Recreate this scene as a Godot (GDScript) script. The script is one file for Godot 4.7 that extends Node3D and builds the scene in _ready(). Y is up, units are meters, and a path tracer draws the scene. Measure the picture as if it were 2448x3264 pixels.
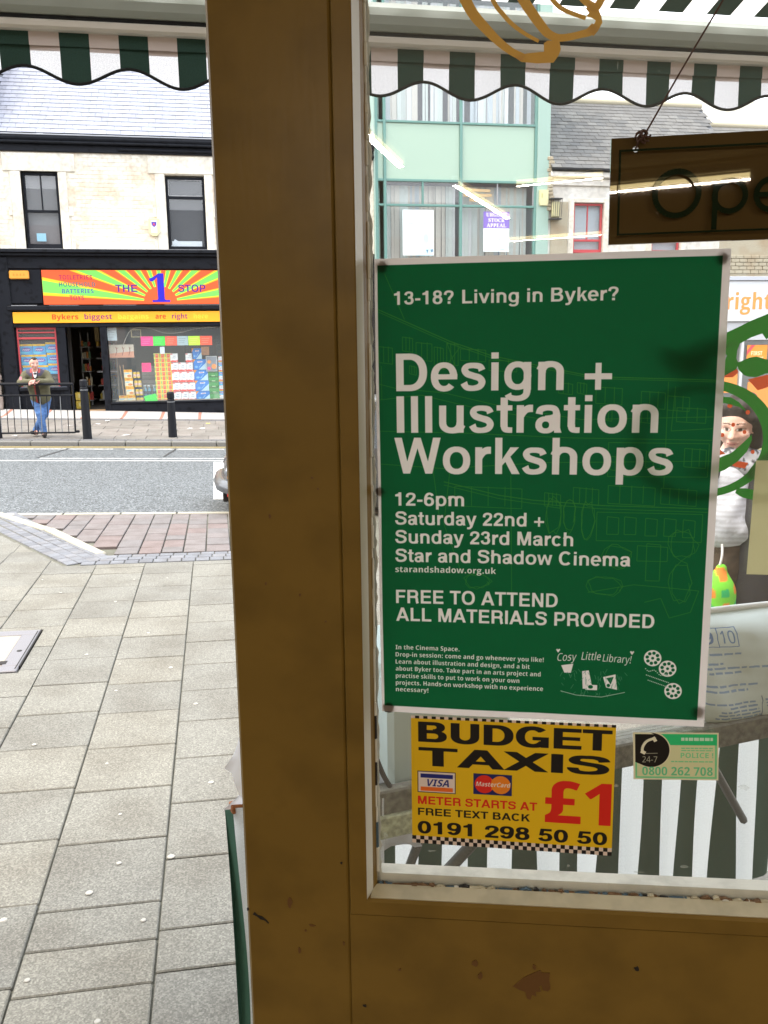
extends Node3D
# The view out of a shop doorway: a glazed brown door with a poster, a stall and an awning outside, a sloping street with shops opposite.
# x runs along the street (downhill to +x), y is up, the street lies towards -z. The near pavement is y = 0 at x = 0.

const DOOR_TURN := deg_to_rad(-19.22)
var door_frame := Transform3D(Basis(Vector3.UP, DOOR_TURN), Vector3(0.281, 1.681, -0.732))
var taken := {}
var rng := RandomNumberGenerator.new()
var fonts := {}
var M := {}
const FRONT := -23.8

# ------------------------------------------------------------------ naming
func numbered(parent: Node, called: String) -> String:
	var key := str(parent.get_instance_id()) + called
	var n: int = taken.get(key, 0)
	taken[key] = n + 1
	return called if n == 0 else "%s_%03d" % [called, n]

func put(o: Node3D, called: String, parent: Node = null) -> Node3D:
	var p: Node = parent if parent else self
	o.name = numbered(p, called)
	p.add_child(o)
	return o

func tag(o: Node3D, label: String, category: String, group := "") -> Node3D:
	o.set_meta("label", label)
	o.set_meta("category", category)
	if group != "":
		o.set_meta("group", group)
	return o

func thing(called: String, label: String, category: String, at := Vector3.ZERO, turn := 0.0, group := "") -> Node3D:
	var o := Node3D.new()
	put(o, called)
	o.position = at
	o.rotation.y = turn
	return tag(o, label, category, group)

func structure(o: Node3D) -> Node3D:
	o.set_meta("kind", "structure")
	return o

func copy_of(o: Node3D, called: String, at: Vector3, label: String) -> Node3D:
	var c: Node3D = o.duplicate()
	put(c, called)
	c.position = at
	c.set_meta("label", label)
	return c

# ------------------------------------------------------------------ materials
func L(r: float, g: float, b: float, a := 1.0) -> Color:
	return Color(r, g, b, a).linear_to_srgb()

func mat(key: String, col: Color, rough := 0.8, metal := 0.0) -> StandardMaterial3D:
	if M.has(key):
		return M[key]
	var m := StandardMaterial3D.new()
	m.resource_name = key
	m.albedo_color = col
	m.roughness = rough
	m.metallic = metal
	M[key] = m
	return m

func noise_image(size: int, freq: float, octaves: int, lo: float, hi: float, sd: int, kind := FastNoiseLite.TYPE_SIMPLEX_SMOOTH, power := 1.0, tint := Vector3.ONE, sx := 1.0) -> Image:
	var n := FastNoiseLite.new()
	n.seed = sd
	n.noise_type = kind
	n.frequency = freq
	n.fractal_octaves = octaves
	var src := n.get_seamless_image(size, size)
	src.convert(Image.FORMAT_L8)
	var raw := src.get_data()
	var d := PackedByteArray()
	d.resize(size * size * 3)
	for i in size * size:
		var v: float = lo + (hi - lo) * pow(raw[i] / 255.0, power)
		d[i * 3] = clampi(int(255.0 * (1.0 - (1.0 - v) * tint.x)), 0, 255)
		d[i * 3 + 1] = clampi(int(255.0 * (1.0 - (1.0 - v) * tint.y)), 0, 255)
		d[i * 3 + 2] = clampi(int(255.0 * (1.0 - (1.0 - v) * tint.z)), 0, 255)
	return Image.create_from_data(size, size, false, Image.FORMAT_RGB8, d)

func tex(im: Image) -> ImageTexture:
	return ImageTexture.create_from_image(im)

func grain(m: StandardMaterial3D, t: Texture2D, per_metre: float, coarse: Texture2D = null, coarse_per_metre := 0.3) -> StandardMaterial3D:
	m.albedo_texture = t
	m.uv1_triplanar = true
	m.uv1_world_triplanar = true
	m.uv1_scale = Vector3.ONE * per_metre
	if coarse:
		m.detail_enabled = true
		m.detail_blend_mode = BaseMaterial3D.BLEND_MODE_MUL
		m.detail_albedo = coarse
		m.detail_uv_layer = BaseMaterial3D.DETAIL_UV_2
		m.uv2_triplanar = true
		m.uv2_world_triplanar = true
		m.uv2_scale = Vector3.ONE * coarse_per_metre
	return m

func bumpy(m: StandardMaterial3D, t: Texture2D, cm: float) -> StandardMaterial3D:
	m.heightmap_enabled = true
	m.heightmap_texture = t
	m.heightmap_scale = cm
	return m

func glass_mat(key: String, tint := Color(0.95, 1.0, 0.98, 0.04)) -> StandardMaterial3D:
	var m := mat(key, tint, 0.0)
	m.transparency = BaseMaterial3D.TRANSPARENCY_ALPHA
	return m

# ------------------------------------------------------------------ mesh builder
class MB:
	var st := SurfaceTool.new()
	var count := 0
	func _init() -> void:
		st.begin(Mesh.PRIMITIVE_TRIANGLES)
		st.set_smooth_group(-1)
	func smooth(on: bool) -> MB:
		st.set_smooth_group(1 if on else -1)
		return self
	func tri(a: Vector3, b: Vector3, c: Vector3, out: Vector3) -> void:
		if (a - c).cross(a - b).dot(out) < 0.0:
			var t := b
			b = c
			c = t
		st.add_vertex(a)
		st.add_vertex(b)
		st.add_vertex(c)
		count += 1
	func quad(a: Vector3, b: Vector3, c: Vector3, d: Vector3, out: Vector3) -> void:
		tri(a, b, c, out)
		tri(a, c, d, out)
	func quad_uv(a: Vector3, b: Vector3, c: Vector3, d: Vector3, out: Vector3) -> void:   # a = top left, b = top right, c = bottom right, d = bottom left
		var p := [a, b, c, a, c, d]
		var u := [Vector2(0, 0), Vector2(1, 0), Vector2(1, 1), Vector2(0, 0), Vector2(1, 1), Vector2(0, 1)]
		for k in [0, 3]:
			var o := [0, 1, 2]
			if (p[k] - p[k + 2]).cross(p[k] - p[k + 1]).dot(out) < 0.0:
				o = [0, 2, 1]
			for i in o:
				st.set_uv(u[k + i])
				st.add_vertex(p[k + i])
		count += 2
	func box(c: Vector3, s: Vector3, b := 0.0, basis := Basis.IDENTITY) -> MB:
		var h := s * 0.5
		b = minf(b, minf(h.x, minf(h.y, h.z)) * 0.9)
		var v := func(sx: float, sy: float, sz: float, ax: int) -> Vector3:
			var p := Vector3(h.x - (0.0 if ax == 0 else b), h.y - (0.0 if ax == 1 else b), h.z - (0.0 if ax == 2 else b))
			return c + basis * Vector3(p.x * sx, p.y * sy, p.z * sz)
		for ax in 3:
			for s1: float in [-1.0, 1.0]:
				var q := []
				for k in [[-1.0, -1.0], [1.0, -1.0], [1.0, 1.0], [-1.0, 1.0]]:
					var e := Vector3(s1, k[0], k[1]) if ax == 0 else (Vector3(k[0], s1, k[1]) if ax == 1 else Vector3(k[0], k[1], s1))
					q.append(v.call(e.x, e.y, e.z, ax))
				var o := Vector3.ZERO
				o[ax] = s1
				quad(q[0], q[1], q[2], q[3], basis * o)
		if b <= 0.0:
			return self
		for ax in 3:                                                    # twelve chamfers, then the corners
			var a1 := (ax + 1) % 3
			var a2 := (ax + 2) % 3
			for s1: float in [-1.0, 1.0]:
				for s2: float in [-1.0, 1.0]:
					var e0 := Vector3.ZERO
					var e1 := Vector3.ZERO
					e0[ax] = -1.0
					e1[ax] = 1.0
					e0[a1] = s1
					e1[a1] = s1
					e0[a2] = s2
					e1[a2] = s2
					var o := Vector3.ZERO
					o[a1] = s1
					o[a2] = s2
					quad(v.call(e0.x, e0.y, e0.z, a1), v.call(e1.x, e1.y, e1.z, a1), v.call(e1.x, e1.y, e1.z, a2), v.call(e0.x, e0.y, e0.z, a2), basis * o)
		for sx: float in [-1.0, 1.0]:
			for sy: float in [-1.0, 1.0]:
				for sz: float in [-1.0, 1.0]:
					tri(v.call(sx, sy, sz, 0), v.call(sx, sy, sz, 1), v.call(sx, sy, sz, 2), basis * Vector3(sx, sy, sz))
		return self
	func span(x0: float, x1: float, y0: float, y1: float, z0: float, z1: float, b := 0.0) -> MB:
		return box(Vector3((x0 + x1) / 2, (y0 + y1) / 2, (z0 + z1) / 2), Vector3(absf(x1 - x0), absf(y1 - y0), absf(z1 - z0)), b)
	func tube(pts: Array, r, n := 8, caps := true) -> MB:
		var rings := []
		var side := Vector3.ZERO
		for i in pts.size():
			var d: Vector3 = (pts[mini(i + 1, pts.size() - 1)] - pts[maxi(i - 1, 0)]).normalized()
			if side == Vector3.ZERO:
				side = d.cross(Vector3.UP if absf(d.y) < 0.9 else Vector3.RIGHT).normalized()
			side = (side - d * side.dot(d)).normalized()
			var up := d.cross(side)
			var rr: float = r[i] if r is Array else r
			var ring := []
			for k in n:
				var a := TAU * k / n
				ring.append(pts[i] + (side * cos(a) + up * sin(a)) * rr)
			rings.append(ring)
		st.set_smooth_group(1)
		for i in pts.size() - 1:
			var mid: Vector3 = (pts[i] + pts[i + 1]) / 2
			for k in n:
				var q := [rings[i][k], rings[i][(k + 1) % n], rings[i + 1][(k + 1) % n], rings[i + 1][k]]
				quad(q[0], q[1], q[2], q[3], (q[0] + q[2]) / 2 - mid)
		st.set_smooth_group(-1)
		if caps:
			for e in [0, pts.size() - 1]:
				var o: Vector3 = pts[0] - pts[1] if e == 0 else pts[-1] - pts[-2]
				for k in n:
					tri(pts[e], rings[e][k], rings[e][(k + 1) % n], o)
		return self
	func lathe(prof: Array, at := Vector3.ZERO, n := 20, basis := Basis.IDENTITY) -> MB:    # profile of Vector2(radius, height)
		st.set_smooth_group(-1)
		for i in prof.size() - 1:
			var p: Vector2 = prof[i]
			var q: Vector2 = prof[i + 1]
			var nn := Vector2(q.y - p.y, p.x - q.x)
			for k in n:
				var a := TAU * k / n
				var b := TAU * (k + 1) / n
				var f := func(rad: float, h: float, ang: float) -> Vector3: return at + basis * Vector3(rad * cos(ang), h, rad * sin(ang))
				var m := (a + b) / 2
				st.set_smooth_group(2 + i)
				quad(f.call(p.x, p.y, a), f.call(p.x, p.y, b), f.call(q.x, q.y, b), f.call(q.x, q.y, a), basis * Vector3(nn.x * cos(m), nn.y, nn.x * sin(m)))
		st.set_smooth_group(-1)
		return self
	func prism(poly: PackedVector2Array, xf: Transform3D, z0: float, z1: float) -> MB:       # outline in the xy plane of xf, from z0 to z1
		var t := Geometry2D.triangulate_polygon(poly)
		for i in range(0, t.size(), 3):
			for z in [z0, z1]:
				tri(xf * Vector3(poly[t[i]].x, poly[t[i]].y, z), xf * Vector3(poly[t[i + 1]].x, poly[t[i + 1]].y, z), xf * Vector3(poly[t[i + 2]].x, poly[t[i + 2]].y, z), xf.basis * Vector3(0, 0, z - (z0 + z1) / 2))
		var cw := 1.0 if Geometry2D.is_polygon_clockwise(poly) else -1.0
		for i in poly.size():
			var a := poly[i]
			var b := poly[(i + 1) % poly.size()]
			var o := Vector3(-(b.y - a.y), b.x - a.x, 0) * cw
			quad(xf * Vector3(a.x, a.y, z0), xf * Vector3(b.x, b.y, z0), xf * Vector3(b.x, b.y, z1), xf * Vector3(a.x, a.y, z1), xf.basis * o)
		return self
	func flat(poly: PackedVector2Array, xf: Transform3D, z: float) -> MB:                    # a single sheet, as thin paint or paper is
		var t := Geometry2D.triangulate_polygon(poly)
		for i in range(0, t.size(), 3):
			tri(xf * Vector3(poly[t[i]].x, poly[t[i]].y, z), xf * Vector3(poly[t[i + 1]].x, poly[t[i + 1]].y, z), xf * Vector3(poly[t[i + 2]].x, poly[t[i + 2]].y, z), xf.basis.z)
		return self
	func mesh(onto: ArrayMesh = null, m: Material = null) -> ArrayMesh:
		st.generate_normals()
		st.index()
		if m:
			st.set_material(m)
		return st.commit(onto) if onto else st.commit()

func part(called: String, b: MB, m: Material, parent: Node = null) -> MeshInstance3D:
	var o := MeshInstance3D.new()
	o.mesh = b.mesh(null, m)
	put(o, called, parent)
	return o

func mesh_part(called: String, me: Mesh, m: Material, parent: Node = null) -> MeshInstance3D:
	var o := MeshInstance3D.new()
	o.mesh = me
	if m:
		o.material_override = m
		for i in me.get_surface_count():
			o.set_surface_override_material(i, m)
		o.material_override = null
	put(o, called, parent)
	return o

func two_tone(called: String, a: MB, ma: Material, b: MB, mb: Material, parent: Node = null) -> MeshInstance3D:
	var me := a.mesh(null, ma)
	b.mesh(me, mb)
	var o := MeshInstance3D.new()
	o.mesh = me
	put(o, called, parent)
	return o

func ribbon(pts: Array, widths) -> PackedVector2Array:                     # outline of a painted stroke
	var l := PackedVector2Array()
	var r := PackedVector2Array()
	for i in pts.size():
		var d: Vector2 = (pts[mini(i + 1, pts.size() - 1)] - pts[maxi(i - 1, 0)]).normalized()
		var w := 0.0
		if widths is Array:
			var at: float = float(i) * (widths.size() - 1) / (pts.size() - 1)
			w = lerpf(widths[int(at)], widths[mini(int(at) + 1, widths.size() - 1)], at - int(at)) * 0.5
		else:
			w = widths * 0.5
		l.append(pts[i] + Vector2(-d.y, d.x) * w)
		r.append(pts[i] - Vector2(-d.y, d.x) * w)
	r.reverse()
	l.append_array(r)
	return l

func curve(pts: Array, per := 6) -> Array:                                  # a smooth line through points
	var o := []
	for i in pts.size() - 1:
		var p0 = pts[maxi(i - 1, 0)]
		var p3 = pts[mini(i + 2, pts.size() - 1)]
		for k in per:
			o.append(pts[i].cubic_interpolate(pts[i + 1], p0, p3, float(k) / per))
	o.append(pts[-1])
	return o

func circle(c: Vector2, rx: float, ry: float, n := 24) -> PackedVector2Array:
	var o := PackedVector2Array()
	for i in n:
		o.append(c + Vector2(cos(TAU * i / n) * rx, sin(TAU * i / n) * ry))
	return o

# ------------------------------------------------------------------ lettering and flat print
func font(bold := true, face := "Droid Sans") -> Font:
	var key := face + str(bold)
	if not fonts.has(key):
		var f := SystemFont.new()
		f.font_names = PackedStringArray([face])
		f.font_weight = 700 if bold else 400
		fonts[key] = f
	return fonts[key]

func letters(s: String, f: Font) -> PackedVector3Array:                     # triangles of a line of text, 100 units to the em
	var t := TextMesh.new()
	t.font = f
	t.font_size = 100
	t.pixel_size = 1.0
	t.depth = 0.0
	t.curve_step = 1.5
	t.text = s
	t.horizontal_alignment = HORIZONTAL_ALIGNMENT_LEFT
	var a := t.get_mesh_arrays()
	var v: PackedVector3Array = a[Mesh.ARRAY_VERTEX]
	var ix: PackedInt32Array = a[Mesh.ARRAY_INDEX]
	var o := PackedVector3Array()
	for i in ix:
		o.append(v[i])
	return o

class Canvas:
	var w: int
	var h: int
	var d := PackedByteArray()
	func _init(ww: int, hh: int, c: Color) -> void:
		w = ww
		h = hh
		d.resize(w * h * 3)
		for i in w * h:
			d[i * 3] = c.r8
			d[i * 3 + 1] = c.g8
			d[i * 3 + 2] = c.b8
	func tris(p: PackedVector2Array, c: Color) -> void:
		if p.size() < 3:
			return
		var lo := p[0]
		var hi := p[0]
		for q in p:
			lo = lo.min(q)
			hi = hi.max(q)
		var x0 := maxi(0, int(floor(lo.x)))
		var y0 := maxi(0, int(floor(lo.y)))
		var x1 := mini(w, int(ceil(hi.x)) + 1)
		var y1 := mini(h, int(ceil(hi.y)) + 1)
		if x1 <= x0 or y1 <= y0:
			return
		var bw := x1 - x0
		var cov := PackedFloat32Array()
		cov.resize(bw * (y1 - y0))
		for i in range(0, p.size() - 2, 3):
			var a := p[i]
			var b := p[i + 1]
			var e := p[i + 2]
			var ta := minf(a.y, minf(b.y, e.y))
			var tb := maxf(a.y, maxf(b.y, e.y))
			var s0 := maxi(y0 * 4, int(ceil(ta * 4.0 - 0.5)))
			var s1 := mini(y1 * 4 - 1, int(floor(tb * 4.0 - 0.5)))
			for s in range(s0, s1 + 1):
				var y := (s + 0.5) / 4.0
				var xa := 1e9
				var xb := -1e9
				for k in 3:
					var u: Vector2 = a if k == 0 else (b if k == 1 else e)
					var v: Vector2 = b if k == 0 else (e if k == 1 else a)
					if (u.y <= y) != (v.y <= y):
						var x := u.x + (v.x - u.x) * (y - u.y) / (v.y - u.y)
						xa = minf(xa, x)
						xb = maxf(xb, x)
				xa = maxf(xa, x0)
				xb = minf(xb, x1)
				if xb <= xa:
					continue
				var row := ((s >> 2) - y0) * bw - x0
				var i0 := int(xa)
				var i1 := mini(int(xb), x1 - 1)
				if i0 == i1:
					cov[row + i0] += (xb - xa) * 0.25
				else:
					cov[row + i0] += (i0 + 1 - xa) * 0.25
					for j in range(i0 + 1, i1):
						cov[row + j] += 0.25
					cov[row + i1] += (xb - i1) * 0.25
		var n := 0
		for y in range(y0, y1):
			for x in range(x0, x1):
				var k := minf(cov[n], 1.0) * c.a
				n += 1
				if k > 0.004:
					var o := (y * w + x) * 3
					d[o] = int(d[o] + (c.r8 - d[o]) * k)
					d[o + 1] = int(d[o + 1] + (c.g8 - d[o + 1]) * k)
					d[o + 2] = int(d[o + 2] + (c.b8 - d[o + 2]) * k)
	func poly(p: PackedVector2Array, c: Color) -> void:
		var t := Geometry2D.triangulate_polygon(p)
		var o := PackedVector2Array()
		for i in t:
			o.append(p[i])
		tris(o, c)
	func rect(x: float, y: float, ww: float, hh: float, c: Color) -> void:
		tris(PackedVector2Array([Vector2(x, y), Vector2(x + ww, y), Vector2(x + ww, y + hh), Vector2(x, y), Vector2(x + ww, y + hh), Vector2(x, y + hh)]), c)
	func line(pts: Array, t: float, c: Color) -> void:
		for i in pts.size() - 1:
			var u: Vector2 = pts[i]
			var v: Vector2 = pts[i + 1]
			var q := (v - u).normalized().orthogonal() * t * 0.5
			tris(PackedVector2Array([u + q, v + q, v - q, u + q, v - q, u - q]), c)
	func texture() -> ImageTexture:
		return ImageTexture.create_from_image(Image.create_from_data(w, h, false, Image.FORMAT_RGB8, d))

func write(c: Canvas, s: String, x0: float, x1: float, base: float, cap: float, col: Color, f: Font = null, slant := 0.0, drop := 0.0) -> void:    # from x0 to x1 on the baseline, capitals cap high; drop lowers the right end
	var v := letters(s, f if f else font())
	var lo := 1e9
	var hi := -1e9
	for p in v:
		lo = minf(lo, p.x)
		hi = maxf(hi, p.x)
	var base_line := letters("H", f if f else font())
	var b0 := 1e9
	var b1 := -1e9
	for p in base_line:
		b0 = minf(b0, p.y)
		b1 = maxf(b1, p.y)
	var k := (x1 - x0) / (hi - lo)
	var ky := cap / (b1 - b0)
	var o := PackedVector2Array()
	for p in v:
		var y := (p.y - b0) * ky
		o.append(Vector2(x0 + (p.x - lo) * k + y * slant, base - y + drop * (p.x - lo) / (hi - lo)))
	c.tris(o, col)

func print_mat(key: String, c: Canvas, rough := 0.6) -> StandardMaterial3D:
	var m := mat(key, Color.WHITE, rough)
	m.albedo_texture = c.texture()
	m.texture_repeat = false
	return m

func lettering(called: String, s: String, f: Font, xf: Transform3D, x0: float, x1: float, base: float, cap: float, depth: float, m: Material, parent: Node) -> MeshInstance3D:   # raised letters
	var v := letters(s, f)
	var lo := 1e9
	var hi := -1e9
	for p in v:
		lo = minf(lo, p.x)
		hi = maxf(hi, p.x)
	var b0 := 1e9
	var b1 := -1e9
	for p in letters("H", f):
		b0 = minf(b0, p.y)
		b1 = maxf(b1, p.y)
	var b := MB.new()
	for i in range(0, v.size(), 3):
		var q := []
		for j in 3:
			q.append(xf * Vector3(x0 + (v[i + j].x - lo) * (x1 - x0) / (hi - lo), base + (v[i + j].y - b0) * cap / (b1 - b0), depth))
		b.tri(q[0], q[1], q[2], xf.basis.z)
	return part(called, b, m, parent)

# ------------------------------------------------------------------ bodies: capsules joined by a smooth minimum, meshed as surface nets
func flesh(bones: Array, k: float, cell: float, colour: Callable, b: MB = null) -> MB:
	var lo := Vector3.ONE * 1e9
	var hi := -lo
	for q in bones:
		var r: float = maxf(q[2], q[3]) + k + cell * 2
		lo = lo.min(q[0] - Vector3.ONE * r).min(q[1] - Vector3.ONE * r)
		hi = hi.max(q[0] + Vector3.ONE * r).max(q[1] + Vector3.ONE * r)
	var nx := int((hi.x - lo.x) / cell) + 2
	var ny := int((hi.y - lo.y) / cell) + 2
	var nz := int((hi.z - lo.z) / cell) + 2
	var f := PackedFloat32Array()
	f.resize(nx * ny * nz)
	f.fill(9.0)
	for q in bones:
		var a: Vector3 = q[0]
		var e: Vector3 = q[1]
		var ra: float = q[2]
		var rb: float = q[3]
		var sq: Vector3 = q[4] if q.size() > 4 else Vector3.ONE        # squash: distances are measured in a stretched space
		var cut: bool = q.size() > 5 and q[5]
		var ab := (e - a) * sq
		var l2 := maxf(ab.length_squared(), 1e-9)
		var r := maxf(ra, rb) / minf(sq.x, minf(sq.y, sq.z)) + k + cell * 2.0
		var p0 := ((a.min(e) - Vector3.ONE * r - lo) / cell).floor()
		var p1 := ((a.max(e) + Vector3.ONE * r - lo) / cell).ceil()
		for iz in range(maxi(0, int(p0.z)), mini(nz, int(p1.z) + 1)):
			for iy in range(maxi(0, int(p0.y)), mini(ny, int(p1.y) + 1)):
				var row := (iz * ny + iy) * nx
				for ix in range(maxi(0, int(p0.x)), mini(nx, int(p1.x) + 1)):
					var p := (lo + Vector3(ix, iy, iz) * cell - a) * sq
					var t := clampf(p.dot(ab) / l2, 0.0, 1.0)
					var dd := (p - ab * t).length() - ra - (rb - ra) * t
					var o := f[row + ix]
					if cut:
						var hc := maxf(k - absf(o + dd), 0.0) / k
						f[row + ix] = maxf(o, -dd) + hc * hc * k * 0.25
					else:
						var hh := maxf(k - absf(o - dd), 0.0) / k
						f[row + ix] = minf(o, dd) - hh * hh * k * 0.25
	var out := b if b else MB.new()
	out.smooth(true)
	var vert := {}
	var col := {}
	for iz in nz - 1:
		for iy in ny - 1:
			for ix in nx - 1:
				var i := (iz * ny + iy) * nx + ix
				var inside := 0
				for c in 8:
					if f[i + (c & 1) + ((c >> 1) & 1) * nx + (c >> 2) * nx * ny] < 0.0:
						inside += 1
				if inside == 0 or inside == 8:
					continue
				var s := Vector3.ZERO
				var n := 0
				for c in 8:
					for ax in 3:
						if c & (1 << ax):
							continue
						var c2 := c | (1 << ax)
						var va := f[i + (c & 1) + ((c >> 1) & 1) * nx + (c >> 2) * nx * ny]
						var vb := f[i + (c2 & 1) + ((c2 >> 1) & 1) * nx + (c2 >> 2) * nx * ny]
						if (va < 0.0) != (vb < 0.0):
							var t := va / (va - vb)
							var p := Vector3(c & 1, (c >> 1) & 1, c >> 2)
							p[ax] += t
							s += p
							n += 1
				vert[i] = lo + (Vector3(ix, iy, iz) + s / n) * cell
				col[i] = colour.call(vert[i])
	var step := [1, nx, nx * ny]
	for i in vert:
		for ax in 3:
			var va := f[i]
			var vb := f[i + step[ax]]
			if (va < 0.0) == (vb < 0.0):
				continue
			var u: int = step[(ax + 1) % 3]
			var w: int = step[(ax + 2) % 3]
			if not (vert.has(i - u) and vert.has(i - w) and vert.has(i - u - w)):
				continue
			var o := Vector3.ZERO
			o[ax] = 1.0 if va < 0.0 else -1.0
			var q := [i, i - u, i - u - w, i - w]
			for t in [[0, 1, 2], [0, 2, 3]]:
				var x: int = q[t[0]]
				var y: int = q[t[1]]
				var z: int = q[t[2]]
				if (vert[x] - vert[z]).cross(vert[x] - vert[y]).dot(o) < 0.0:
					var sw := y
					y = z
					z = sw
				for j in [x, y, z]:
					out.st.set_color(col[j])
					out.st.add_vertex(vert[j])
	out.smooth(false)
	return out

# ------------------------------------------------------------------ the lie of the land: the street runs downhill to +x and the road is a little lower than the pavements
const GROUND_Z := [-7.6, -9.95, -17.74, -17.76, -22.9, -23.8]
const GROUND_C := [0.0, -0.1, -0.2, -0.1, -0.03, 0.02]
const GROUND_G := [0.02, 0.04, 0.037, 0.035, 0.035, 0.045]
func ground(x: float, z: float) -> float:
	var c: float = GROUND_C[0]
	var g: float = GROUND_G[0]
	if z <= GROUND_Z[-1]:
		c = GROUND_C[-1]
		g = GROUND_G[-1]
	else:
		for i in GROUND_Z.size() - 1:
			if z <= GROUND_Z[i] and z > GROUND_Z[i + 1]:
				var t: float = (GROUND_Z[i] - z) / (GROUND_Z[i] - GROUND_Z[i + 1])
				c = lerpf(GROUND_C[i], GROUND_C[i + 1], t)
				g = lerpf(GROUND_G[i], GROUND_G[i + 1], t)
	return c - g * clampf(x, -60.0, 60.0)

func sheet(called: String, poly: Array, lift: float, m: Material, parent: Node = null, dx := 2.0) -> MeshInstance3D:    # a strip laid on the ground between two lines of equal length
	var b := MB.new()
	b.smooth(true)
	for i in poly.size() - 1:
		var p: Array = poly[i]
		var q: Array = poly[i + 1]
		b.quad(Vector3(p[0].x, ground(p[0].x, p[0].y) + lift, p[0].y), Vector3(q[0].x, ground(q[0].x, q[0].y) + lift, q[0].y), Vector3(q[1].x, ground(q[1].x, q[1].y) + lift, q[1].y), Vector3(p[1].x, ground(p[1].x, p[1].y) + lift, p[1].y), Vector3.UP)
	return part(called, b, m, parent)

func strip(x0: float, x1: float, z0: float, z1: float, steps := 10) -> Array:
	var o := []
	for i in steps + 1:
		var x := lerpf(x0, x1, float(i) / steps)
		o.append([Vector2(x, z0), Vector2(x, z1)])
	return o

# ------------------------------------------------------------------ a heavy grotesque face, drawn stroke by stroke (720 units to the capital)
func arc(cx: float, cy: float, rx: float, ry: float, a0: float, a1: float, n := 26) -> PackedVector2Array:
	var o := PackedVector2Array()
	for i in n + 1:
		var a := deg_to_rad(lerpf(a0, a1, float(i) / n))
		var c := cos(a)
		var s := sin(a)
		o.append(Vector2(cx + rx * signf(c) * pow(absf(c), 0.9), cy + ry * signf(s) * pow(absf(s), 0.9)))
	return o

func gband(t: PackedVector2Array, a: PackedVector2Array, b: PackedVector2Array) -> void:
	for i in a.size() - 1:
		t.append_array(PackedVector2Array([a[i], a[i + 1], b[i + 1], a[i], b[i + 1], b[i]]))

func gpoly(t: PackedVector2Array, p: Array) -> void:                         # a convex shape
	for i in range(1, p.size() - 1):
		t.append_array(PackedVector2Array([Vector2(p[0][0], p[0][1]), Vector2(p[i][0], p[i][1]), Vector2(p[i + 1][0], p[i + 1][1])]))

func grect(t: PackedVector2Array, x0: float, x1: float, y0: float, y1: float) -> void:
	gpoly(t, [[x0, y0], [x1, y0], [x1, y1], [x0, y1]])

func gpen(t: PackedVector2Array, pts: Array, w) -> void:
	var r := ribbon(curve(pts.map(func(p): return Vector2(p[0], p[1])), 6), w)
	var h := r.size() / 2
	var a := r.slice(0, h)
	var b := r.slice(h)
	b.reverse()
	gband(t, a, b)

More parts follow.
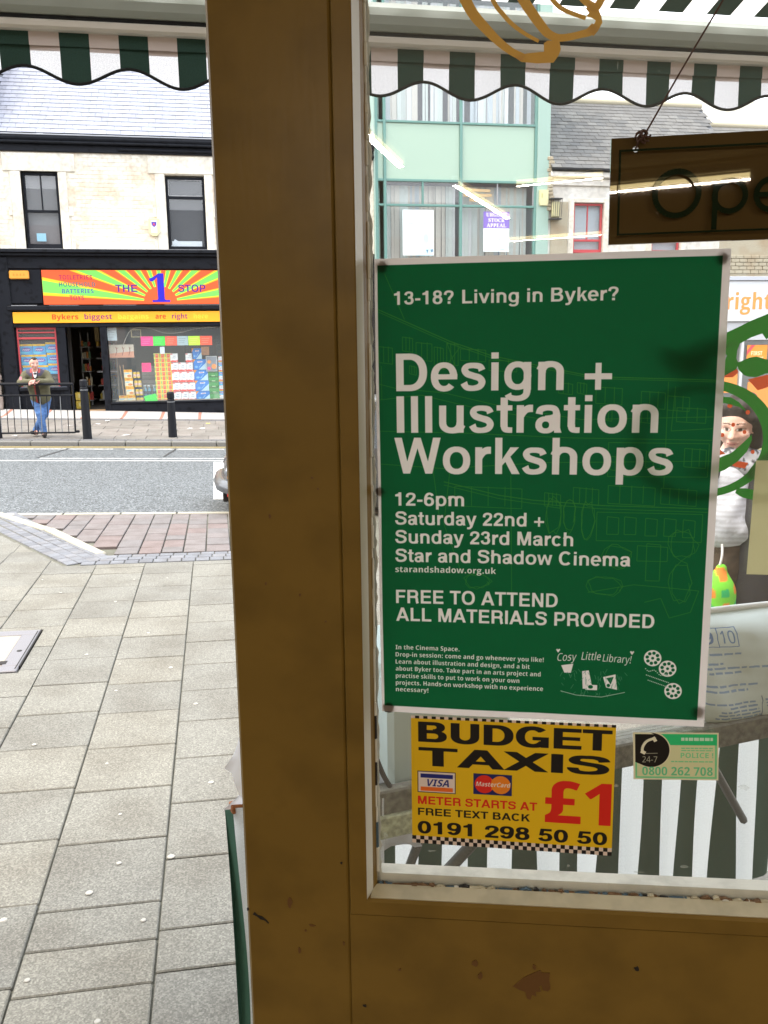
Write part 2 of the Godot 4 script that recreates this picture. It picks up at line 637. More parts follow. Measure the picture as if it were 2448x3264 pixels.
func glyph(ch: String) -> Array:                                             # [advance, triangles]; empty when the face has no such letter
	var t := PackedVector2Array()
	var ring := func(cx: float, cy: float, rx: float, ry: float, ix: float, iy: float, a0 := 0.0, a1 := 360.0) -> void: gband(t, arc(cx, cy, rx, ry, a0, a1), arc(cx, cy, ix, iy, a0, a1))
	var arch := func(x: float, l: float, top: float) -> void:
		gband(t, arc(x + l / 2 - 20, 340, l / 2 + 90, top - 340, 165, 0), arc(x + l / 2, 325, l / 2 - 70, top - 440, 180, 0))
		grect(t, x + l - 70, x + l + 70, 0, 341)
	match ch:
		" ": return [278, t]
		"D":
			grect(t, 69, 219, 0, 720); grect(t, 219, 330, 600, 720); grect(t, 219, 330, 0, 120)
			gband(t, arc(328, 360, 345, 360, 90, -90), arc(328, 360, 192, 240, 90, -90)); return [722, t]
		"H": grect(t, 69, 219, 0, 720); grect(t, 503, 653, 0, 720); grect(t, 219, 503, 305, 430); return [722, t]
		"I": grect(t, 64, 214, 0, 720); return [278, t]
		"W":
			gpoly(t, [[8, 720], [160, 720], [318, 0], [178, 0]]); gpoly(t, [[190, 0], [320, 0], [536, 720], [406, 720]]); gpoly(t, [[408, 720], [538, 720], [754, 0], [624, 0]]); gpoly(t, [[626, 0], [766, 0], [936, 720], [784, 720]]); return [944, t]
		"L": grect(t, 73, 223, 0, 720); grect(t, 223, 580, 0, 125); return [611, t]
		"T": grect(t, 15, 596, 595, 720); grect(t, 231, 381, 0, 595); return [611, t]
		"E": grect(t, 73, 223, 0, 720); grect(t, 223, 622, 0, 125); grect(t, 223, 590, 305, 425); grect(t, 223, 615, 595, 720); return [667, t]
		"F": grect(t, 73, 223, 0, 720); grect(t, 223, 545, 300, 420); grect(t, 223, 585, 595, 720); return [611, t]
		"A": gpoly(t, [[8, 0], [164, 0], [440, 720], [276, 720]]); gpoly(t, [[558, 0], [714, 0], [446, 720], [282, 720]]); grect(t, 180, 540, 150, 268); return [722, t]
		"N": grect(t, 69, 212, 0, 720); grect(t, 510, 653, 0, 720); gpoly(t, [[70, 720], [225, 720], [652, 0], [497, 0]]); return [722, t]
		"M": grect(t, 69, 209, 0, 720); grect(t, 624, 764, 0, 720); gpoly(t, [[70, 720], [265, 720], [478, 0], [355, 0]]); gpoly(t, [[355, 0], [478, 0], [763, 720], [568, 720]]); return [833, t]
		"V": gpoly(t, [[8, 720], [166, 720], [410, 0], [258, 0]]); gpoly(t, [[257, 0], [409, 0], [659, 720], [501, 720]]); return [667, t]
		"X": gpoly(t, [[8, 0], [182, 0], [659, 720], [485, 720]]); gpoly(t, [[485, 0], [659, 0], [182, 720], [8, 720]]); return [667, t]
		"K": grect(t, 73, 223, 0, 720); gpoly(t, [[200, 190], [225, 380], [500, 720], [680, 720]]); gpoly(t, [[290, 420], [390, 530], [712, 0], [530, 0]]); return [722, t]
		"P": grect(t, 73, 223, 0, 720); grect(t, 223, 410, 600, 720); grect(t, 223, 410, 250, 370); gband(t, arc(408, 485, 225, 235, 90, -90), arc(408, 485, 80, 115, 90, -90)); return [667, t]
		"R": grect(t, 73, 223, 0, 720); grect(t, 223, 425, 600, 720); grect(t, 223, 425, 285, 405); gband(t, arc(423, 502, 232, 218, 90, -90), arc(423, 502, 88, 98, 90, -90)); gpen(t, [[430, 345], [540, 325], [580, 230], [590, 100], [625, 0]], [120, 140, 145, 142, 150]); return [722, t]
		"B": grect(t, 73, 223, 0, 720); grect(t, 223, 400, 602, 720); grect(t, 223, 420, 318, 432); grect(t, 223, 420, 0, 118); gband(t, arc(398, 535, 225, 185, 90, -90), arc(398, 535, 82, 68, 90, -90)); gband(t, arc(418, 206, 246, 206, 90, -90), arc(418, 214, 98, 98, 90, -90)); return [722, t]
		"C": ring.call(372, 360, 330, 376, 180, 246, 42, 318); return [722, t]
		"G": ring.call(380, 360, 338, 376, 186, 246, 42, 330); grect(t, 400, 706, 255, 372); grect(t, 575, 706, 0, 256); return [778, t]
		"O": ring.call(389, 360, 350, 376, 200, 246); return [778, t]
		"U": grect(t, 70, 222, 250, 720); grect(t, 500, 652, 250, 720); gband(t, arc(361, 260, 291, 275, 180, 360), arc(361, 260, 139, 142, 180, 360)); return [722, t]
		"S": gpen(t, [[570, 500], [540, 590], [440, 650], [320, 660], [180, 640], [120, 545], [160, 450], [320, 395], [480, 345], [555, 240], [510, 115], [340, 58], [170, 85], [105, 180], [100, 240]], [148, 140, 125, 118, 122, 142, 145, 138, 145, 146, 140, 118, 125, 142, 148]); return [667, t]
		"o": ring.call(306, 266, 274, 280, 132, 168); return [611, t]
		"c": ring.call(285, 266, 255, 280, 114, 168, 40, 320); return [556, t]
		"e": ring.call(278, 266, 256, 280, 116, 172, 0, 318); grect(t, 150, 533, 218, 318); return [556, t]
		"s": gpen(t, [[450, 385], [410, 455], [290, 478], [170, 465], [118, 400], [165, 325], [285, 280], [400, 240], [450, 165], [405, 80], [280, 46], [155, 66], [100, 150]], [138, 120, 104, 110, 130, 132, 125, 132, 136, 120, 104, 116, 142]); return [556, t]
		"i": grect(t, 69, 209, 0, 532); grect(t, 69, 209, 602, 720); return [278, t]
		"l": grect(t, 69, 209, 0, 720); return [278, t]
		"n": grect(t, 65, 205, 0, 532); arch.call(135, 341, 546); return [611, t]
		"h": grect(t, 65, 205, 0, 720); arch.call(135, 341, 546); return [611, t]
		"m": grect(t, 64, 204, 0, 532); arch.call(134, 310, 546); arch.call(444, 310, 546); return [889, t]
		"u":
			grect(t, 65, 205, 191, 532); grect(t, 406, 546, 0, 532)
			gband(t, arc(325, 192, 260, 206, 180, 345), arc(305, 207, 100, 106, 180, 360)); return [611, t]
		"r": grect(t, 65, 205, 0, 532); gpen(t, [[140, 300], [215, 420], [290, 466], [376, 470]], [110, 130, 142, 142]); return [389, t]
		"t": grect(t, 88, 228, 120, 680); grect(t, 12, 316, 430, 532); gpen(t, [[158, 150], [175, 80], [230, 55], [318, 52]], [140, 130, 112, 108]); return [333, t]
		"a": gpen(t, [[105, 360], [135, 450], [270, 484], [400, 455], [436, 350]], [136, 122, 108, 122, 138]); grect(t, 366, 506, 70, 360); gpoly(t, [[380, 90], [506, 90], [536, 0], [395, 0]]); ring.call(230, 152, 195, 166, 68, 66); gpen(t, [[220, 290], [330, 305], [430, 340]], [80, 76, 80]); return [556, t]
		"g": ring.call(292, 276, 256, 270, 118, 160); grect(t, 406, 546, 10, 532); gpen(t, [[476, 40], [455, -80], [370, -142], [255, -154], [150, -130], [110, -70]], [140, 130, 112, 104, 112, 138]); return [611, t]
		"p": grect(t, 65, 205, -190, 532); ring.call(320, 266, 256, 280, 118, 168); return [611, t]
		"d": grect(t, 406, 546, 0, 720); ring.call(291, 266, 256, 280, 118, 168); return [611, t]
		"k": grect(t, 69, 209, 0, 720); gpoly(t, [[180, 140], [205, 290], [365, 532], [535, 532]]); gpoly(t, [[240, 300], [345, 385], [556, 0], [395, 0]]); return [556, t]
		"v": gpoly(t, [[6, 532], [156, 532], [350, 0], [206, 0]]); gpoly(t, [[206, 0], [350, 0], [550, 532], [400, 532]]); return [556, t]
		"w": gpoly(t, [[6, 532], [146, 532], [270, 0], [142, 0]]); gpoly(t, [[145, 0], [268, 0], [446, 532], [336, 532]]); gpoly(t, [[332, 532], [442, 532], [633, 0], [510, 0]]); gpoly(t, [[508, 0], [636, 0], [772, 532], [632, 532]]); return [778, t]
		"y": gpoly(t, [[6, 532], [156, 532], [356, -20], [215, -20]]); gpoly(t, [[550, 532], [402, 532], [205, -70], [330, -100]]); gpen(t, [[270, -50], [215, -125], [130, -142], [60, -135]], [130, 118, 108, 108]); return [556, t]
		"1": grect(t, 230, 375, 0, 710); gpoly(t, [[72, 490], [72, 590], [231, 650], [300, 710], [300, 490]]); return [556, t]
		"2": gpen(t, [[100, 450], [130, 580], [270, 640], [420, 595], [445, 480], [370, 350], [210, 210], [120, 70]], [140, 132, 118, 130, 145, 140, 138, 150]); grect(t, 40, 510, 0, 125); return [556, t]
		"3": gpen(t, [[102, 500], [145, 600], [275, 645], [405, 600], [420, 490], [370, 395], [240, 372]], [140, 126, 112, 128, 144, 126, 104]); gpen(t, [[240, 372], [390, 350], [446, 220], [400, 100], [270, 62], [135, 105], [95, 215]], [104, 126, 146, 134, 118, 130, 142]); return [556, t]
		"5": gpoly(t, [[110, 590], [110, 710], [490, 710], [490, 590]]); gpoly(t, [[62, 330], [190, 330], [230, 700], [110, 700]]); gpen(t, [[130, 350], [270, 412], [400, 370], [446, 235], [400, 105], [265, 60], [140, 100], [95, 190]], [104, 112, 128, 146, 134, 116, 128, 142]); return [556, t]
		"6": ring.call(285, 228, 248, 240, 106, 122); gpen(t, [[107, 230], [120, 440], [195, 595], [310, 645], [420, 600], [450, 530]], [138, 140, 134, 118, 128, 140]); return [556, t]
		"9":
			var g: Array = glyph("6")
			for p: Vector2 in g[1]:
				t.append(Vector2(556, 710) - p)
			return [556, t]
		"0": ring.call(278, 355, 242, 367, 102, 240); return [556, t]
		"8": ring.call(278, 532, 222, 188, 84, 78); ring.call(278, 208, 250, 220, 104, 106); return [556, t]
		"+": grect(t, 40, 544, 195, 307); grect(t, 236, 348, 0, 502); return [584, t]
		"-": grect(t, 32, 300, 210, 332); return [333, t]
		"?": gpen(t, [[108, 470], [145, 600], [300, 648], [440, 596], [458, 480], [390, 370], [318, 290], [306, 195]], [142, 128, 114, 130, 144, 140, 138, 136]); grect(t, 232, 378, 0, 132); return [611, t]
	return []

func set_type(c: Canvas, s: String, x0: float, x1: float, base: float, cap: float, col: Color) -> void:    # a line in that face, spaced to run from x0 to x1
	var parts := []
	var adv := 0.0
	var lo := 1e9
	var hi := -1e9
	for ch in s:
		var g := glyph(ch)
		for p: Vector2 in g[1]:
			lo = minf(lo, adv + p.x)
			hi = maxf(hi, adv + p.x)
		parts.append([adv, g[1]])
		adv += g[0]
	var kx := (x1 - x0) / (hi - lo)
	var ky := cap / 720.0
	for q in parts:
		# each letter's strokes overlap: paint triangle by triangle into one coverage by drawing the letter stroke groups in turn
		var t: PackedVector2Array = q[1]
		var o := PackedVector2Array()
		for p in t:
			o.append(Vector2(x0 + (q[0] + p.x - lo) * kx, base - p.y * ky))
		c.tris(o, col)

# ------------------------------------------------------------------ the scene
func _ready() -> void:
	rng.seed = 7
	var cam := Camera3D.new()
	cam.name = "camera"
	var yaw := deg_to_rad(10.6256)
	var pitch := deg_to_rad(10.9932)
	var roll := deg_to_rad(-0.7198)
	var fw := Vector3(sin(yaw) * cos(pitch), -sin(pitch), -cos(yaw) * cos(pitch))
	var rt := Vector3(cos(yaw), 0, sin(yaw))
	var up := rt.cross(fw)
	cam.transform = Transform3D(Basis(rt * cos(roll) + up * sin(roll), up * cos(roll) - rt * sin(roll), -fw), Vector3(0, 1.82, 0))
	cam.fov = 60.47
	cam.near = 0.05
	cam.far = 600.0
	add_child(cam)
	cam.current = true

	var env := Environment.new()
	env.background_mode = Environment.BG_SKY
	var sky := ProceduralSkyMaterial.new()
	sky.sky_top_color = Color(0.94, 0.965, 1.0)
	sky.sky_horizon_color = Color(0.985, 0.99, 1.0)
	sky.sky_curve = 0.2
	sky.ground_bottom_color = Color(0.5, 0.5, 0.48)
	sky.ground_horizon_color = Color(0.75, 0.76, 0.77)
	sky.sun_angle_max = 1.0
	sky.sky_energy_multiplier = 1.15
	env.sky = Sky.new()
	env.sky.sky_material = sky
	env.tonemap_mode = Environment.TONE_MAPPER_LINEAR
	env.tonemap_exposure = 2.6
	env.sdfgi_enabled = true
	env.ssao_enabled = true
	env.ssil_enabled = true
	var we := WorldEnvironment.new()
	we.name = "world_environment"
	we.environment = env
	add_child(we)

	var sun := DirectionalLight3D.new()
	sun.name = "sun"
	sun.light_color = Color(1.0, 0.96, 0.9)
	sun.light_energy = 0.7
	sun.light_angular_distance = 30.0
	sun.shadow_enabled = true
	sun.transform = Transform3D(Basis.looking_at(Vector3(0.75, -1.25, -0.14), Vector3.UP), Vector3.ZERO)
	add_child(sun)

	make_materials()
	shop_room()
	ground_and_street()
	bargain_shop()
	goods()
	neighbours()
	green_building()
	white_building()
	awning()
	stall()
	street_furniture()
	parked_car()
	man_at_railing()
	woman_walking()
	door()
	on_the_glass()
	small_things()

func grit(size: int, sd: int, base: float, spread: float) -> ImageTexture:      # coarse and fine grains of stone
	var r := RandomNumberGenerator.new()
	r.seed = sd
	var half := size / 2
	var big := PackedFloat32Array()
	big.resize(half * half)
	for i in half * half:
		big[i] = pow(r.randf(), 1.6)
	var d := PackedByteArray()
	d.resize(size * size * 3)
	for y in size:
		for x in size:
			var v := base + spread * (0.6 * (big[(y / 2) * half + x / 2] - 0.38) + 0.5 * (r.randf() - 0.5))
			var c := clampi(int(v * 255.0), 0, 255)
			var o := (y * size + x) * 3
			d[o] = c
			d[o + 1] = c
			d[o + 2] = c
	return tex(Image.create_from_data(size, size, false, Image.FORMAT_RGB8, d))

func brushed(size: int, sd: int) -> ImageTexture:                             # brush marks running upwards, with a little orange peel
	var n := FastNoiseLite.new()
	n.seed = sd
	n.frequency = 1.0
	n.fractal_octaves = 3
	var d := PackedByteArray()
	d.resize(size * size * 3)
	for y in size:
		var f := absf(2.0 * y / size - 1.0)
		for x in size:
			var v := 0.5 + 0.34 * n.get_noise_2d(x * 0.11, f * size * 0.006) + 0.16 * n.get_noise_2d(x * 0.09 + 400.0, y * 0.09)
			var c := clampi(int(v * 255.0), 0, 255)
			var o := (y * size + x) * 3
			d[o] = c
			d[o + 1] = c
			d[o + 2] = c
	return tex(Image.create_from_data(size, size, false, Image.FORMAT_RGB8, d))

func make_materials() -> void:
	var fine := tex(noise_image(512, 0.16, 3, 0.55, 1.12, 1, FastNoiseLite.TYPE_SIMPLEX_SMOOTH, 1.0))
	var speck := grit(512, 31, 0.83, 0.36)
	var tar := grit(512, 32, 0.75, 0.85)
	var blotch := tex(noise_image(512, 0.012, 4, 0.86, 1.07, 3, FastNoiseLite.TYPE_SIMPLEX_SMOOTH, 1.0, Vector3(0.9, 1.0, 1.1)))
	var stain := tex(noise_image(512, 0.01, 5, 0.78, 1.12, 4, FastNoiseLite.TYPE_SIMPLEX_SMOOTH, 0.8, Vector3(0.35, 0.7, 1.0)))
	var soft := tex(noise_image(256, 0.03, 3, 0.88, 1.06, 5))
	var wood := tex(noise_image(256, 0.05, 4, 0.6, 1.1, 6))
	var peel := tex(noise_image(512, 0.07, 2, 0.0, 1.0, 8))
	M["t_soft"] = soft
	M["t_fine"] = fine
	M["t_blotch"] = blotch
	M["t_peel"] = peel
	M["t_stain"] = stain
	# ground
	for i in 4:
		var s := mat("slab_%d" % i, [L(0.292, 0.288, 0.255), L(0.272, 0.270, 0.243), L(0.308, 0.301, 0.262), L(0.283, 0.280, 0.250)][i], 0.9)
		bumpy(grain(s, speck, 0.75, blotch, 0.3), speck, 0.06)
	bumpy(grain(mat("joint", L(0.2, 0.2, 0.16), 0.95), fine, 3.0, blotch, 0.8), fine, 0.2)
	for i in 3:
		bumpy(grain(mat("sett_%d" % i, [L(0.27, 0.285, 0.32), L(0.245, 0.26, 0.295), L(0.295, 0.305, 0.335)][i], 0.85), speck, 2.0, blotch, 0.7), speck, 0.15)
	for i in 4:
		bumpy(grain(mat("bay_%d" % i, [L(0.26, 0.226, 0.224), L(0.27, 0.215, 0.208), L(0.245, 0.228, 0.23), L(0.27, 0.242, 0.24)][i], 0.85), speck, 1.6, blotch, 0.6), speck, 0.15)
	grain(mat("cream_kerb", L(0.52, 0.5, 0.42), 0.85), speck, 2.0)
	bumpy(grain(mat("asphalt", L(0.38, 0.42, 0.45), 0.9), tar, 0.22, tar, 0.5), speck, 0.2)
	grain(mat("kerb", L(0.27, 0.265, 0.25), 0.9), fine, 1.0)
	grain(mat("line_white", L(0.66, 0.67, 0.67), 0.8), tex(noise_image(256, 0.05, 4, 0.45, 1.3, 23, FastNoiseLite.TYPE_SIMPLEX_SMOOTH, 0.7)), 0.8)
	grain(mat("line_yellow", L(0.55, 0.42, 0.14), 0.8), fine, 1.5)
	for i in 3:
		grain(mat("far_slab_%d" % i, [L(0.31, 0.29, 0.27), L(0.285, 0.27, 0.25), L(0.33, 0.305, 0.285)][i], 0.9), speck, 1.2, blotch, 0.3)
	grain(mat("brick_paving", L(0.2, 0.2, 0.21), 0.9), fine, 2.0)
	grain(mat("crack_tar", L(0.05, 0.05, 0.05), 0.7), fine, 2.0)
	# buildings
	for i in 4:
		grain(mat("cream_brick_%d" % i, [L(0.80, 0.755, 0.655), L(0.79, 0.75, 0.66), L(0.81, 0.77, 0.68), L(0.77, 0.71, 0.59)][i], 0.75), soft, 1.0, stain, 0.22)
	grain(mat("cream_mortar", L(0.74, 0.69, 0.58), 0.85), soft, 1.0, stain, 0.22)
	grain(mat("cream_stone", L(0.8, 0.76, 0.66), 0.75), soft, 0.8, blotch, 0.2)
	for i in 4:
		var s := mat("slate_%d" % i, [L(0.27, 0.29, 0.36), L(0.25, 0.27, 0.34), L(0.29, 0.31, 0.38), L(0.265, 0.29, 0.365)][i], 0.5)
		grain(s, soft, 1.0, blotch, 0.25)
	for i in 3:
		grain(mat("old_slate_%d" % i, [L(0.2, 0.2, 0.2), L(0.24, 0.24, 0.235), L(0.17, 0.175, 0.18)][i], 0.75), fine, 0.8, blotch, 0.3)
	grain(mat("slate_bed", L(0.12, 0.13, 0.15), 0.8), soft, 1.0)
	grain(mat("black_paint", L(0.012, 0.0135, 0.018), 0.5), tex(noise_image(256, 0.02, 4, 0.55, 1.8, 31)), 0.8)
	for key in ["black_paint"]:
		M[key].metallic_specular = 0.25
	mat("black_trim", L(0.015, 0.017, 0.022), 0.35)
	grain(mat("worn_white", L(0.55, 0.56, 0.58), 0.7), fine, 1.0)
	grain(mat("orange_brick", L(0.42, 0.19, 0.09), 0.85), fine, 1.5)
	mat("lead_flashing", L(0.75, 0.76, 0.78), 0.6)
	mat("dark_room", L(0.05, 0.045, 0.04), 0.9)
	mat("shop_wall", L(0.30, 0.25, 0.18), 0.9)
	mat("shop_floor", L(0.10, 0.085, 0.07), 0.7)
	mat("shelf_metal", L(0.28, 0.27, 0.25), 0.5)
	mat("blind", L(0.2, 0.2, 0.2), 0.9)
	mat("dark_blind", L(0.02, 0.018, 0.02), 0.8)
	mat("brown_pipe", L(0.24, 0.19, 0.16), 0.6)
	mat("red_frame", L(0.5, 0.06, 0.07), 0.5)
	mat("timber_sill", L(0.34, 0.2, 0.09), 0.7)
	mat("grey_step", L(0.25, 0.27, 0.3), 0.8)
	mat("white_tile", L(0.46, 0.44, 0.43), 0.5)
	mat("red_tile", L(0.42, 0.2, 0.15), 0.5)
	mat("teal_frame", L(0.13, 0.28, 0.25), 0.5)
	mat("mint_panel", L(0.38, 0.52, 0.42), 0.45)
	mat("mint_wall", L(0.33, 0.47, 0.41), 0.6)
	for i in 4:
		mat("curtain_%d" % i, [L(0.7, 0.74, 0.74), L(0.52, 0.6, 0.64), L(0.62, 0.7, 0.66), L(0.66, 0.64, 0.56)][i], 0.9)
	grain(mat("render_white", L(0.78, 0.76, 0.7), 0.8), soft, 0.6, blotch, 0.15)
	grain(mat("buff_brick", L(0.62, 0.56, 0.42), 0.85), fine, 0.8, stain, 0.2)
	mat("pale_gable", L(0.78, 0.74, 0.64), 0.8)
	mat("alarm_yellow", L(0.66, 0.62, 0.36), 0.5)
	mat("sign_white", L(0.7, 0.72, 0.75), 0.4)
	mat("sign_orange", L(0.86, 0.32, 0.07), 0.5)
	mat("lime", L(0.36, 0.62, 0.06), 0.5)
	mat("house_brick", L(0.3, 0.16, 0.11), 0.85)
	glass_mat("shop_glass", Color(0.92, 0.96, 0.96, 0.05))
	glass_mat("pane_glass", Color(0.7, 0.75, 0.8, 0.05))
	glass_mat("door_glass", Color(0.95, 1.0, 0.98, 0.035))
	# shop room and door
	var paint := mat("door_paint", L(0.205, 0.128, 0.026), 0.33)
	paint.metallic_specular = 0.36
	grain(paint, tex(noise_image(512, 0.008, 5, 0.86, 1.07, 41, FastNoiseLite.TYPE_SIMPLEX_SMOOTH)), 2.4)
	bumpy(paint, brushed(512, 42), 0.012)
	M["door_bead"] = paint
	grain(mat("old_cream_paint", L(0.5, 0.45, 0.3), 0.5), tex(noise_image(256, 0.02, 4, 0.85, 1.08, 43)), 5.0)
	grain(mat("old_blue_paint", L(0.08, 0.15, 0.2), 0.6), fine, 8.0)
	grain(mat("bare_wood", L(0.22, 0.12, 0.05), 0.8), wood, 6.0)
	grain(mat("putty", L(0.62, 0.62, 0.54), 0.8), tex(noise_image(256, 0.02, 4, 0.85, 1.1, 44)), 5.0)
	mat("old_grey_paint", L(0.55, 0.55, 0.48), 0.35)
	mat("grime", L(0.012, 0.01, 0.008), 0.7)
	mat("chipped", L(0.13, 0.06, 0.012), 0.5)
	mat("room_wall", L(0.32, 0.26, 0.18), 0.85)
	mat("room_ceiling", L(0.2, 0.17, 0.12), 0.85)
	mat("room_floor", L(0.14, 0.1, 0.07), 0.6)
	var tube := mat("lamp_tube", L(0.9, 0.88, 0.8), 0.5)
	tube.emission_enabled = true
	tube.emission = Color(1.0, 0.9, 0.64)
	tube.emission_energy_multiplier = 2.8
	# cloth
	for q in [["canvas_green", L(0.028, 0.075, 0.058), L(0.004, 0.012, 0.009)], ["canvas_white", L(0.82, 0.81, 0.81), L(1.5, 1.49, 1.5)], ["stall_green", L(0.035, 0.11, 0.075), L(0.008, 0.022, 0.014)], ["stall_white", L(0.8, 0.82, 0.81), L(1.3, 1.32, 1.3)]]:
		var c := mat(q[0], q[1], 0.9)
		c.backlight_enabled = true
		c.backlight = q[2]
		grain(c, soft, 30.0)
	mat("canvas_trim", L(0.006, 0.008, 0.008), 0.8)
	mat("awning_bar", L(0.36, 0.4, 0.36), 0.4)
	mat("awning_lip", L(0.66, 0.63, 0.56), 0.6)
	grain(mat("steel_grey", L(0.2, 0.21, 0.2), 0.5, 0.3), fine, 3.0)
	grain(mat("grey_wood", L(0.2, 0.2, 0.16), 0.8), wood, 3.0)
	grain(mat("pale_green_wood", L(0.52, 0.58, 0.4), 0.7), wood, 4.0)
	grain(mat("crate_wood", L(0.4, 0.14, 0.04), 0.7), wood, 6.0)
	mat("aqua_box", L(0.5, 0.62, 0.6), 0.7)
	var film := mat("plastic_film", L(0.8, 0.82, 0.84), 0.25)
	film.backlight_enabled = true
	film.backlight = L(0.5, 0.5, 0.52)
	# street
	grain(mat("cast_black", L(0.02, 0.022, 0.028), 0.5), fine, 1.5)
	M["cast_black"].metallic_specular = 0.3
	mat("cast_worn", L(0.2, 0.21, 0.22), 0.6)
	grain(mat("manhole_metal", L(0.32, 0.315, 0.34), 0.5, 0.2), fine, 3.0)
	grain(mat("manhole_fill", L(0.5, 0.46, 0.4), 0.9), speck, 3.0)
	mat("litter", L(0.75, 0.76, 0.78), 0.8)
	mat("litter_yellow", L(0.7, 0.55, 0.1), 0.8)
	mat("gum", L(0.4, 0.39, 0.36), 0.9)
	var cp := mat("car_paint", L(0.1, 0.105, 0.115), 0.2, 0.5)
	cp.clearcoat_enabled = true
	mat("tyre", L(0.015, 0.015, 0.016), 0.9)
	mat("amber", L(0.7, 0.25, 0.02), 0.2)
	mat("red_lamp", L(0.5, 0.03, 0.02), 0.2)
	mat("car_glass", L(0.02, 0.025, 0.03), 0.05)
	mat("chrome", L(0.6, 0.6, 0.6), 0.12, 1.0)
	var fl := mat("figure", Color.WHITE, 0.85)
	fl.vertex_color_use_as_albedo = true
	var sk := mat("skin", Color.WHITE, 0.55)
	sk.vertex_color_use_as_albedo = true
	sk.subsurf_scatter_enabled = true
	sk.subsurf_scatter_strength = 0.05

# ------------------------------------------------------------------ the shop that the picture is taken from
func shop_room() -> void:
	var t := thing("shop_building", "greengrocer's shop whose doorway the view looks out of", "shop")
	var wall := MB.new()
	wall.span(-4.2, -1.5, 0.0, 3.2, -0.55, -0.35).span(1.0, 3.7, 0.0, 3.2, -0.55, -0.35).span(-1.5, 1.0, 2.45, 3.2, -0.55, -0.35)
	wall.span(-4.2, -4.0, 0.0, 3.2, -0.35, 10.2).span(3.5, 3.7, 0.0, 3.2, -0.35, 10.2).span(-4.0, 3.5, 0.0, 3.2, 10.0, 10.2)
	part("wall", wall, M.room_wall, t)
	part("floor", MB.new().span(-4.0, 3.5, 0.03, 0.17, -0.55, 10.0), M.room_floor, t)
	part("ceiling", MB.new().span(-4.0, 3.5, 3.0, 3.2, -0.35, 10.0), M.room_ceiling, t)
	part("upper_wall", MB.new().span(-4.4, 3.9, 3.2, 6.5, -0.6, 10.2), M.house_brick, t)
	part("roof", MB.new().prism(PackedVector2Array([Vector2(0.4, 6.5), Vector2(-10.0, 6.5), Vector2(-5.0, 9.2)]), Transform3D(Basis(Vector3.UP, PI / 2), Vector3(-4.4, 0, 0)), 0.0, 8.3), M.old_slate_0, t)
	part("door_post", MB.new().span(-1.5, -1.44, 0.17, 2.45, -0.54, -0.4, 0.004), M.door_paint, t)
	part("door_post", MB.new().span(0.955, 0.999, 0.17, 2.45, -0.48, -0.36, 0.004), M.door_paint, t)
	for q in [[-26.0, -4.42, 7.6, "brick terrace on the near side of the street, left of the shop"], [3.92, 26.0, 7.2, "brick terrace on the near side of the street, right of the shop"]]:
		var nb := thing("near_terrace", q[3], "building")
		part("wall", MB.new().span(q[0], q[1], -1.5, q[2], -0.6, 10.0), M.house_brick, nb)
		part("roof", MB.new().prism(PackedVector2Array([Vector2(0.4, q[2]), Vector2(-10.0, q[2]), Vector2(-5.0, q[2] + 2.6)]), Transform3D(Basis(Vector3.UP, PI / 2), Vector3(q[0], 0, 0)), 0.0, q[1] - q[0]), M.old_slate_0, nb)
	# fluorescent tubes on the ceiling
	var k := 0
	for q in [[Vector3(-0.89, 2.86, 4.65), 0.0, 1.5, "fluorescent tube along the ceiling, seen reflected in the open sign"], [Vector3(-2.18, 2.86, 7.93), 0.0, 1.5, "fluorescent tube at the back of the shop, reflected below the open sign"], [Vector3(-1.9, 2.86, 3.15), -1.832, 0.95, "fluorescent tube on the left of the ceiling, nearer the door"], [Vector3(-2.13, 2.86, 5.3), -1.718, 1.85, "fluorescent tube on the left of the ceiling, deeper in the shop"], [Vector3(1.6, 2.86, 2.0), 0.1, 1.5, "fluorescent tube over the right side of the shop, out of the picture"]]:
		var l := thing("ceiling_light", q[3], "ceiling light", q[0], q[1], "fluorescent tubes on the shop ceiling")
		part("batten", MB.new().box(Vector3(0, 0.09, 0), Vector3(q[2], 0.05, 0.05), 0.006), mat("batten_grey", L(0.3, 0.29, 0.26), 0.6), l)
		part("lamp_tube", MB.new().tube([Vector3(-q[2] / 2, 0.035, 0), Vector3(q[2] / 2, 0.035, 0)], 0.015, 12), M.lamp_tube, l)
		for s: float in [-1.0, 1.0]:
			part("end_cap", MB.new().box(Vector3(s * (q[2] / 2 + 0.012), 0.04, 0), Vector3(0.022, 0.06, 0.045), 0.004), M.sign_white, l)
		var a := AreaLight3D.new()
		a.name = "tube_light_%d" % k
		k += 1
		a.area_size = Vector2(q[2], 0.04)
		a.light_color = Color(1.0, 0.93, 0.84)
		a.light_energy = LAMP_ENERGY
		a.area_range = 15.0
		a.area_attenuation = 2.0
		a.shadow_enabled = true
		a.rotation.x = -PI / 2
		a.position = Vector3(0, 0.008, 0)
		l.add_child(a)

const LAMP_ENERGY := 2.2

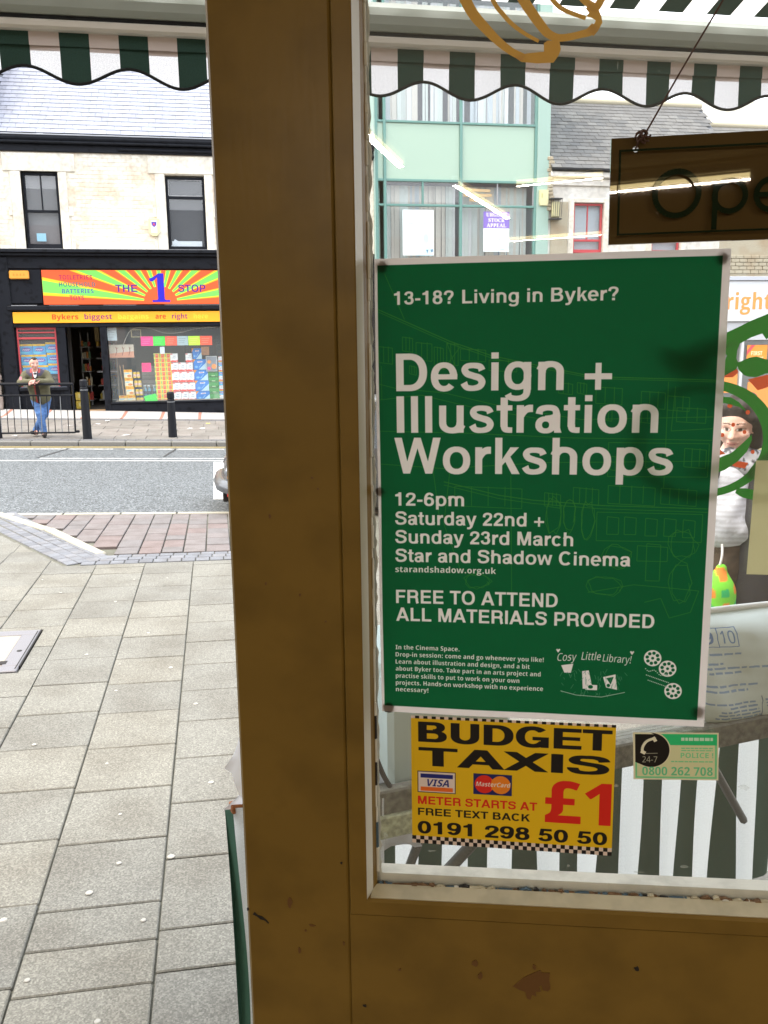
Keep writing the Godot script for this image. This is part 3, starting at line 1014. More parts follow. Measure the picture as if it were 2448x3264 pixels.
# ------------------------------------------------------------------ pavements, paving, road
func paver(x0: float, x1: float, z0: float, z1: float, thick: float, m: Material, parent: Node, called: String, rise := 0.0, shared := {}) -> void:
	var cx := (x0 + x1) / 2
	var cz := (z0 + z1) / 2
	var key := "%.3f_%.3f_%s" % [x1 - x0, z1 - z0, m.resource_name]
	if not shared.has(key):
		shared[key] = MB.new().box(Vector3(0, -thick / 2, 0), Vector3(x1 - x0, thick, z1 - z0), 0.004).mesh(null, m)
	var o := MeshInstance3D.new()
	o.mesh = shared[key]
	put(o, called, parent)
	var e := 0.05
	var nx := Vector3(2 * e, ground(cx + e, cz) - ground(cx - e, cz), 0).normalized()
	var nz := Vector3(0, ground(cx, cz + e) - ground(cx, cz - e), 2 * e).normalized()
	nz = (nz - nx * nz.dot(nx)).normalized()
	o.transform = Transform3D(Basis(nx, nz.cross(nx), nz), Vector3(cx, ground(cx, cz) + rise, cz)).rotated_local(Vector3.RIGHT, rng.randf_range(-0.004, 0.004)).rotated_local(Vector3.BACK, rng.randf_range(-0.004, 0.004))

func ground_and_street() -> void:
	var g := MB.new()
	var xs := [-300.0, -60.0, -20.0, 20.0, 60.0, 300.0]
	var zs := [300.0, 12.0, -0.4, -7.6, -9.9, -17.7, -24.0, -60.0, -300.0]
	for i in 5:
		for j in 8:
			var q := []
			for c in [[0, 0], [1, 0], [1, 1], [0, 1]]:
				var x: float = xs[i + c[0]]
				var z: float = zs[j + c[1]]
				q.append(Vector3(x, ground(x, z) - 0.3, z))
			g.quad(q[0], q[1], q[2], q[3], Vector3.UP)
	structure(part("ground", g, M.joint))

	# near pavement: a mortar bed with slabs on it, cut to the line of the edging and round the cover
	var pv: Node3D = structure(sheet("pavement", strip(-8, 8, -0.55, -7.45), -0.012, M.joint))
	sheet("mortar_bed", [[Vector2(-60, -7.45), Vector2(-60, -10.16)], [Vector2(-2.85, -7.45), Vector2(-2.85, -10.16)], [Vector2(-1.3, -7.45), Vector2(-1.3, -7.46)]], -0.012, M.joint, pv, 2.0)
	var area := PackedVector2Array([Vector2(-8, -0.56), Vector2(8, -0.56), Vector2(8, -7.425), Vector2(-1.315, -7.425), Vector2(-2.78, -10.1), Vector2(-8, -10.1)])
	var hole := PackedVector2Array([Vector2(-2.04, -4.965), Vector2(-1.165, -4.965), Vector2(-1.165, -5.735), Vector2(-2.04, -5.735)])
	var sh := {}
	var rest := MB.new()
	for i in range(-19, 20):
		var x0 := -0.26 + i * 0.395
		var off: float = [0.0, 0.19, 0.06, 0.28, 0.13][posmod(i * 3 + 1, 5)]
		var z := -0.555 if i == -1 else -0.6 - off
		var j := 0
		while z > -10.1:
			var d := 0.395
			if i == -1 and j in [4, 5, 6] or (i != -1 and posmod(i * 7 + j * 5, 17) == 3):
				d = 0.195
			var z1 := z - d
			j += 1
			var m: Material = M["slab_%d" % rng.randi_range(0, 3)]
			var rise := rng.randf_range(-0.0015, 0.0015)
			var r := PackedVector2Array([Vector2(x0 + 0.003, z1 + 0.003), Vector2(x0 + 0.392, z1 + 0.003), Vector2(x0 + 0.392, z - 0.003), Vector2(x0 + 0.003, z - 0.003)])
			if x0 > -2.9 and x0 < 0.5 and z < -1.2 or x0 > 2.2 and x0 < 3.8 and z < -2.4 and z > -7.2:
				for k in Geometry2D.intersect_polygons(r, area):
					for p in Geometry2D.clip_polygons(k, hole):
						var size := 0.0
						var full: bool = p.size() == 4
						for v: Vector2 in p:
							full = full and (absf(v.x - r[0].x) < 0.001 or absf(v.x - r[1].x) < 0.001) and (absf(v.y - z1 - 0.003) < 0.001 or absf(v.y - z + 0.003) < 0.001)
						if full:
							paver(x0 + 0.003, x0 + 0.392, z1 + 0.003, z - 0.003, 0.05, m, pv, "slab", rise, sh)
						elif p.size() > 2:
							var b := MB.new()
							var c := Vector2(x0 + 0.2, (z + z1) / 2)
							var q := PackedVector2Array()
							for v: Vector2 in p:
								q.append(Vector2(v.x - c.x, -(v.y - c.y)))
							b.prism(q, Transform3D(Basis(Vector3.RIGHT, Vector3.FORWARD, Vector3.UP)), -0.05, 0.0)
							var o := part("slab", b, m, pv)
							o.position = Vector3(c.x, ground(c.x, c.y) + rise, c.y)
							o.rotation.z = -atan(ground(c.x - 0.5, c.y) - ground(c.x + 0.5, c.y))
			elif z1 > -7.42:
				rest.box(Vector3(x0 + 0.197, ground(x0 + 0.2, (z + z1) / 2) - 0.025, (z + z1) / 2), Vector3(0.388, 0.05, z - z1 - 0.006), 0.004)
			z = z1
	part("slabs_beyond", rest, M.slab_0, pv).set_meta("kind", "stuff")

	# blue-grey setts: two rows along the bay, then turning off along its splayed end
	var sp: Node3D = structure(sheet("paved_edging", [[Vector2(-2.5, -10.15), Vector2(-2.9, -9.5)], [Vector2(-1.7, -9.12), Vector2(-2.05, -8.6)], [Vector2(-1.03, -7.8), Vector2(-1.36, -7.4)], [Vector2(6.0, -7.8), Vector2(6.0, -7.4)]], -0.008, M.joint))
	for i in 22:
		for r in 3:
			var x0 := -1.3 + i * 0.118 + r * 0.02
			if x0 < -1.22 + r * -0.0:
				continue
			var z0: float = -7.45 - r * 0.115
			if x0 < 0.6:
				paver(x0, x0 + 0.11, z0 - 0.107, z0, 0.06, M["sett_%d" % rng.randi_range(0, 2)], sp, "sett", rng.randf_range(0.0, 0.004), sh)
	var a := Vector2(-1.3, -7.46)                                           # the diagonal part
	var dir := Vector2(-1.35, -2.45).normalized()
	var side := Vector2(dir.y, -dir.x) * -1.0
	for i in 24:
		for r in 4:
			var wide := 0.14
			var c := a + dir * (i * 0.125 + 0.06) + side * (0.06 + r * 0.1) * (1.0 + 0.012 * i)
			if c.y < -7.44:
				var o := MeshInstance3D.new()
				var key := "diag%d" % (posmod(i * 5 + r, 3))
				if not sh.has(key):
					sh[key] = MB.new().box(Vector3(0, -0.03, 0), Vector3(0.117, 0.06, 0.095), 0.005).mesh(null, M["sett_%d" % posmod(i * 5 + r, 3)])
				o.mesh = sh[key]
				put(o, "sett", sp)
				o.position = Vector3(c.x, ground(c.x, c.y) + rng.randf_range(0.001, 0.005), c.y)
				o.rotation.y = -dir.angle() + rng.randf_range(-0.04, 0.04)
	# cream edging stone along the splay
	var ce := MB.new()
	for q in [[Vector2(-1.06, -7.86), Vector2(-1.72, -9.12)], [Vector2(-1.73, -9.14), Vector2(-2.45, -10.2)]]:
		var d: Vector2 = (q[1] - q[0]).normalized()
		var m: Vector2 = (q[0] + q[1]) / 2 + Vector2(d.y, -d.x) * 0.0
		ce.box(Vector3(m.x, ground(m.x, m.y) - 0.03, m.y), Vector3(q[0].distance_to(q[1]) - 0.01, 0.1, 0.1), 0.012, Basis(Vector3.UP, -d.angle()))
	part("edging_stone", ce, M.cream_kerb, sp)

	# parking bay of red-brown setts
	var by: Node3D = structure(sheet("parking_bay", [[Vector2(-2.42, -10.12), Vector2(-2.4, -10.1)], [Vector2(-1.75, -10.12), Vector2(-1.74, -9.15)], [Vector2(-1.06, -10.12), Vector2(-1.05, -7.82)], [Vector2(8.0, -10.12), Vector2(8.0, -7.82)]], -0.022, M.joint))
	var widths := [0.19, 0.2, 0.22, 0.19, 0.21, 0.23, 0.21, 0.2]
	var x := -2.2
	var n := 0
	while x < 1.0:
		var w: float = widths[n % 8]
		n += 1
		var z := -7.83
		if x < -1.06:
			z = -7.9 + (x + 0.05 + 1.06) * 1.83
		z -= rng.randf_range(0.0, 0.12) if x < -1.06 else 0.0
		while z > -10.0:
			var d := rng.randf_range(0.24, 0.38)
			var z1 := -10.09 if z - d < -9.94 else z - d
			if z - z1 > 0.07:
				paver(x + 0.006, x + w - 0.006, z1 + 0.006, z - 0.006, 0.06, M["bay_%d" % rng.randi_range(0, 3)], by, "sett", rng.randf_range(0.0, 0.006), sh)
			z = z1
		x += w
	# pale channel line between bay and road
	var ch: Node3D = structure(sheet("channel", strip(-3.6, 8, -10.1, -10.2, 20), -0.008, M.joint))
	for i in 14:
		var x0 := -3.6 + i * 0.62
		paver(x0, x0 + 0.6, -10.21, -10.1, 0.08, M.cream_kerb, ch, "channel_stone", 0.004, sh)
	# road: one sheet with its markings 4 mm above
	var rd: Node3D = structure(sheet("road", strip(-60, 60, -10.2, -17.74, 60), 0.0, M.asphalt))
	sheet("edge_line", strip(-9, 9, -15.26, -15.36, 12), 0.004, M.line_white, rd)
	sheet("edge_line", [[Vector2(-3.0, -15.62), Vector2(-3.0, -15.68)], [Vector2(-1.0, -15.62), Vector2(-1.0, -15.68)], [Vector2(0.1, -15.62), Vector2(0.1, -15.68)]], 0.004, M.line_white, rd)
	for q in [[-9.0, -4.3], [-4.0, -1.97], [-1.75, 0.1], [0.3, 3.2]]:
		sheet("edge_line", strip(q[0], q[1], -17.15, -17.24, 4), 0.004, M.line_white, rd)
	sheet("yellow_line", strip(-20, 20, -17.42, -17.5, 20), 0.004, M.line_yellow, rd)
	sheet("yellow_line", strip(-20, 20, -17.6, -17.68, 20), 0.004, M.line_yellow, rd)
	sheet("crossing_block", strip(-0.1, 0.85, -11.1, -15.12, 2), 0.005, M.line_white, rd)
	sheet("crossing_block", strip(1.75, 2.7, -11.1, -15.12, 2), 0.005, M.line_white, rd)
	for q in [[Vector2(-3.05, -15.77), Vector2(-2.92, -16.4), Vector2(-2.85, -16.9), Vector2(-2.77, -17.3)], [Vector2(-0.96, -15.9), Vector2(-0.9, -16.5), Vector2(-0.84, -16.9), Vector2(-0.82, -17.3)]]:
		var l := []
		for p in q:
			l.append([p - Vector2(0.02, 0), p + Vector2(0.02, 0)])
		sheet("tar_seam", l, 0.006, M.crack_tar, rd)
	# far kerb and pavement
	var fk: Node3D = structure(part("kerb", MB.new().box(Vector3(0, -0.45, -17.85), Vector3(0.02, 0.02, 0.02)), M.kerb))
	for i in 24:
		var x0 := -11.5 + i * 0.875 + 0.08
		var o := part("kerb_stone", MB.new().box(Vector3.ZERO, Vector3(0.868, 0.26, 0.16), 0.018), M.kerb, fk)
		o.position = Vector3(x0 + 0.437, ground(x0 + 0.437, -17.85) - 0.13, -17.82)
		o.rotation.z = -0.036
	var fp: Node3D = structure(sheet("far_pavement", strip(-30, 40, -17.77, -22.9, 40), -0.012, M.joint))
	sheet("mortar_bed", strip(-30, 40, -22.9, -23.8, 40), -0.012, M.joint, fp)
	for i in 84:                                                            # a band of small bricks behind the kerb and one before the shops
		for q in [[-17.92, 0.105, 2], [-21.95, 0.15, 2]]:
			for r: int in q[2]:
				var x0: float = -5.6 + i * 0.075 * 1.0
				if i % 2 == 0:
					x0 = -5.6 + i * 0.105 + r * 0.05
					if x0 < 0.4:
						paver(x0, x0 + 0.2, q[0] - (r + 1) * q[1] + 0.003, q[0] - r * q[1] - 0.003, 0.05, M.brick_paving, fp, "brick", 0.002, sh)
	var rows := [-18.14, -18.75, -19.37, -19.98, -20.6, -21.22, -21.94]
	for r in 6:
		for i in 16:
			var x0 := -6.4 + i * 0.62 + (0.3 if r % 2 else 0.0) - r * 0.03
			if x0 < 0.7:
				paver(x0, x0 + 0.612, rows[r + 1] + 0.004, rows[r] - 0.004, 0.05, M["far_slab_%d" % rng.randi_range(0, 2)], fp, "slab", 0.0, sh)
	var far := MB.new()
	for i in 60:
		for r in 6:
			var x0 := 1.3 + i * 0.62 + (0.3 if r % 2 else 0.0)
			far.box(Vector3(x0, ground(x0, rows[r]) - 0.02, (rows[r] + rows[r + 1]) / 2), Vector3(0.61, 0.04, rows[r] - rows[r + 1] - 0.008))
	part("slabs_beyond", far, M.far_slab_0, fp).set_meta("kind", "stuff")
	# tiled threshold in front of the bargain shop
	var x2 := -6.0
	n = 0
	while x2 < 3.0:
		var w := 0.86
		for q in [[-22.88, -22.34], [-23.7, -22.885]]:
			paver(x2, x2 + w, q[0], q[1], 0.05, M.white_tile, fp, "threshold_tile", 0.012, sh)
			paver(x2 + w + 0.002, x2 + w + 0.07, q[0], q[1], 0.05, M.red_tile, fp, "threshold_tile", 0.012, sh)
		x2 += w + 0.072

# ------------------------------------------------------------------ the bargain shop across the road
func sash(t: Node3D, x0: float, x1: float, y0: float, y1: float, parts: Array, m: Material, zf: float, called := "window", backing: Material = null) -> Node3D:
	var w := Node3D.new()                                                    # frame bars round the opening and at the given heights and places, a pane behind, something behind the pane
	put(w, called, t)
	var b := MB.new()
	var th := 0.055
	b.span(x0, x0 + th, y0, y1, zf, zf - 0.08, 0.006).span(x1 - th, x1, y0, y1, zf, zf - 0.08, 0.006).span(x0 + th, x1 - th, y1 - th, y1, zf, zf - 0.08, 0.006).span(x0 + th, x1 - th, y0, y0 + th * 1.6, zf, zf - 0.08, 0.006)
	for q in parts:
		if q[0] == "h":
			b.span(x0 + th, x1 - th, q[1] - 0.03, q[1] + 0.03, zf - 0.004, zf - 0.07, 0.006)
		else:
			b.span(q[1] - 0.014, q[1] + 0.014, q[2], q[3], zf - 0.008, zf - 0.06, 0.004)
	part("frame", b, m, w)
	part("pane", MB.new().span(x0 + th, x1 - th, y0 + th, y1 - th, zf - 0.04, zf - 0.046), M.pane_glass, w)
	if backing:
		part("blind", MB.new().span(x0 + 0.01, x1 - 0.01, y0 + 0.01, y1 - 0.01, zf - 0.16, zf - 0.18), backing, w)
	return w

func wall_with_holes(b: MB, x0: float, x1: float, y0: float, y1: float, z0: float, z1: float, holes: Array) -> MB:   # holes from left to right, each [x0, x1, y0, y1]
	var x := x0
	for q in holes:
		if q[0] > x:
			b.span(x, q[0], y0, y1, z0, z1)
		if q[2] > y0:
			b.span(q[0], q[1], y0, q[2], z0, z1)
		if q[3] < y1:
			b.span(q[0], q[1], q[3], y1, z0, z1)
		x = q[1]
	if x < x1:
		b.span(x, x1, y0, y1, z0, z1)
	return b

func bargain_shop() -> void:
	var t := thing("bargain_shop", "cream painted brick building with black shopfront and sunburst fascia across the road", "shop")
	var F := FRONT
	var holes := [[-4.44, -3.57, 4.18, 6.0], [-1.02, -0.05, 4.16, 5.98], [2.45, 3.35, 4.16, 5.98]]
	part("wall", wall_with_holes(MB.new(), -5.3, 4.3, 4.1, 6.45, F - 0.012, F - 0.3, holes), M.cream_mortar, t)
	part("side_wall", MB.new().span(-5.3, -5.0, -0.5, 4.1, F - 0.3, F - 8).span(4.0, 4.3, -0.5, 6.45, F - 0.3, F - 8).span(-5.3, 4.3, -0.5, 6.45, F - 8, F - 8.3).span(-5.3, -5.0, 4.1, 6.45, F - 0.3, F - 8), M.cream_mortar, t)
	part("upper_floor", MB.new().span(-5.0, 4.0, 3.95, 4.1, F - 0.3, F - 8), M.shop_wall, t)
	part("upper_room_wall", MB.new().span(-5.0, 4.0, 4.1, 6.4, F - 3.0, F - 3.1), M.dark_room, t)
	part("wall", wall_with_holes(MB.new(), -5.3, 4.3, -0.5, 4.1, F - 0.05, F - 0.25, [[-4.87, -3.9, 0.78, 2.3], [-3.68, -2.8, -0.5, 2.28], [-2.68, 0.75, 0.34, 2.28]]), M.black_paint, t)
	# painted bricks, each proud of the joints
	var wall := Node3D.new()
	put(wall, "brickwork", t)
	var kinds := {}
	for r in 23:
		var y := 4.175 + r * 0.0985
		if y > 6.38:
			break
		for i in 42:
			var x := -5.28 + i * 0.232 + (0.116 if r % 2 else 0.0)
			var clear := x < 4.05
			for q in holes:
				var e0: float = q[0] - (0.24 if r % 7 < 4 else 0.33)
				var e1: float = q[1] + (0.2 if r % 7 < 4 else 0.3)
				if x + 0.22 > e0 and x < e1 or (y > 6.0 and x + 0.22 > q[0] - 0.45 and x < q[1] + 0.45):
					clear = false
			if not clear or x > 0.4:
				continue
			var k := rng.randi_range(0, 3)
			if not kinds.has(k):
				kinds[k] = MB.new().box(Vector3.ZERO, Vector3(0.223, 0.09, 0.04), 0.006).mesh(null, M["cream_brick_%d" % k])
			var o := MeshInstance3D.new()
			o.mesh = kinds[k]
			put(o, "brick", wall)
			o.position = Vector3(x + 0.112, y + 0.045, F - 0.028 + rng.randf_range(0.0, 0.005))
	# stone surrounds
	for q in holes:
		var s := Node3D.new()
		put(s, "window_surround", t)
		part("lintel", MB.new().span(q[0] - 0.4, q[1] + 0.42, 6.0, 6.42, F + 0.03, F - 0.2, 0.01), M.cream_stone, s)
		for e in [[q[0] - 0.24, q[0]], [q[1], q[1] + 0.2]]:
			part("jamb_stone", MB.new().span(e[0], e[1], 4.16, 5.996, F + 0.025, F - 0.2, 0.01), M.cream_stone, s)
		for e in [[q[0] - 0.33, q[0] - 0.243], [q[1] + 0.203, q[1] + 0.31]]:
			for y in [4.16, 4.96]:
				part("quoin", MB.new().span(e[0], e[1], y, y + 0.22, F + 0.02, F - 0.05, 0.01), M.cream_stone, s)
	# upper windows
	var w := sash(t, -4.42, -3.59, 4.18, 5.98, [["h", 5.08], ["v", -4.0, 5.08, 5.95]], M.black_paint, F - 0.1, "window", M.blind)
	part("sill", MB.new().span(-4.42, -3.59, 4.18, 4.3, F - 0.06, F - 0.12, 0.01), M.black_paint, w)
	part("blue_card", MB.new().span(-4.2, -3.98, 4.37, 4.56, F - 0.148, F - 0.152), mat("pale_blue_card", L(0.3, 0.6, 0.75), 0.7), w)
	w = sash(t, -1.0, -0.06, 4.18, 5.95, [["h", 5.45]], M.black_paint, F - 0.1, "window", M.dark_blind)
	part("flaking_paint", MB.new().span(-0.94, -0.14, 5.49, 5.505, F - 0.099, F - 0.101).span(-0.95, -0.935, 5.5, 5.88, F - 0.099, F - 0.101).span(-0.94, -0.14, 5.87, 5.88, F - 0.099, F - 0.101), M.worn_white, w)
	part("papers", MB.new().box(Vector3(-0.55, 4.3, F - 0.152), Vector3(0.75, 0.2, 0.006)).box(Vector3(-0.8, 4.28, F - 0.15), Vector3(0.26, 0.24, 0.005), 0.0, Basis(Vector3.BACK, -0.5)), mat("pale_paper", L(0.6, 0.66, 0.7), 0.8), w)
	sash(t, 2.47, 3.33, 4.18, 5.95, [["h", 5.08]], M.black_paint, F - 0.1, "window", M.blind)
	# eaves, gutter, roof
	part("eaves_board", MB.new().span(-5.3, 4.3, 6.45, 6.62, F + 0.06, F - 0.3, 0.01), M.black_paint, t)
	part("gutter", MB.new().span(-5.3, 4.3, 6.62, 6.69, F + 0.2, F + 0.02, 0.02).tube([Vector3(-5.3, 6.74, F + 0.16), Vector3(4.3, 6.74, F + 0.16)], 0.065, 10).tube([Vector3(-2.1, 6.53, F + 0.09), Vector3(4.3, 6.51, F + 0.09)], 0.035, 8), M.black_paint, t)
	part("gutter_lip", MB.new().span(-5.3, 4.3, 6.795, 6.825, F + 0.225, F + 0.1, 0.01), mat("gutter_grey", L(0.36, 0.38, 0.42), 0.5), t)
	var roof := Node3D.new()
	put(roof, "roof", t)
	var pitch := deg_to_rad(36)
	var up := Vector3(0, sin(pitch), -cos(pitch))
	var nrm := Vector3(0, cos(pitch), sin(pitch))
	var eave := Vector3(0, 6.83, F + 0.2)
	var bed := MB.new()
	bed.quad(eave + Vector3(-5.3, 0, 0), eave + Vector3(4.3, 0, 0), eave + Vector3(4.3, 0, 0) + up * 7.5, eave + Vector3(-5.3, 0, 0) + up * 7.5, nrm)
	bed.quad(eave + Vector3(-5.3, 0, 0) + up * 7.5, eave + Vector3(4.3, 0, 0) + up * 7.5, Vector3(4.3, 6.6, F - 12), Vector3(-5.3, 6.6, F - 12), Vector3(0, 1, -1))
	part("roof_bed", bed, M.slate_bed, roof)
	var ms := []
	for k in 4:
		ms.append(MB.new().box(Vector3.ZERO, Vector3(0.322, 0.009, 0.31), 0.002).mesh(null, M["slate_%d" % k]))
	var count := 0
	var rest := MB.new()
	for r in 30:
		for i in 32:
			var x := -5.28 + i * 0.328 + (0.164 if r % 2 else 0.0)
			if x > 4.2:
				continue
			var tilt := 0.05
			var c := eave + Vector3(x + 0.162, 0, 0) + up * (r * 0.245 + 0.15) + nrm * 0.018
			var bs := Basis(Vector3.RIGHT, nrm, -up).rotated(Vector3.RIGHT, -tilt)
			if x > -5.2 and x < 0.3 and r < 21 and count < 300:
				count += 1
				var o := MeshInstance3D.new()
				o.mesh = ms[rng.randi_range(0, 3)]
				put(o, "slate", roof)
				o.transform = Transform3D(bs, c + nrm * rng.randf_range(0.0, 0.002))
			else:
				rest.box(c, Vector3(0.322, 0.009, 0.31), 0.0, bs)
	part("slates_beyond", rest, M.slate_1, roof).set_meta("kind", "stuff")
	part("ridge", MB.new().tube([eave + up * 7.52 + Vector3(-5.3, 0, 0), eave + up * 7.52 + Vector3(4.3, 0, 0)], 0.12, 8), M.slate_0, roof)
	part("verge_flashing", MB.new().box(eave + Vector3(-5.27, 0, 0) + up * 3.75 + nrm * 0.08, Vector3(0.1, 0.12, 7.5), 0.01, Basis(Vector3.RIGHT, nrm, -up)), M.lead_flashing, roof)
	# shopfront
	part("cornice", MB.new().span(-5.3, 1.9, 4.07, 4.15, F + 0.26, F - 0.05, 0.012).span(-5.3, 1.9, 4.0, 4.066, F + 0.18, F - 0.05, 0.012), M.black_paint, t)
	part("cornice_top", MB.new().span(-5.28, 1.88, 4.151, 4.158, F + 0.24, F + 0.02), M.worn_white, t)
	part("frieze", MB.new().span(-5.3, 1.9, 3.7, 4.0, F + 0.05, F - 0.05, 0.006), M.black_paint, t)
	part("fascia_panel", MB.new().span(-4.92, -4.16, 2.86, 3.68, F + 0.03, F - 0.04, 0.006), M.black_paint, t)
	part("shutter_box", MB.new().span(-5.0, 1.7, 2.68, 2.8, F + 0.14, F - 0.04, 0.025), M.black_paint, t)
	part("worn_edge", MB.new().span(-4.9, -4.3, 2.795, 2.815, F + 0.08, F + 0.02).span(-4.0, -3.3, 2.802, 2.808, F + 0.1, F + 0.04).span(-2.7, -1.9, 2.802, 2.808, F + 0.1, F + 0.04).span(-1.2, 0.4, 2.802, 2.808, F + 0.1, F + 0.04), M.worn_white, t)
	part("pilaster", MB.new().span(-5.23, -4.9, -0.4, 3.98, F + 0.08, F - 0.05, 0.015), M.black_paint, t)
	part("pilaster", MB.new().span(1.58, 1.9, -0.4, 3.98, F + 0.08, F - 0.05, 0.015), M.black_paint, t)
	part("lower_rail", MB.new().span(-4.9, 1.58, 2.27, 2.36, F + 0.05, F - 0.05, 0.01), M.black_paint, t)
	part("door_jamb", MB.new().span(-3.9, -3.68, 0.0, 2.27, F + 0.04, F - 0.2, 0.01), M.black_paint, t)
	part("door_jamb", MB.new().span(-2.84, -2.68, -0.1, 2.27, F + 0.04, F - 0.2, 0.01), M.black_paint, t)
	part("window_sill", MB.new().span(-4.88, -3.7, 0.7, 0.78, F + 0.12, F - 0.1, 0.012), M.black_paint, t)
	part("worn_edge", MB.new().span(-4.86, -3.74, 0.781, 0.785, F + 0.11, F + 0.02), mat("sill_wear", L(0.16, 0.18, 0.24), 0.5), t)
	part("stall_riser", MB.new().span(-2.68, 0.9, -0.3, 0.31, F + 0.05, F - 0.1, 0.012), M.black_paint, t)
	part("window_sill", MB.new().span(-2.68, 0.9, 0.312, 0.36, F + 0.09, F - 0.1, 0.01), M.black_paint, t)
	part("wall_panel", MB.new().span(0.752, 1.58, -0.3, 2.27, F + 0.03, F - 0.045, 0.012), M.black_paint, t)
	part("door_step", MB.new().span(-3.66, -2.84, -0.1, 0.11, F + 0.12, F - 0.2, 0.01), M.grey_step, t)
	part("threshold", MB.new().span(-3.68, -2.84, 0.112, 0.17, F + 0.02, F - 0.2, 0.008), M.timber_sill, t)
	for q in [["shop_window", -2.66, 0.74, 0.36, 2.26], ["shop_window", -4.86, -3.91, 0.79, 2.28]]:
		part(q[0], MB.new().span(q[1], q[2], q[3], q[4], F - 0.06, F - 0.068), M.shop_glass, t)
	var rf := MB.new()                                                      # red frame of the left window
	rf.span(-4.86, -4.82, 0.79, 2.28, F - 0.03, F - 0.055, 0.004).span(-3.95, -3.91, 0.79, 2.28, F - 0.03, F - 0.055, 0.004).span(-4.82, -3.95, 2.22, 2.28, F - 0.03, F - 0.055, 0.004).span(-4.82, -3.95, 1.98, 2.03, F - 0.03, F - 0.055, 0.004).span(-4.82, -3.95, 2.13, 2.16, F - 0.03, F - 0.055, 0.004)
	part("window_frame", rf, M.red_frame, t)
	# the inside of the shop
	var inside := MB.new()
	inside.span(-5.0, 4.0, 0.1, 3.9, F - 6.9, F - 7.0)
	inside.span(-2.63, -2.6, 0.16, 3.9, F - 1.4, F - 7.0)
	part("inner_wall", inside, M.shop_wall, t)
	part("inner_floor", MB.new().span(-5.0, 4.0, -0.1, 0.16, F - 0.25, F - 8), M.shop_floor, t)
	part("inner_ceiling", MB.new().span(-5.0, 4.0, 2.75, 2.85, F - 0.25, F - 8), M.shop_wall, t)
	part("window_stage", MB.new().span(-2.6, 0.9, 0.16, 0.37, F - 0.25, F - 1.2).span(-4.9, -3.75, 0.16, 0.84, F - 0.25, F - 1.0), M.shop_wall, t)
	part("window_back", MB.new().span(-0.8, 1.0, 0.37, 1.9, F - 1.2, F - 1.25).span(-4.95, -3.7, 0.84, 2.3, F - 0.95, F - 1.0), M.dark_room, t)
	part("slat_panel", MB.new().span(-1.95, -1.4, 0.37, 1.25, F - 0.9, F - 0.93), mat("slat_grey", L(0.34, 0.33, 0.3), 0.7), t)
	var sl := MB.new()
	for i in 7:
		sl.span(-1.94, -1.41, 0.45 + i * 0.11, 0.455 + i * 0.11, F - 0.898, F - 0.9)
	part("slat_groove", sl, M.dark_room, t)
	# writing: the sunburst board
	var c := Canvas.new(1368, 200, Color(0.96, 0.36, 0.16))
	var px := 241.0                                                          # pixels per metre, board from x = -4.13 to 1.55
	var hub := Vector2(2.84 * px, 186)
	for i in 11:
		var step := PI / 11.0
		if true:
			for q in [[0.2, 0.74, Color(1.0, 0.78, 0.12)], [0.29, 0.65, Color(0.47, 0.9, 0.36)]]:
				var u: float = PI + (i + q[0]) * step
				var v: float = PI + (i + q[1]) * step
				c.poly(PackedVector2Array([hub + Vector2(cos(u), sin(u) * 0.92) * 100, hub + Vector2(cos(u), sin(u)) * 1200, hub + Vector2(cos(v), sin(v)) * 1200, hub + Vector2(cos(v), sin(v) * 0.92) * 100]), q[2])
	c.poly(circle(hub + Vector2(0, 12), 96, 100, 40), Color(0.96, 0.36, 0.16))
	var sf := font(true, "Droid Serif")
	write(c, "1", 2.58 * px, 3.08 * px, 188, 170, Color(0.13, 0.05, 0.75), sf)
	var purple := Color(0.34, 0.1, 0.52)
	set_type(c, "THE", 1.74 * px, 2.28 * px, 128, 44, purple)
	set_type(c, "STOP", 3.29 * px, 3.98 * px, 128, 44, purple)
	for q in [["TOILETRIES", 0.4, 1.2, 54, Color(0.68, 0.12, 0.3)], ["HOUSEHOLD", 0.39, 1.26, 96, Color(0.2, 0.42, 0.45)], ["BATTERIES", 0.45, 1.21, 135, Color(0.3, 0.32, 0.6)], ["TOYS", 0.62, 0.97, 174, Color(0.7, 0.15, 0.3)]]:
		write(c, q[0], q[1] * px, q[2] * px, q[3], 26, q[4], font(true))
	var sg := Node3D.new()
	put(sg, "sign_board", t)
	part("board", MB.new().span(-4.14, 1.56, 2.82, 3.67, F + 0.03, F - 0.02, 0.01), mat("board_edge", L(0.5, 0.12, 0.05), 0.5), sg)
	var b := MB.new()
	b.quad_uv(Vector3(-4.13, 3.66, F + 0.032), Vector3(1.55, 3.66, F + 0.032), Vector3(1.55, 2.83, F + 0.032), Vector3(-4.13, 2.83, F + 0.032), Vector3.BACK)
	part("print", b, print_mat("sunburst_print", c, 0.45), sg)
	c = Canvas.new(1280, 52, Color(1.0, 0.68, 0.13))
	var p2 := 1280.0 / 6.4
	for q in [["Bykers", 0.92, 1.55, Color(0.85, 0.25, 0.06)], ["biggest", 1.7, 2.37, Color(0.5, 0.22, 0.42)], ["bargains", 2.52, 3.27, Color(0.72, 0.8, 0.2)], ["are", 3.44, 3.7, Color(0.85, 0.25, 0.06)], ["right", 3.85, 4.24, Color(0.5, 0.22, 0.42)], ["here", 4.4, 4.76, Color(0.72, 0.8, 0.2)]]:
		write(c, q[0], q[1] * p2, q[2] * p2, 36, 25, q[3], font(true))
	sg = Node3D.new()
	put(sg, "slogan_board", t)
	part("board", MB.new().span(-4.89, 1.53, 2.375, 2.645, F + 0.08, F - 0.02, 0.008), mat("slogan_edge", L(0.7, 0.4, 0.03), 0.5), sg)
	b = MB.new()
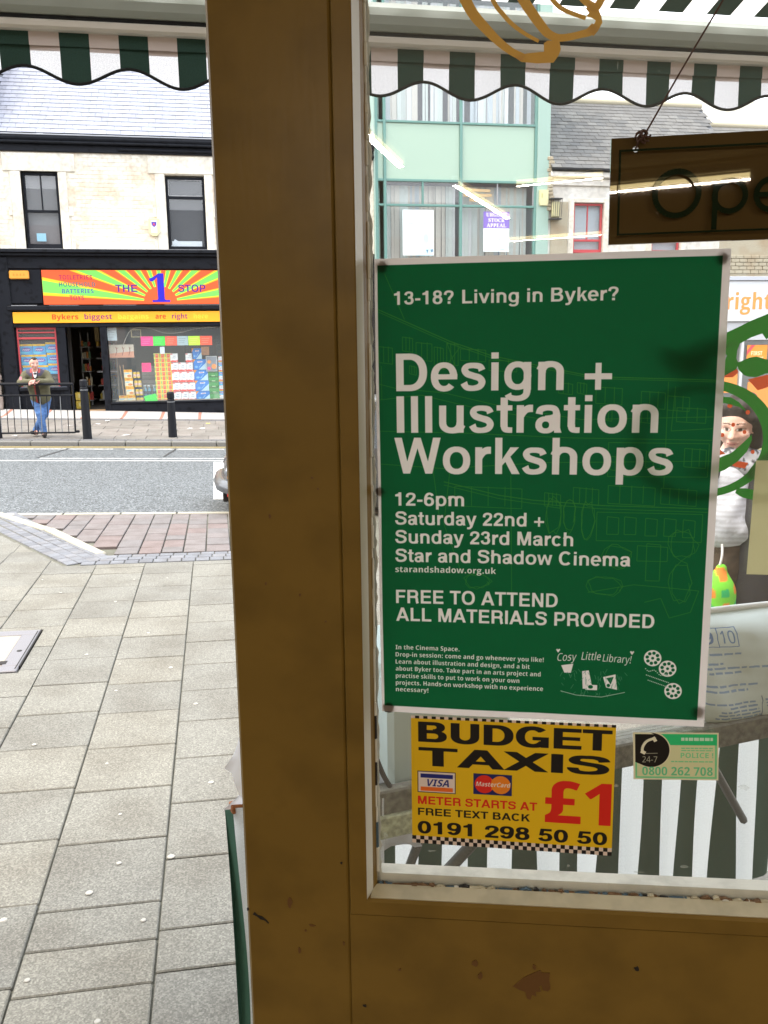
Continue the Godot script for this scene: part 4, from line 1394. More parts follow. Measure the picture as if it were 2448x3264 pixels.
	b.quad_uv(Vector3(-4.88, 2.64, F + 0.082), Vector3(1.52, 2.64, F + 0.082), Vector3(1.52, 2.38, F + 0.082), Vector3(-4.88, 2.38, F + 0.082), Vector3.BACK)
	part("print", b, print_mat("slogan_print", c, 0.5), sg)
	# small fittings on the front
	var al := thing("alarm_box", "orange alarm box on the black panel left of the sunburst sign", "alarm box", Vector3(-4.65, 3.545, F + 0.03))
	part("case", MB.new().box(Vector3(0, 0, 0.05), Vector3(0.46, 0.2, 0.1), 0.02), mat("alarm_orange", L(0.8, 0.34, 0.04), 0.5), al)
	for i in 4:
		part("raised_mark", MB.new().box(Vector3(-0.12 + i * 0.08, 0, 0.102), Vector3(0.035, 0.05, 0.006), 0.002), mat("alarm_mark", L(0.75, 0.24, 0.02), 0.5), al)
	al = thing("bell_box", "pale bell box with blue and red badge beside the dark upper window", "alarm box", Vector3(-1.34, 4.72, F))
	part("case", MB.new().prism(PackedVector2Array([Vector2(-0.13, 0.2), Vector2(0.13, 0.2), Vector2(0.13, -0.14), Vector2(0.06, -0.22), Vector2(-0.06, -0.22), Vector2(-0.13, -0.14)]), Transform3D(), -0.01, 0.07), M.alarm_yellow, al)
	part("panel", MB.new().box(Vector3(0, 0, 0.073), Vector3(0.14, 0.3, 0.004)), M.sign_white, al)
	part("badge", MB.new().prism(PackedVector2Array([Vector2(-0.06, 0.12), Vector2(0.06, 0.12), Vector2(0.055, 0.04), Vector2(0, -0.01), Vector2(-0.055, 0.04)]), Transform3D(), 0.0755, 0.078), mat("badge_blue", L(0.08, 0.05, 0.4), 0.5), al)
	part("badge_mark", MB.new().prism(PackedVector2Array([Vector2(-0.035, 0.03), Vector2(0, 0.1), Vector2(0.035, 0.03), Vector2(0.015, 0.03), Vector2(0, 0.06), Vector2(-0.015, 0.03)]), Transform3D(), 0.0785, 0.08), mat("badge_red", L(0.7, 0.06, 0.05), 0.5), al)
	var pipe := thing("drainpipe", "brown drainpipe with a shoe at the left end of the black shopfront", "drainpipe", Vector3(-5.36, 0.0, F + 0.12))
	part("pipe", MB.new().tube([Vector3(0, 0.55, 0), Vector3(0, 6.5, 0)], 0.055, 10), M.brown_pipe, pipe)
	part("collar", MB.new().lathe([Vector2(0.06, 0.98), Vector2(0.085, 1.0), Vector2(0.085, 1.1), Vector2(0.06, 1.12)]), M.brown_pipe, pipe)
	part("shoe", MB.new().tube([Vector3(0, 0.6, 0), Vector3(0, 0.4, 0), Vector3(0, 0.28, 0.05), Vector3(0, 0.24, 0.14)], [0.075, 0.075, 0.07, 0.07], 10), M.brown_pipe, pipe)

# ------------------------------------------------------------------ what stands in the shop windows: every pack is a thing
func pack_mesh(w: float, h: float, d: float, m: Material) -> ArrayMesh:
	var b := MB.new()
	var x := w / 2
	b.quad_uv(Vector3(-x, h, 0), Vector3(x, h, 0), Vector3(x, 0, 0), Vector3(-x, 0, 0), Vector3.BACK)
	b.quad_uv(Vector3(x, h, 0), Vector3(x, h, -d), Vector3(x, 0, -d), Vector3(x, 0, 0), Vector3.RIGHT)
	b.quad_uv(Vector3(-x, h, -d), Vector3(-x, h, 0), Vector3(-x, 0, 0), Vector3(-x, 0, -d), Vector3.LEFT)
	b.quad_uv(Vector3(-x, h, -d), Vector3(x, h, -d), Vector3(x, h, 0), Vector3(-x, h, 0), Vector3.UP)
	b.quad_uv(Vector3(-x, h, -d), Vector3(x, h, -d), Vector3(x, 0, -d), Vector3(-x, 0, -d), Vector3.FORWARD)
	b.quad_uv(Vector3(-x, 0, -d), Vector3(x, 0, -d), Vector3(x, 0, 0), Vector3(-x, 0, 0), Vector3.DOWN)
	return b.mesh(null, m)

const ORD := ["first", "second", "third", "fourth", "fifth", "sixth", "seventh", "eighth", "ninth", "tenth", "eleventh"]
const COLS := ["left", "middle", "right"]

func goods() -> void:
	var z := FRONT - 0.36
	var s := (-z) / 23.8
	var X := func(x: float) -> float: return (-2.66 + (x - 5.6) * 0.001754) * s                  # window picture units to metres on the display
	var Y := func(y: float) -> float: return 1.82 + (2.26 - (y - 56.0) * 0.001893 - 1.82) * s
	# blue boxes in the left window
	var c := Canvas.new(96, 84, Color(0.2, 0.68, 0.93))
	c.rect(0, 0, 96, 16, Color(0.98, 0.82, 0.1))
	c.poly(circle(Vector2(50, 44), 34, 16), Color(0.45, 0.4, 0.75))
	c.poly(circle(Vector2(30, 68), 40, 9), Color(0.35, 0.82, 0.96))
	c.line([Vector2(20, 50), Vector2(28, 40), Vector2(33, 50), Vector2(42, 41), Vector2(48, 50), Vector2(56, 41), Vector2(63, 49), Vector2(72, 40)], 4.0, Color.WHITE)
	c.line([Vector2(30, 8), Vector2(60, 8)], 5.0, Color(0.95, 0.55, 0.1))
	var m := print_mat("blue_pack", c, 0.4)
	for r in 3:
		for k in 3:
			var o := mesh_part("blue_box", pack_mesh(0.305, 0.265, 0.22, m), null)
			o.position = Vector3(-4.72 + k * 0.315 + (0.05 * r if r else 0.0) * 0.3, 0.84 + (2 - r) * 0.268 + (0.04 if k == 2 else 0.0) + 0.22, FRONT - 0.32 - r * 0.0)
			o.rotation.y = rng.randf_range(-0.05, 0.05)
			tag(o, "cyan box with yellow band in left window, %s row from top, %s of three" % [ORD[r], COLS[k]], "box", "cyan boxes stacked in the left shop window")
	var shelf := part("window_shelf", MB.new().span(-4.9, -3.85, 1.0, 1.055, FRONT - 0.28, FRONT - 0.9), M.dark_room)
	tag(shelf, "dark shelf carrying the cyan boxes in the left shop window", "shelf")
	# yellow cartons
	c = Canvas.new(64, 64, Color(0.98, 0.95, 0.8))
	c.rect(0, 0, 64, 18, Color(1.0, 0.75, 0.08))
	c.line([Vector2(14, 9), Vector2(40, 8)], 5.0, Color(0.9, 0.35, 0.1))
	c.line([Vector2(4, 30), Vector2(44, 26)], 6.0, Color(0.6, 0.85, 0.95))
	c.poly(circle(Vector2(42, 46), 18, 9), Color(0.93, 0.6, 0.3))
	c.rect(0, 58, 64, 6, Color(1.0, 0.78, 0.15))
	m = print_mat("yellow_pack", c, 0.4)
	var yl := ["top of the broom-side column", "middle of the broom-side column", "bottom of the broom-side column", "bottom left corner, by the broom foot", "bottom row, second from the left"]
	var n := 0
	for q in [[200, 312, 625, 743], [206, 318, 745, 857], [214, 328, 858, 973], [106, 222, 975, 1088], [226, 340, 975, 1088]]:
		var w: float = X.call(q[1]) - X.call(q[0])
		var h: float = Y.call(q[2]) - Y.call(q[3])
		var o := mesh_part("yellow_carton", pack_mesh(w, h, 0.15, m), null)
		o.position = Vector3((X.call(q[0]) + X.call(q[1])) / 2, Y.call(q[3]), z)
		tag(o, "yellow and white carton in the big shop window, " + yl[n], "carton", "yellow cartons in the big shop window")
		n += 1
	# yellow jars in pairs
	n = 0
	for q in [[322, 637, 738], [334, 752, 860], [344, 872, 975], [350, 987, 1088]]:
		for k in 2:
			var w := 0.088
			var h: float = Y.call(q[1]) - Y.call(q[2]) - 0.004
			var o := thing("yellow_jar", "dark lidded yellow jar beside the cartons, %s row from top, %s of the pair" % [ORD[n], ["left", "right"][k]], "jar", Vector3(X.call(q[0] + 26 + k * 53), Y.call(q[2]), z - 0.05), 0.0, "yellow jars in the big shop window")
			part("body", MB.new().lathe([Vector2(0, 0), Vector2(w / 2, 0), Vector2(w / 2, h * 0.75), Vector2(w * 0.4, h * 0.82)], Vector3.ZERO, 12), mat("jar_yellow", L(0.85, 0.62, 0.08), 0.4), o)
			part("label", MB.new().lathe([Vector2(w / 2 + 0.001, h * 0.2), Vector2(w / 2 + 0.001, h * 0.5)], Vector3.ZERO, 12), mat("jar_label", L(0.8, 0.6, 0.5), 0.5), o)
			part("lid", MB.new().lathe([Vector2(w * 0.42, h * 0.82), Vector2(w * 0.42, h), Vector2(0, h)], Vector3.ZERO, 12), mat("jar_lid", L(0.03, 0.04, 0.12), 0.4), o)
		n += 1
	# spray bottles
	n = 0
	for x: float in [490.0, 545.0, 622.0]:
		var o := thing("spray_bottle", "clear blue spray bottle behind the neon green card, %s of three" % COLS[n], "spray bottle", Vector3(X.call(x), Y.call(985), z - 0.1), 0.0, "spray bottles behind the green card")
		part("bottle", MB.new().lathe([Vector2(0, 0), Vector2(0.045, 0), Vector2(0.045, 0.14), Vector2(0.02, 0.2), Vector2(0.018, 0.23)], Vector3.ZERO, 12), mat("bottle_blue", L(0.12, 0.3, 0.4), 0.2), o)
		part("label", MB.new().lathe([Vector2(0.046, 0.04), Vector2(0.046, 0.12)], Vector3.ZERO, 12), mat("bottle_label", L(0.04, 0.06, 0.1), 0.4), o)
		part("trigger_head", MB.new().box(Vector3(-0.015, 0.26, 0), Vector3(0.075, 0.035, 0.025), 0.006).box(Vector3(-0.035, 0.225, 0), Vector3(0.012, 0.05, 0.015), 0.003), mat("bottle_head", L(0.6, 0.7, 0.72), 0.4), o)
		n += 1
	# columns of canned multipacks
	c = Canvas.new(64, 48, Color(0.97, 0.84, 0.2))
	c.rect(20, 6, 30, 42, Color(0.95, 0.35, 0.22))
	c.rect(0, 0, 64, 8, Color(0.9, 0.93, 0.5))
	c.line([Vector2(24, 18), Vector2(46, 18)], 3.0, Color(0.99, 0.7, 0.5))
	c.line([Vector2(27, 28), Vector2(44, 28)], 3.0, Color(0.99, 0.8, 0.6))
	c.rect(0, 10, 12, 30, Color(0.55, 0.8, 0.45))
	m = print_mat("can_pack", c, 0.4)
	for k in 3:
		for r in 11:
			var o := mesh_part("can_pack", pack_mesh(0.145, 0.115, 0.14, m), null)
			o.position = Vector3(X.call(677.0 + k * 83 + r * 0.8), Y.call(1080.0) + (10 - r) * 0.117, z - 0.04)
			tag(o, "red and yellow multipack, %s from the top of the %s column" % [ORD[r], COLS[k]], "pack", "red and yellow multipacks in the big shop window")
	# white and red packs
	c = Canvas.new(72, 80, Color(0.95, 0.97, 0.97))
	c.poly(PackedVector2Array([Vector2(0, 66), Vector2(20, 60), Vector2(50, 64), Vector2(72, 58), Vector2(72, 80), Vector2(0, 80)]), Color(0.93, 0.3, 0.28))
	c.poly(circle(Vector2(10, 6), 14, 5), Color(0.92, 0.5, 0.5))
	c.line([Vector2(30, 26), Vector2(36, 22), Vector2(44, 27), Vector2(52, 22)], 4.0, Color(0.5, 0.55, 0.65))
	c.line([Vector2(20, 42), Vector2(30, 38), Vector2(38, 43), Vector2(54, 39)], 4.0, Color(0.5, 0.62, 0.68))
	c.poly(circle(Vector2(60, 72), 6, 4), Color(0.98, 0.8, 0.75))
	m = print_mat("white_pack", c, 0.4)
	n = 0
	for q in [[415, 536], [540, 664], [666, 810], [815, 936], [940, 1066]]:
		for k in 3:
			if n == 0 and k == 1:
				continue
			var o := mesh_part("white_pack", pack_mesh(0.19, Y.call(q[0]) - Y.call(q[1]) - 0.003, 0.2, m), null)
			o.position = Vector3(X.call(930.0 + k * 110 + n * 5), Y.call(q[1]), z)
			tag(o, "white pack with red foot, %s row from the top, %s of three" % [ORD[n], COLS[k]], "pack", "white and red packs in the big shop window")
		n += 1
	# long blue packs
	c = Canvas.new(96, 64, Color(0.1, 0.5, 0.86))
	c.poly(PackedVector2Array([Vector2(96, 20), Vector2(96, 64), Vector2(40, 64)]), Color(0.75, 0.9, 0.97))
	c.poly(PackedVector2Array([Vector2(0, 0), Vector2(20, 0), Vector2(0, 24)]), Color(0.98, 0.62, 0.15))
	c.line([Vector2(34, 16), Vector2(70, 14)], 9.0, Color(0.86, 0.92, 0.98))
	c.line([Vector2(40, 15), Vector2(64, 14)], 3.0, Color(0.75, 0.3, 0.4))
	c.poly(circle(Vector2(26, 46), 11, 7), Color(0.45, 0.75, 0.95))
	c.line([Vector2(44, 50), Vector2(66, 26)], 4.0, Color(0.6, 0.82, 0.96))
	m = print_mat("long_blue_pack", c, 0.35)
	n = 0
	for q in [[1190, 1335, 350, 496], [1196, 1392, 500, 642], [1208, 1412, 646, 788], [1216, 1418, 790, 932], [1222, 1424, 936, 1066]]:
		var o := mesh_part("blue_pack", pack_mesh(X.call(q[1]) - X.call(q[0]), Y.call(q[2]) - Y.call(q[3]) - 0.003, 0.2, m), null)
		o.position = Vector3((X.call(q[0]) + X.call(q[1])) / 2, Y.call(q[3]), z)
		tag(o, "blue pack with white swoosh, %s from the top of its stack" % ORD[n], "pack", "blue packs in the big shop window")
		n += 1
	c = Canvas.new(64, 32, Color(0.16, 0.55, 0.22))
	for i in 16:
		c.rect(i * 4, 8, 1.5, 16, Color(0.3, 0.75, 0.35))
	c.rect(20, 25, 22, 5, Color(0.75, 0.9, 0.7))
	m = print_mat("green_pack", c, 0.4)
	n = 0
	for q in [[670, 738], [740, 808], [811, 883], [886, 962], [965, 1060]]:
		var o := mesh_part("green_pack", pack_mesh(0.26, Y.call(q[0]) - Y.call(q[1]) - 0.003, 0.2, m), null)
		o.position = Vector3(X.call(1490.0 + n * 2), Y.call(q[1]), z)
		tag(o, "green pack under the framed notice, %s from the top of its stack" % ORD[n], "pack", "green packs in the big shop window")
		n += 1
	for i in 9:
		var o := mesh_part("slim_pack", pack_mesh(0.12, 0.125, 0.2, M.blue_pack if i % 2 else M.white_pack), null)
		o.position = Vector3(X.call(1600.0 + i), Y.call(1062.0) + i * 0.127, z - 0.03)
		tag(o, "slim pack at the display's right end, %s from the bottom" % ORD[i], "pack", "slim packs at the right end of the display")
	# cards hung across the window
	n = 0
	for q in [[480, 652, Color(1.0, 0.12, 0.55), "neon pink"], [655, 820, Color(0.15, 0.95, 0.2), "neon green"], [825, 990, Color(1.0, 0.32, 0.15), "left orange"], [994, 1150, Color(0.66, 0.76, 0.78), "pale grey"], [1155, 1320, Color(0.8, 1.0, 0.12), "lime yellow"], [1323, 1496, Color(1.0, 0.33, 0.14), "right orange"]]:
		c = Canvas.new(48, 36, q[2])
		for r in 3:
			c.line([Vector2(6, 10 + r * 8), Vector2(38 - r * 3, 10 + r * 8)], 2.0, (q[2] as Color).darkened(0.25) if n == 3 else (q[2] as Color).lightened(0.35))
		var b := MB.new()
		var x0: float = X.call(q[0])
		var x1: float = X.call(q[1])
		b.quad_uv(Vector3(x0, Y.call(185), z + 0.25), Vector3(x1, Y.call(185), z + 0.25), Vector3(x1, Y.call(308), z + 0.25), Vector3(x0, Y.call(308), z + 0.25), Vector3.BACK)
		var o := part("notice_card", b, print_mat("card_%d" % n, c))
		tag(o, "%s handwritten card in the row hung across the top of the big window" % q[3], "notice", "fluorescent cards hung across the shop window")
		n += 1
	for q in [[470, 600, 535, 655, Color(1.0, 0.12, 0.5), "square neon pink card hung over the spray bottles"], [1333, 1447, 330, 442, Color(0.55, 0.38, 0.22), "brown paper card above the framed notice"], [15, 148, 65, 235, Color(0.72, 0.8, 0.82), "pale notice in the top left corner of the big window"], [742, 808, 325, 415, Color(0.85, 0.9, 0.95), "small white card above the multipacks"]]:
		c = Canvas.new(40, 40, q[4])
		for r in 4:
			c.line([Vector2(5, 8 + r * 7), Vector2(33 - r * 2, 8 + r * 7)], 1.6, (q[4] as Color).darkened(0.2))
		var b := MB.new()
		b.quad_uv(Vector3(X.call(q[0]), Y.call(q[2]), z + 0.22), Vector3(X.call(q[1]), Y.call(q[2]), z + 0.22), Vector3(X.call(q[1]), Y.call(q[3]), z + 0.22), Vector3(X.call(q[0]), Y.call(q[3]), z + 0.22), Vector3.BACK)
		tag(part("notice_card", b, print_mat("card_" + q[5].substr(0, 6), c)), q[5], "notice")
	var gc := part("notice_card", MB.new().box(Vector3(X.call(568.0), Y.call(1018.0), z + 0.2), Vector3(0.31, 0.2, 0.004), 0.0, Basis(Vector3.BACK, 0.22)), mat("neon_green", L(0.05, 0.85, 0.07), 0.6))
	tag(gc, "blank neon green sheet leaning askew at the foot of the window display", "notice")
	var fr := thing("framed_notice", "grey framed notice with orange and pink stars above the green packs", "notice", Vector3(X.call(1473.0), Y.call(563.0), z + 0.05))
	part("frame", MB.new().box(Vector3.ZERO, Vector3(0.29, 0.4, 0.02), 0.004), mat("frame_pale", L(0.6, 0.64, 0.62), 0.5), fr)
	part("sheet", MB.new().box(Vector3(0, 0, 0.011), Vector3(0.26, 0.37, 0.006)), mat("frame_grey", L(0.24, 0.28, 0.32), 0.6), fr)
	for q in [[-0.06, 0.05, 0.055, "sign_orange"], [0.06, -0.07, 0.075, "sign_orange"], [-0.07, -0.12, 0.05, "neon_pink"]]:
		var st := PackedVector2Array()
		for i in 24:
			st.append(Vector2(q[0], q[1]) + Vector2(cos(TAU * i / 24), sin(TAU * i / 24)) * (q[2] if i % 2 else q[2] * 0.8))
		part("star", MB.new().prism(st, Transform3D(), 0.0145, 0.017), mat("neon_pink", L(0.9, 0.05, 0.3), 0.6) if q[3] == "neon_pink" else M.sign_orange, fr)
	var pic := thing("picture", "long pale picture of figures leaning inside the big window by the door", "picture", Vector3(X.call(190.0), Y.call(375.0), z + 0.02))
	c = Canvas.new(96, 50, Color(0.82, 0.8, 0.72))
	c.poly(PackedVector2Array([Vector2(0, 34), Vector2(96, 26), Vector2(96, 50), Vector2(0, 50)]), Color(0.86, 0.62, 0.5))
	for x in [26, 52, 78]:
		c.line([Vector2(x, 8), Vector2(x + 3, 24), Vector2(x - 3, 42)], 2.4, Color(0.55, 0.35, 0.3))
		c.line([Vector2(x, 16), Vector2(x + 9, 12)], 1.6, Color(0.6, 0.4, 0.35))
	part("board", MB.new().box(Vector3(0, 0, -0.012), Vector3(0.62, 0.34, 0.02), 0.004), M.shop_wall, pic)
	var pb := MB.new()
	pb.quad_uv(Vector3(-0.305, 0.165, 0.0), Vector3(0.305, 0.165, 0.0), Vector3(0.305, -0.165, 0.0), Vector3(-0.305, -0.165, 0.0), Vector3.BACK)
	part("print", pb, print_mat("picture_print", c), pic)
	var sf := thing("small_frame", "small cream picture frame hung near the top of the big window", "picture frame", Vector3(X.call(405.0), Y.call(140.0), z - 0.1))
	part("frame", MB.new().span(-0.13, 0.13, 0.08, 0.105, 0, 0.02).span(-0.13, 0.13, -0.105, -0.08, 0, 0.02).span(-0.13, -0.105, -0.08, 0.08, 0, 0.02).span(0.105, 0.13, -0.08, 0.08, 0, 0.02), mat("frame_cream", L(0.6, 0.55, 0.3), 0.6), sf)
	part("picture", MB.new().span(-0.105, 0.105, -0.08, 0.08, -0.005, 0.004), M.dark_room, sf)
	for q in [[133, 185, 570], [182, 212, 565]]:
		var o := part("broom_handle", MB.new().tube([Vector3(X.call(q[0]), Y.call(q[2]), z - 0.25), Vector3(X.call(q[1]), Y.call(1085.0), z - 0.1)], 0.013, 8), mat("broom_wood", L(0.5, 0.32, 0.16), 0.6))
		tag(o, "wooden broom handle leaning in the window corner, %s" % ("the left one, at a slant" if q[0] == 133 else "the right one, nearly upright beside the cartons"), "broom")
	var cable := part("string_of_cable", MB.new().tube(curve([Vector3(X.call(215.0), Y.call(300.0), z + 0.1), Vector3(X.call(330.0), Y.call(110.0), z + 0.1), Vector3(X.call(480.0), Y.call(62.0), z + 0.12), Vector3(X.call(640.0), Y.call(85.0), z + 0.12), Vector3(X.call(820.0), Y.call(140.0), z + 0.12), Vector3(X.call(1050.0), Y.call(135.0), z + 0.12), Vector3(X.call(1280.0), Y.call(85.0), z + 0.12), Vector3(X.call(1560.0), Y.call(70.0), z + 0.12)]), 0.008, 6), mat("cable_cream", L(0.5, 0.48, 0.4), 0.6))
	tag(cable, "cream cable looped across the top of the big shop window", "cable")
	# shelving seen through the open door
	var sv := thing("shelving", "long metal shelving full of small goods inside the open shop door", "shelving", Vector3(-3.1, 0.16, FRONT - 2.2))
	for x: float in [-0.55, -0.35]:
		part("upright", MB.new().span(x, x + 0.03, 0, 2.0, 0.0, 0.03), M.shelf_metal, sv)
	for zz in [-0.2, -2.2, -3.6]:
		part("upright", MB.new().span(0.35, 0.39, 0, 2.1, zz, zz - 0.04), M.shelf_metal, sv)
	var cols := [L(0.5, 0.06, 0.04), L(0.55, 0.2, 0.03), L(0.5, 0.45, 0.3), L(0.1, 0.2, 0.1), L(0.55, 0.55, 0.5), L(0.4, 0.3, 0.12), L(0.1, 0.15, 0.3), L(0.55, 0.4, 0.05)]
	var ms := []
	for i in 8:
		ms.append(mat("goods_%d" % i, cols[i], 0.5))
	var bs := []
	for i in 8:
		bs.append(MB.new())
	for r in 5:
		var y: float = [0.15, 0.55, 0.95, 1.3, 1.62][r]
		part("shelf", MB.new().span(-0.15, 0.36, y - 0.03, y, 0.0, -3.8), M.shelf_metal, sv)
		part("shelf", MB.new().span(-0.56, -0.3, y - 0.03, y, 0.1, -0.6), M.shelf_metal, sv)
		for i in 34:
			var w := rng.randf_range(0.05, 0.1)
			var h := rng.randf_range(0.08, 0.24)
			bs[rng.randi_range(0, 7)].box(Vector3(rng.randf_range(-0.1, 0.1), y + h / 2, -0.05 - i * 0.11), Vector3(w, h, w), 0.01)
		for i in 4:
			var h := rng.randf_range(0.12, 0.24)
			bs[rng.randi_range(0, 3)].box(Vector3(-0.5 + i * 0.06, y + h / 2, 0.02), Vector3(0.055, h, 0.1), 0.008)
	for i in 6:
		bs[5].box(Vector3(-0.1 + i * 0.06, 2.0 - i * 0.02, -0.1 - i * 0.4), Vector3(0.12, 0.45, 0.14), 0.01)
	for i in 8:
		part("assorted_goods", bs[i], ms[i], sv).set_meta("kind", "stuff")
	part("price_rail", MB.new().span(-0.15, 0.4, 0.9, 0.94, 0.015, 0.0), M.sign_white, sv)
	for q in [[-3.42, 0.4, "yellow_crate", L(0.5, 0.36, 0.04), "yellow plastic crate at the lower left inside the shop door"], [-3.42, 0.62, "yellow_crate", L(0.52, 0.38, 0.06), "upper yellow crate of the stack inside the shop door"]]:
		var cr := thing(q[2], q[4], "crate", Vector3(q[0] - 0.05, q[1] - 0.22, FRONT - 0.6))
		var cm := mat("crate_" + str(q[1]), q[3], 0.5)
		part("shell", MB.new().span(-0.16, 0.16, 0, 0.02, -0.12, 0.12).span(-0.16, 0.16, 0.02, 0.2, 0.11, 0.12).span(-0.16, 0.16, 0.02, 0.2, -0.12, -0.11).span(-0.16, -0.15, 0.02, 0.2, -0.11, 0.11).span(0.15, 0.16, 0.02, 0.2, -0.11, 0.11), cm, cr)
		part("label", MB.new().box(Vector3(0, 0.11, 0.1215), Vector3(0.18, 0.1, 0.003)), mat("crate_label", L(0.6, 0.5, 0.2), 0.6), cr)

# ------------------------------------------------------------------ the other buildings of the far side
func neighbours() -> void:
	var F := FRONT
	var t := thing("brick_neighbour", "taller orange brick building whose gable rises left of the slate roof", "building")
	part("wall", MB.new().span(-14.0, -5.46, -0.6, 8.6, F - 0.1, F - 9.0), M.render_white, t)
	part("gable_wall", MB.new().prism(PackedVector2Array([Vector2(-F + 0.1, 8.6), Vector2(-F + 9.0, 8.6), Vector2(-F + 4.6, 11.5)]), Transform3D(Basis(Vector3(0, 0, -1), Vector3.UP, Vector3(1, 0, 0)), Vector3(-14.0, 0, 0)), 0.0, 8.54), M.orange_brick, t)
	part("gable_face", MB.new().span(-5.46, -5.42, 4.2, 8.6, F - 0.12, F - 9.0), M.orange_brick, t)
	part("shopfront", MB.new().span(-14.0, -5.5, -0.6, 3.8, F + 0.02, F - 0.1), mat("brown_front", L(0.2, 0.13, 0.08), 0.6), t)
	part("corner_stone", MB.new().span(-5.62, -5.46, -0.4, 8.4, F + 0.05, F - 0.1, 0.01), M.cream_stone, t)
	var p := thing("pale_hall", "large pale gabled building far behind the slate roofs", "building")
	part("wall", MB.new().span(13.0, 46.0, -2.0, 11.6, -52.0, -64.0), M.pale_gable, p)
	part("roof", MB.new().prism(PackedVector2Array([Vector2(13.0, 11.6), Vector2(46.0, 11.6), Vector2(31.0, 16.5)]), Transform3D(Basis.IDENTITY, Vector3(0, 0, -64.0)), 0.0, 12.0), M.pale_gable, p)
	part("roof_edge", MB.new().tube([Vector3(24.4, 11.6, -51.9), Vector3(31.0, 14.0, -51.9)], 0.08, 6), M.lead_flashing, p)

func curtain(parent: Node3D, x0: float, x1: float, y0: float, y1: float, z: float) -> void:
	var ms := []
	for i in 4:
		ms.append(MB.new())
	var x := x0
	while x < x1 - 0.02:
		var w := minf(rng.randf_range(0.04, 0.16), x1 - x)
		var d := rng.randf_range(0.0, 0.05)
		var k := rng.randi_range(0, 3)
		var lean := rng.randf_range(-0.02, 0.02)
		if rng.randf() > 0.1:
			ms[k].quad(Vector3(x, y1, z - d), Vector3(x + w, y1, z - 0.05 + d), Vector3(x + w + lean, y0, z - 0.05 + d), Vector3(x + lean, y0, z - d), Vector3.BACK)
			ms[k].quad(Vector3(x, y1, z - d - 0.004), Vector3(x + w, y1, z - 0.054 + d), Vector3(x + w + lean, y0, z - 0.054 + d), Vector3(x + lean, y0, z - d - 0.004), Vector3.FORWARD)
		x += w
	for k in 4:
		if ms[k].count:
			part("curtain", ms[k], M["curtain_%d" % k], parent)

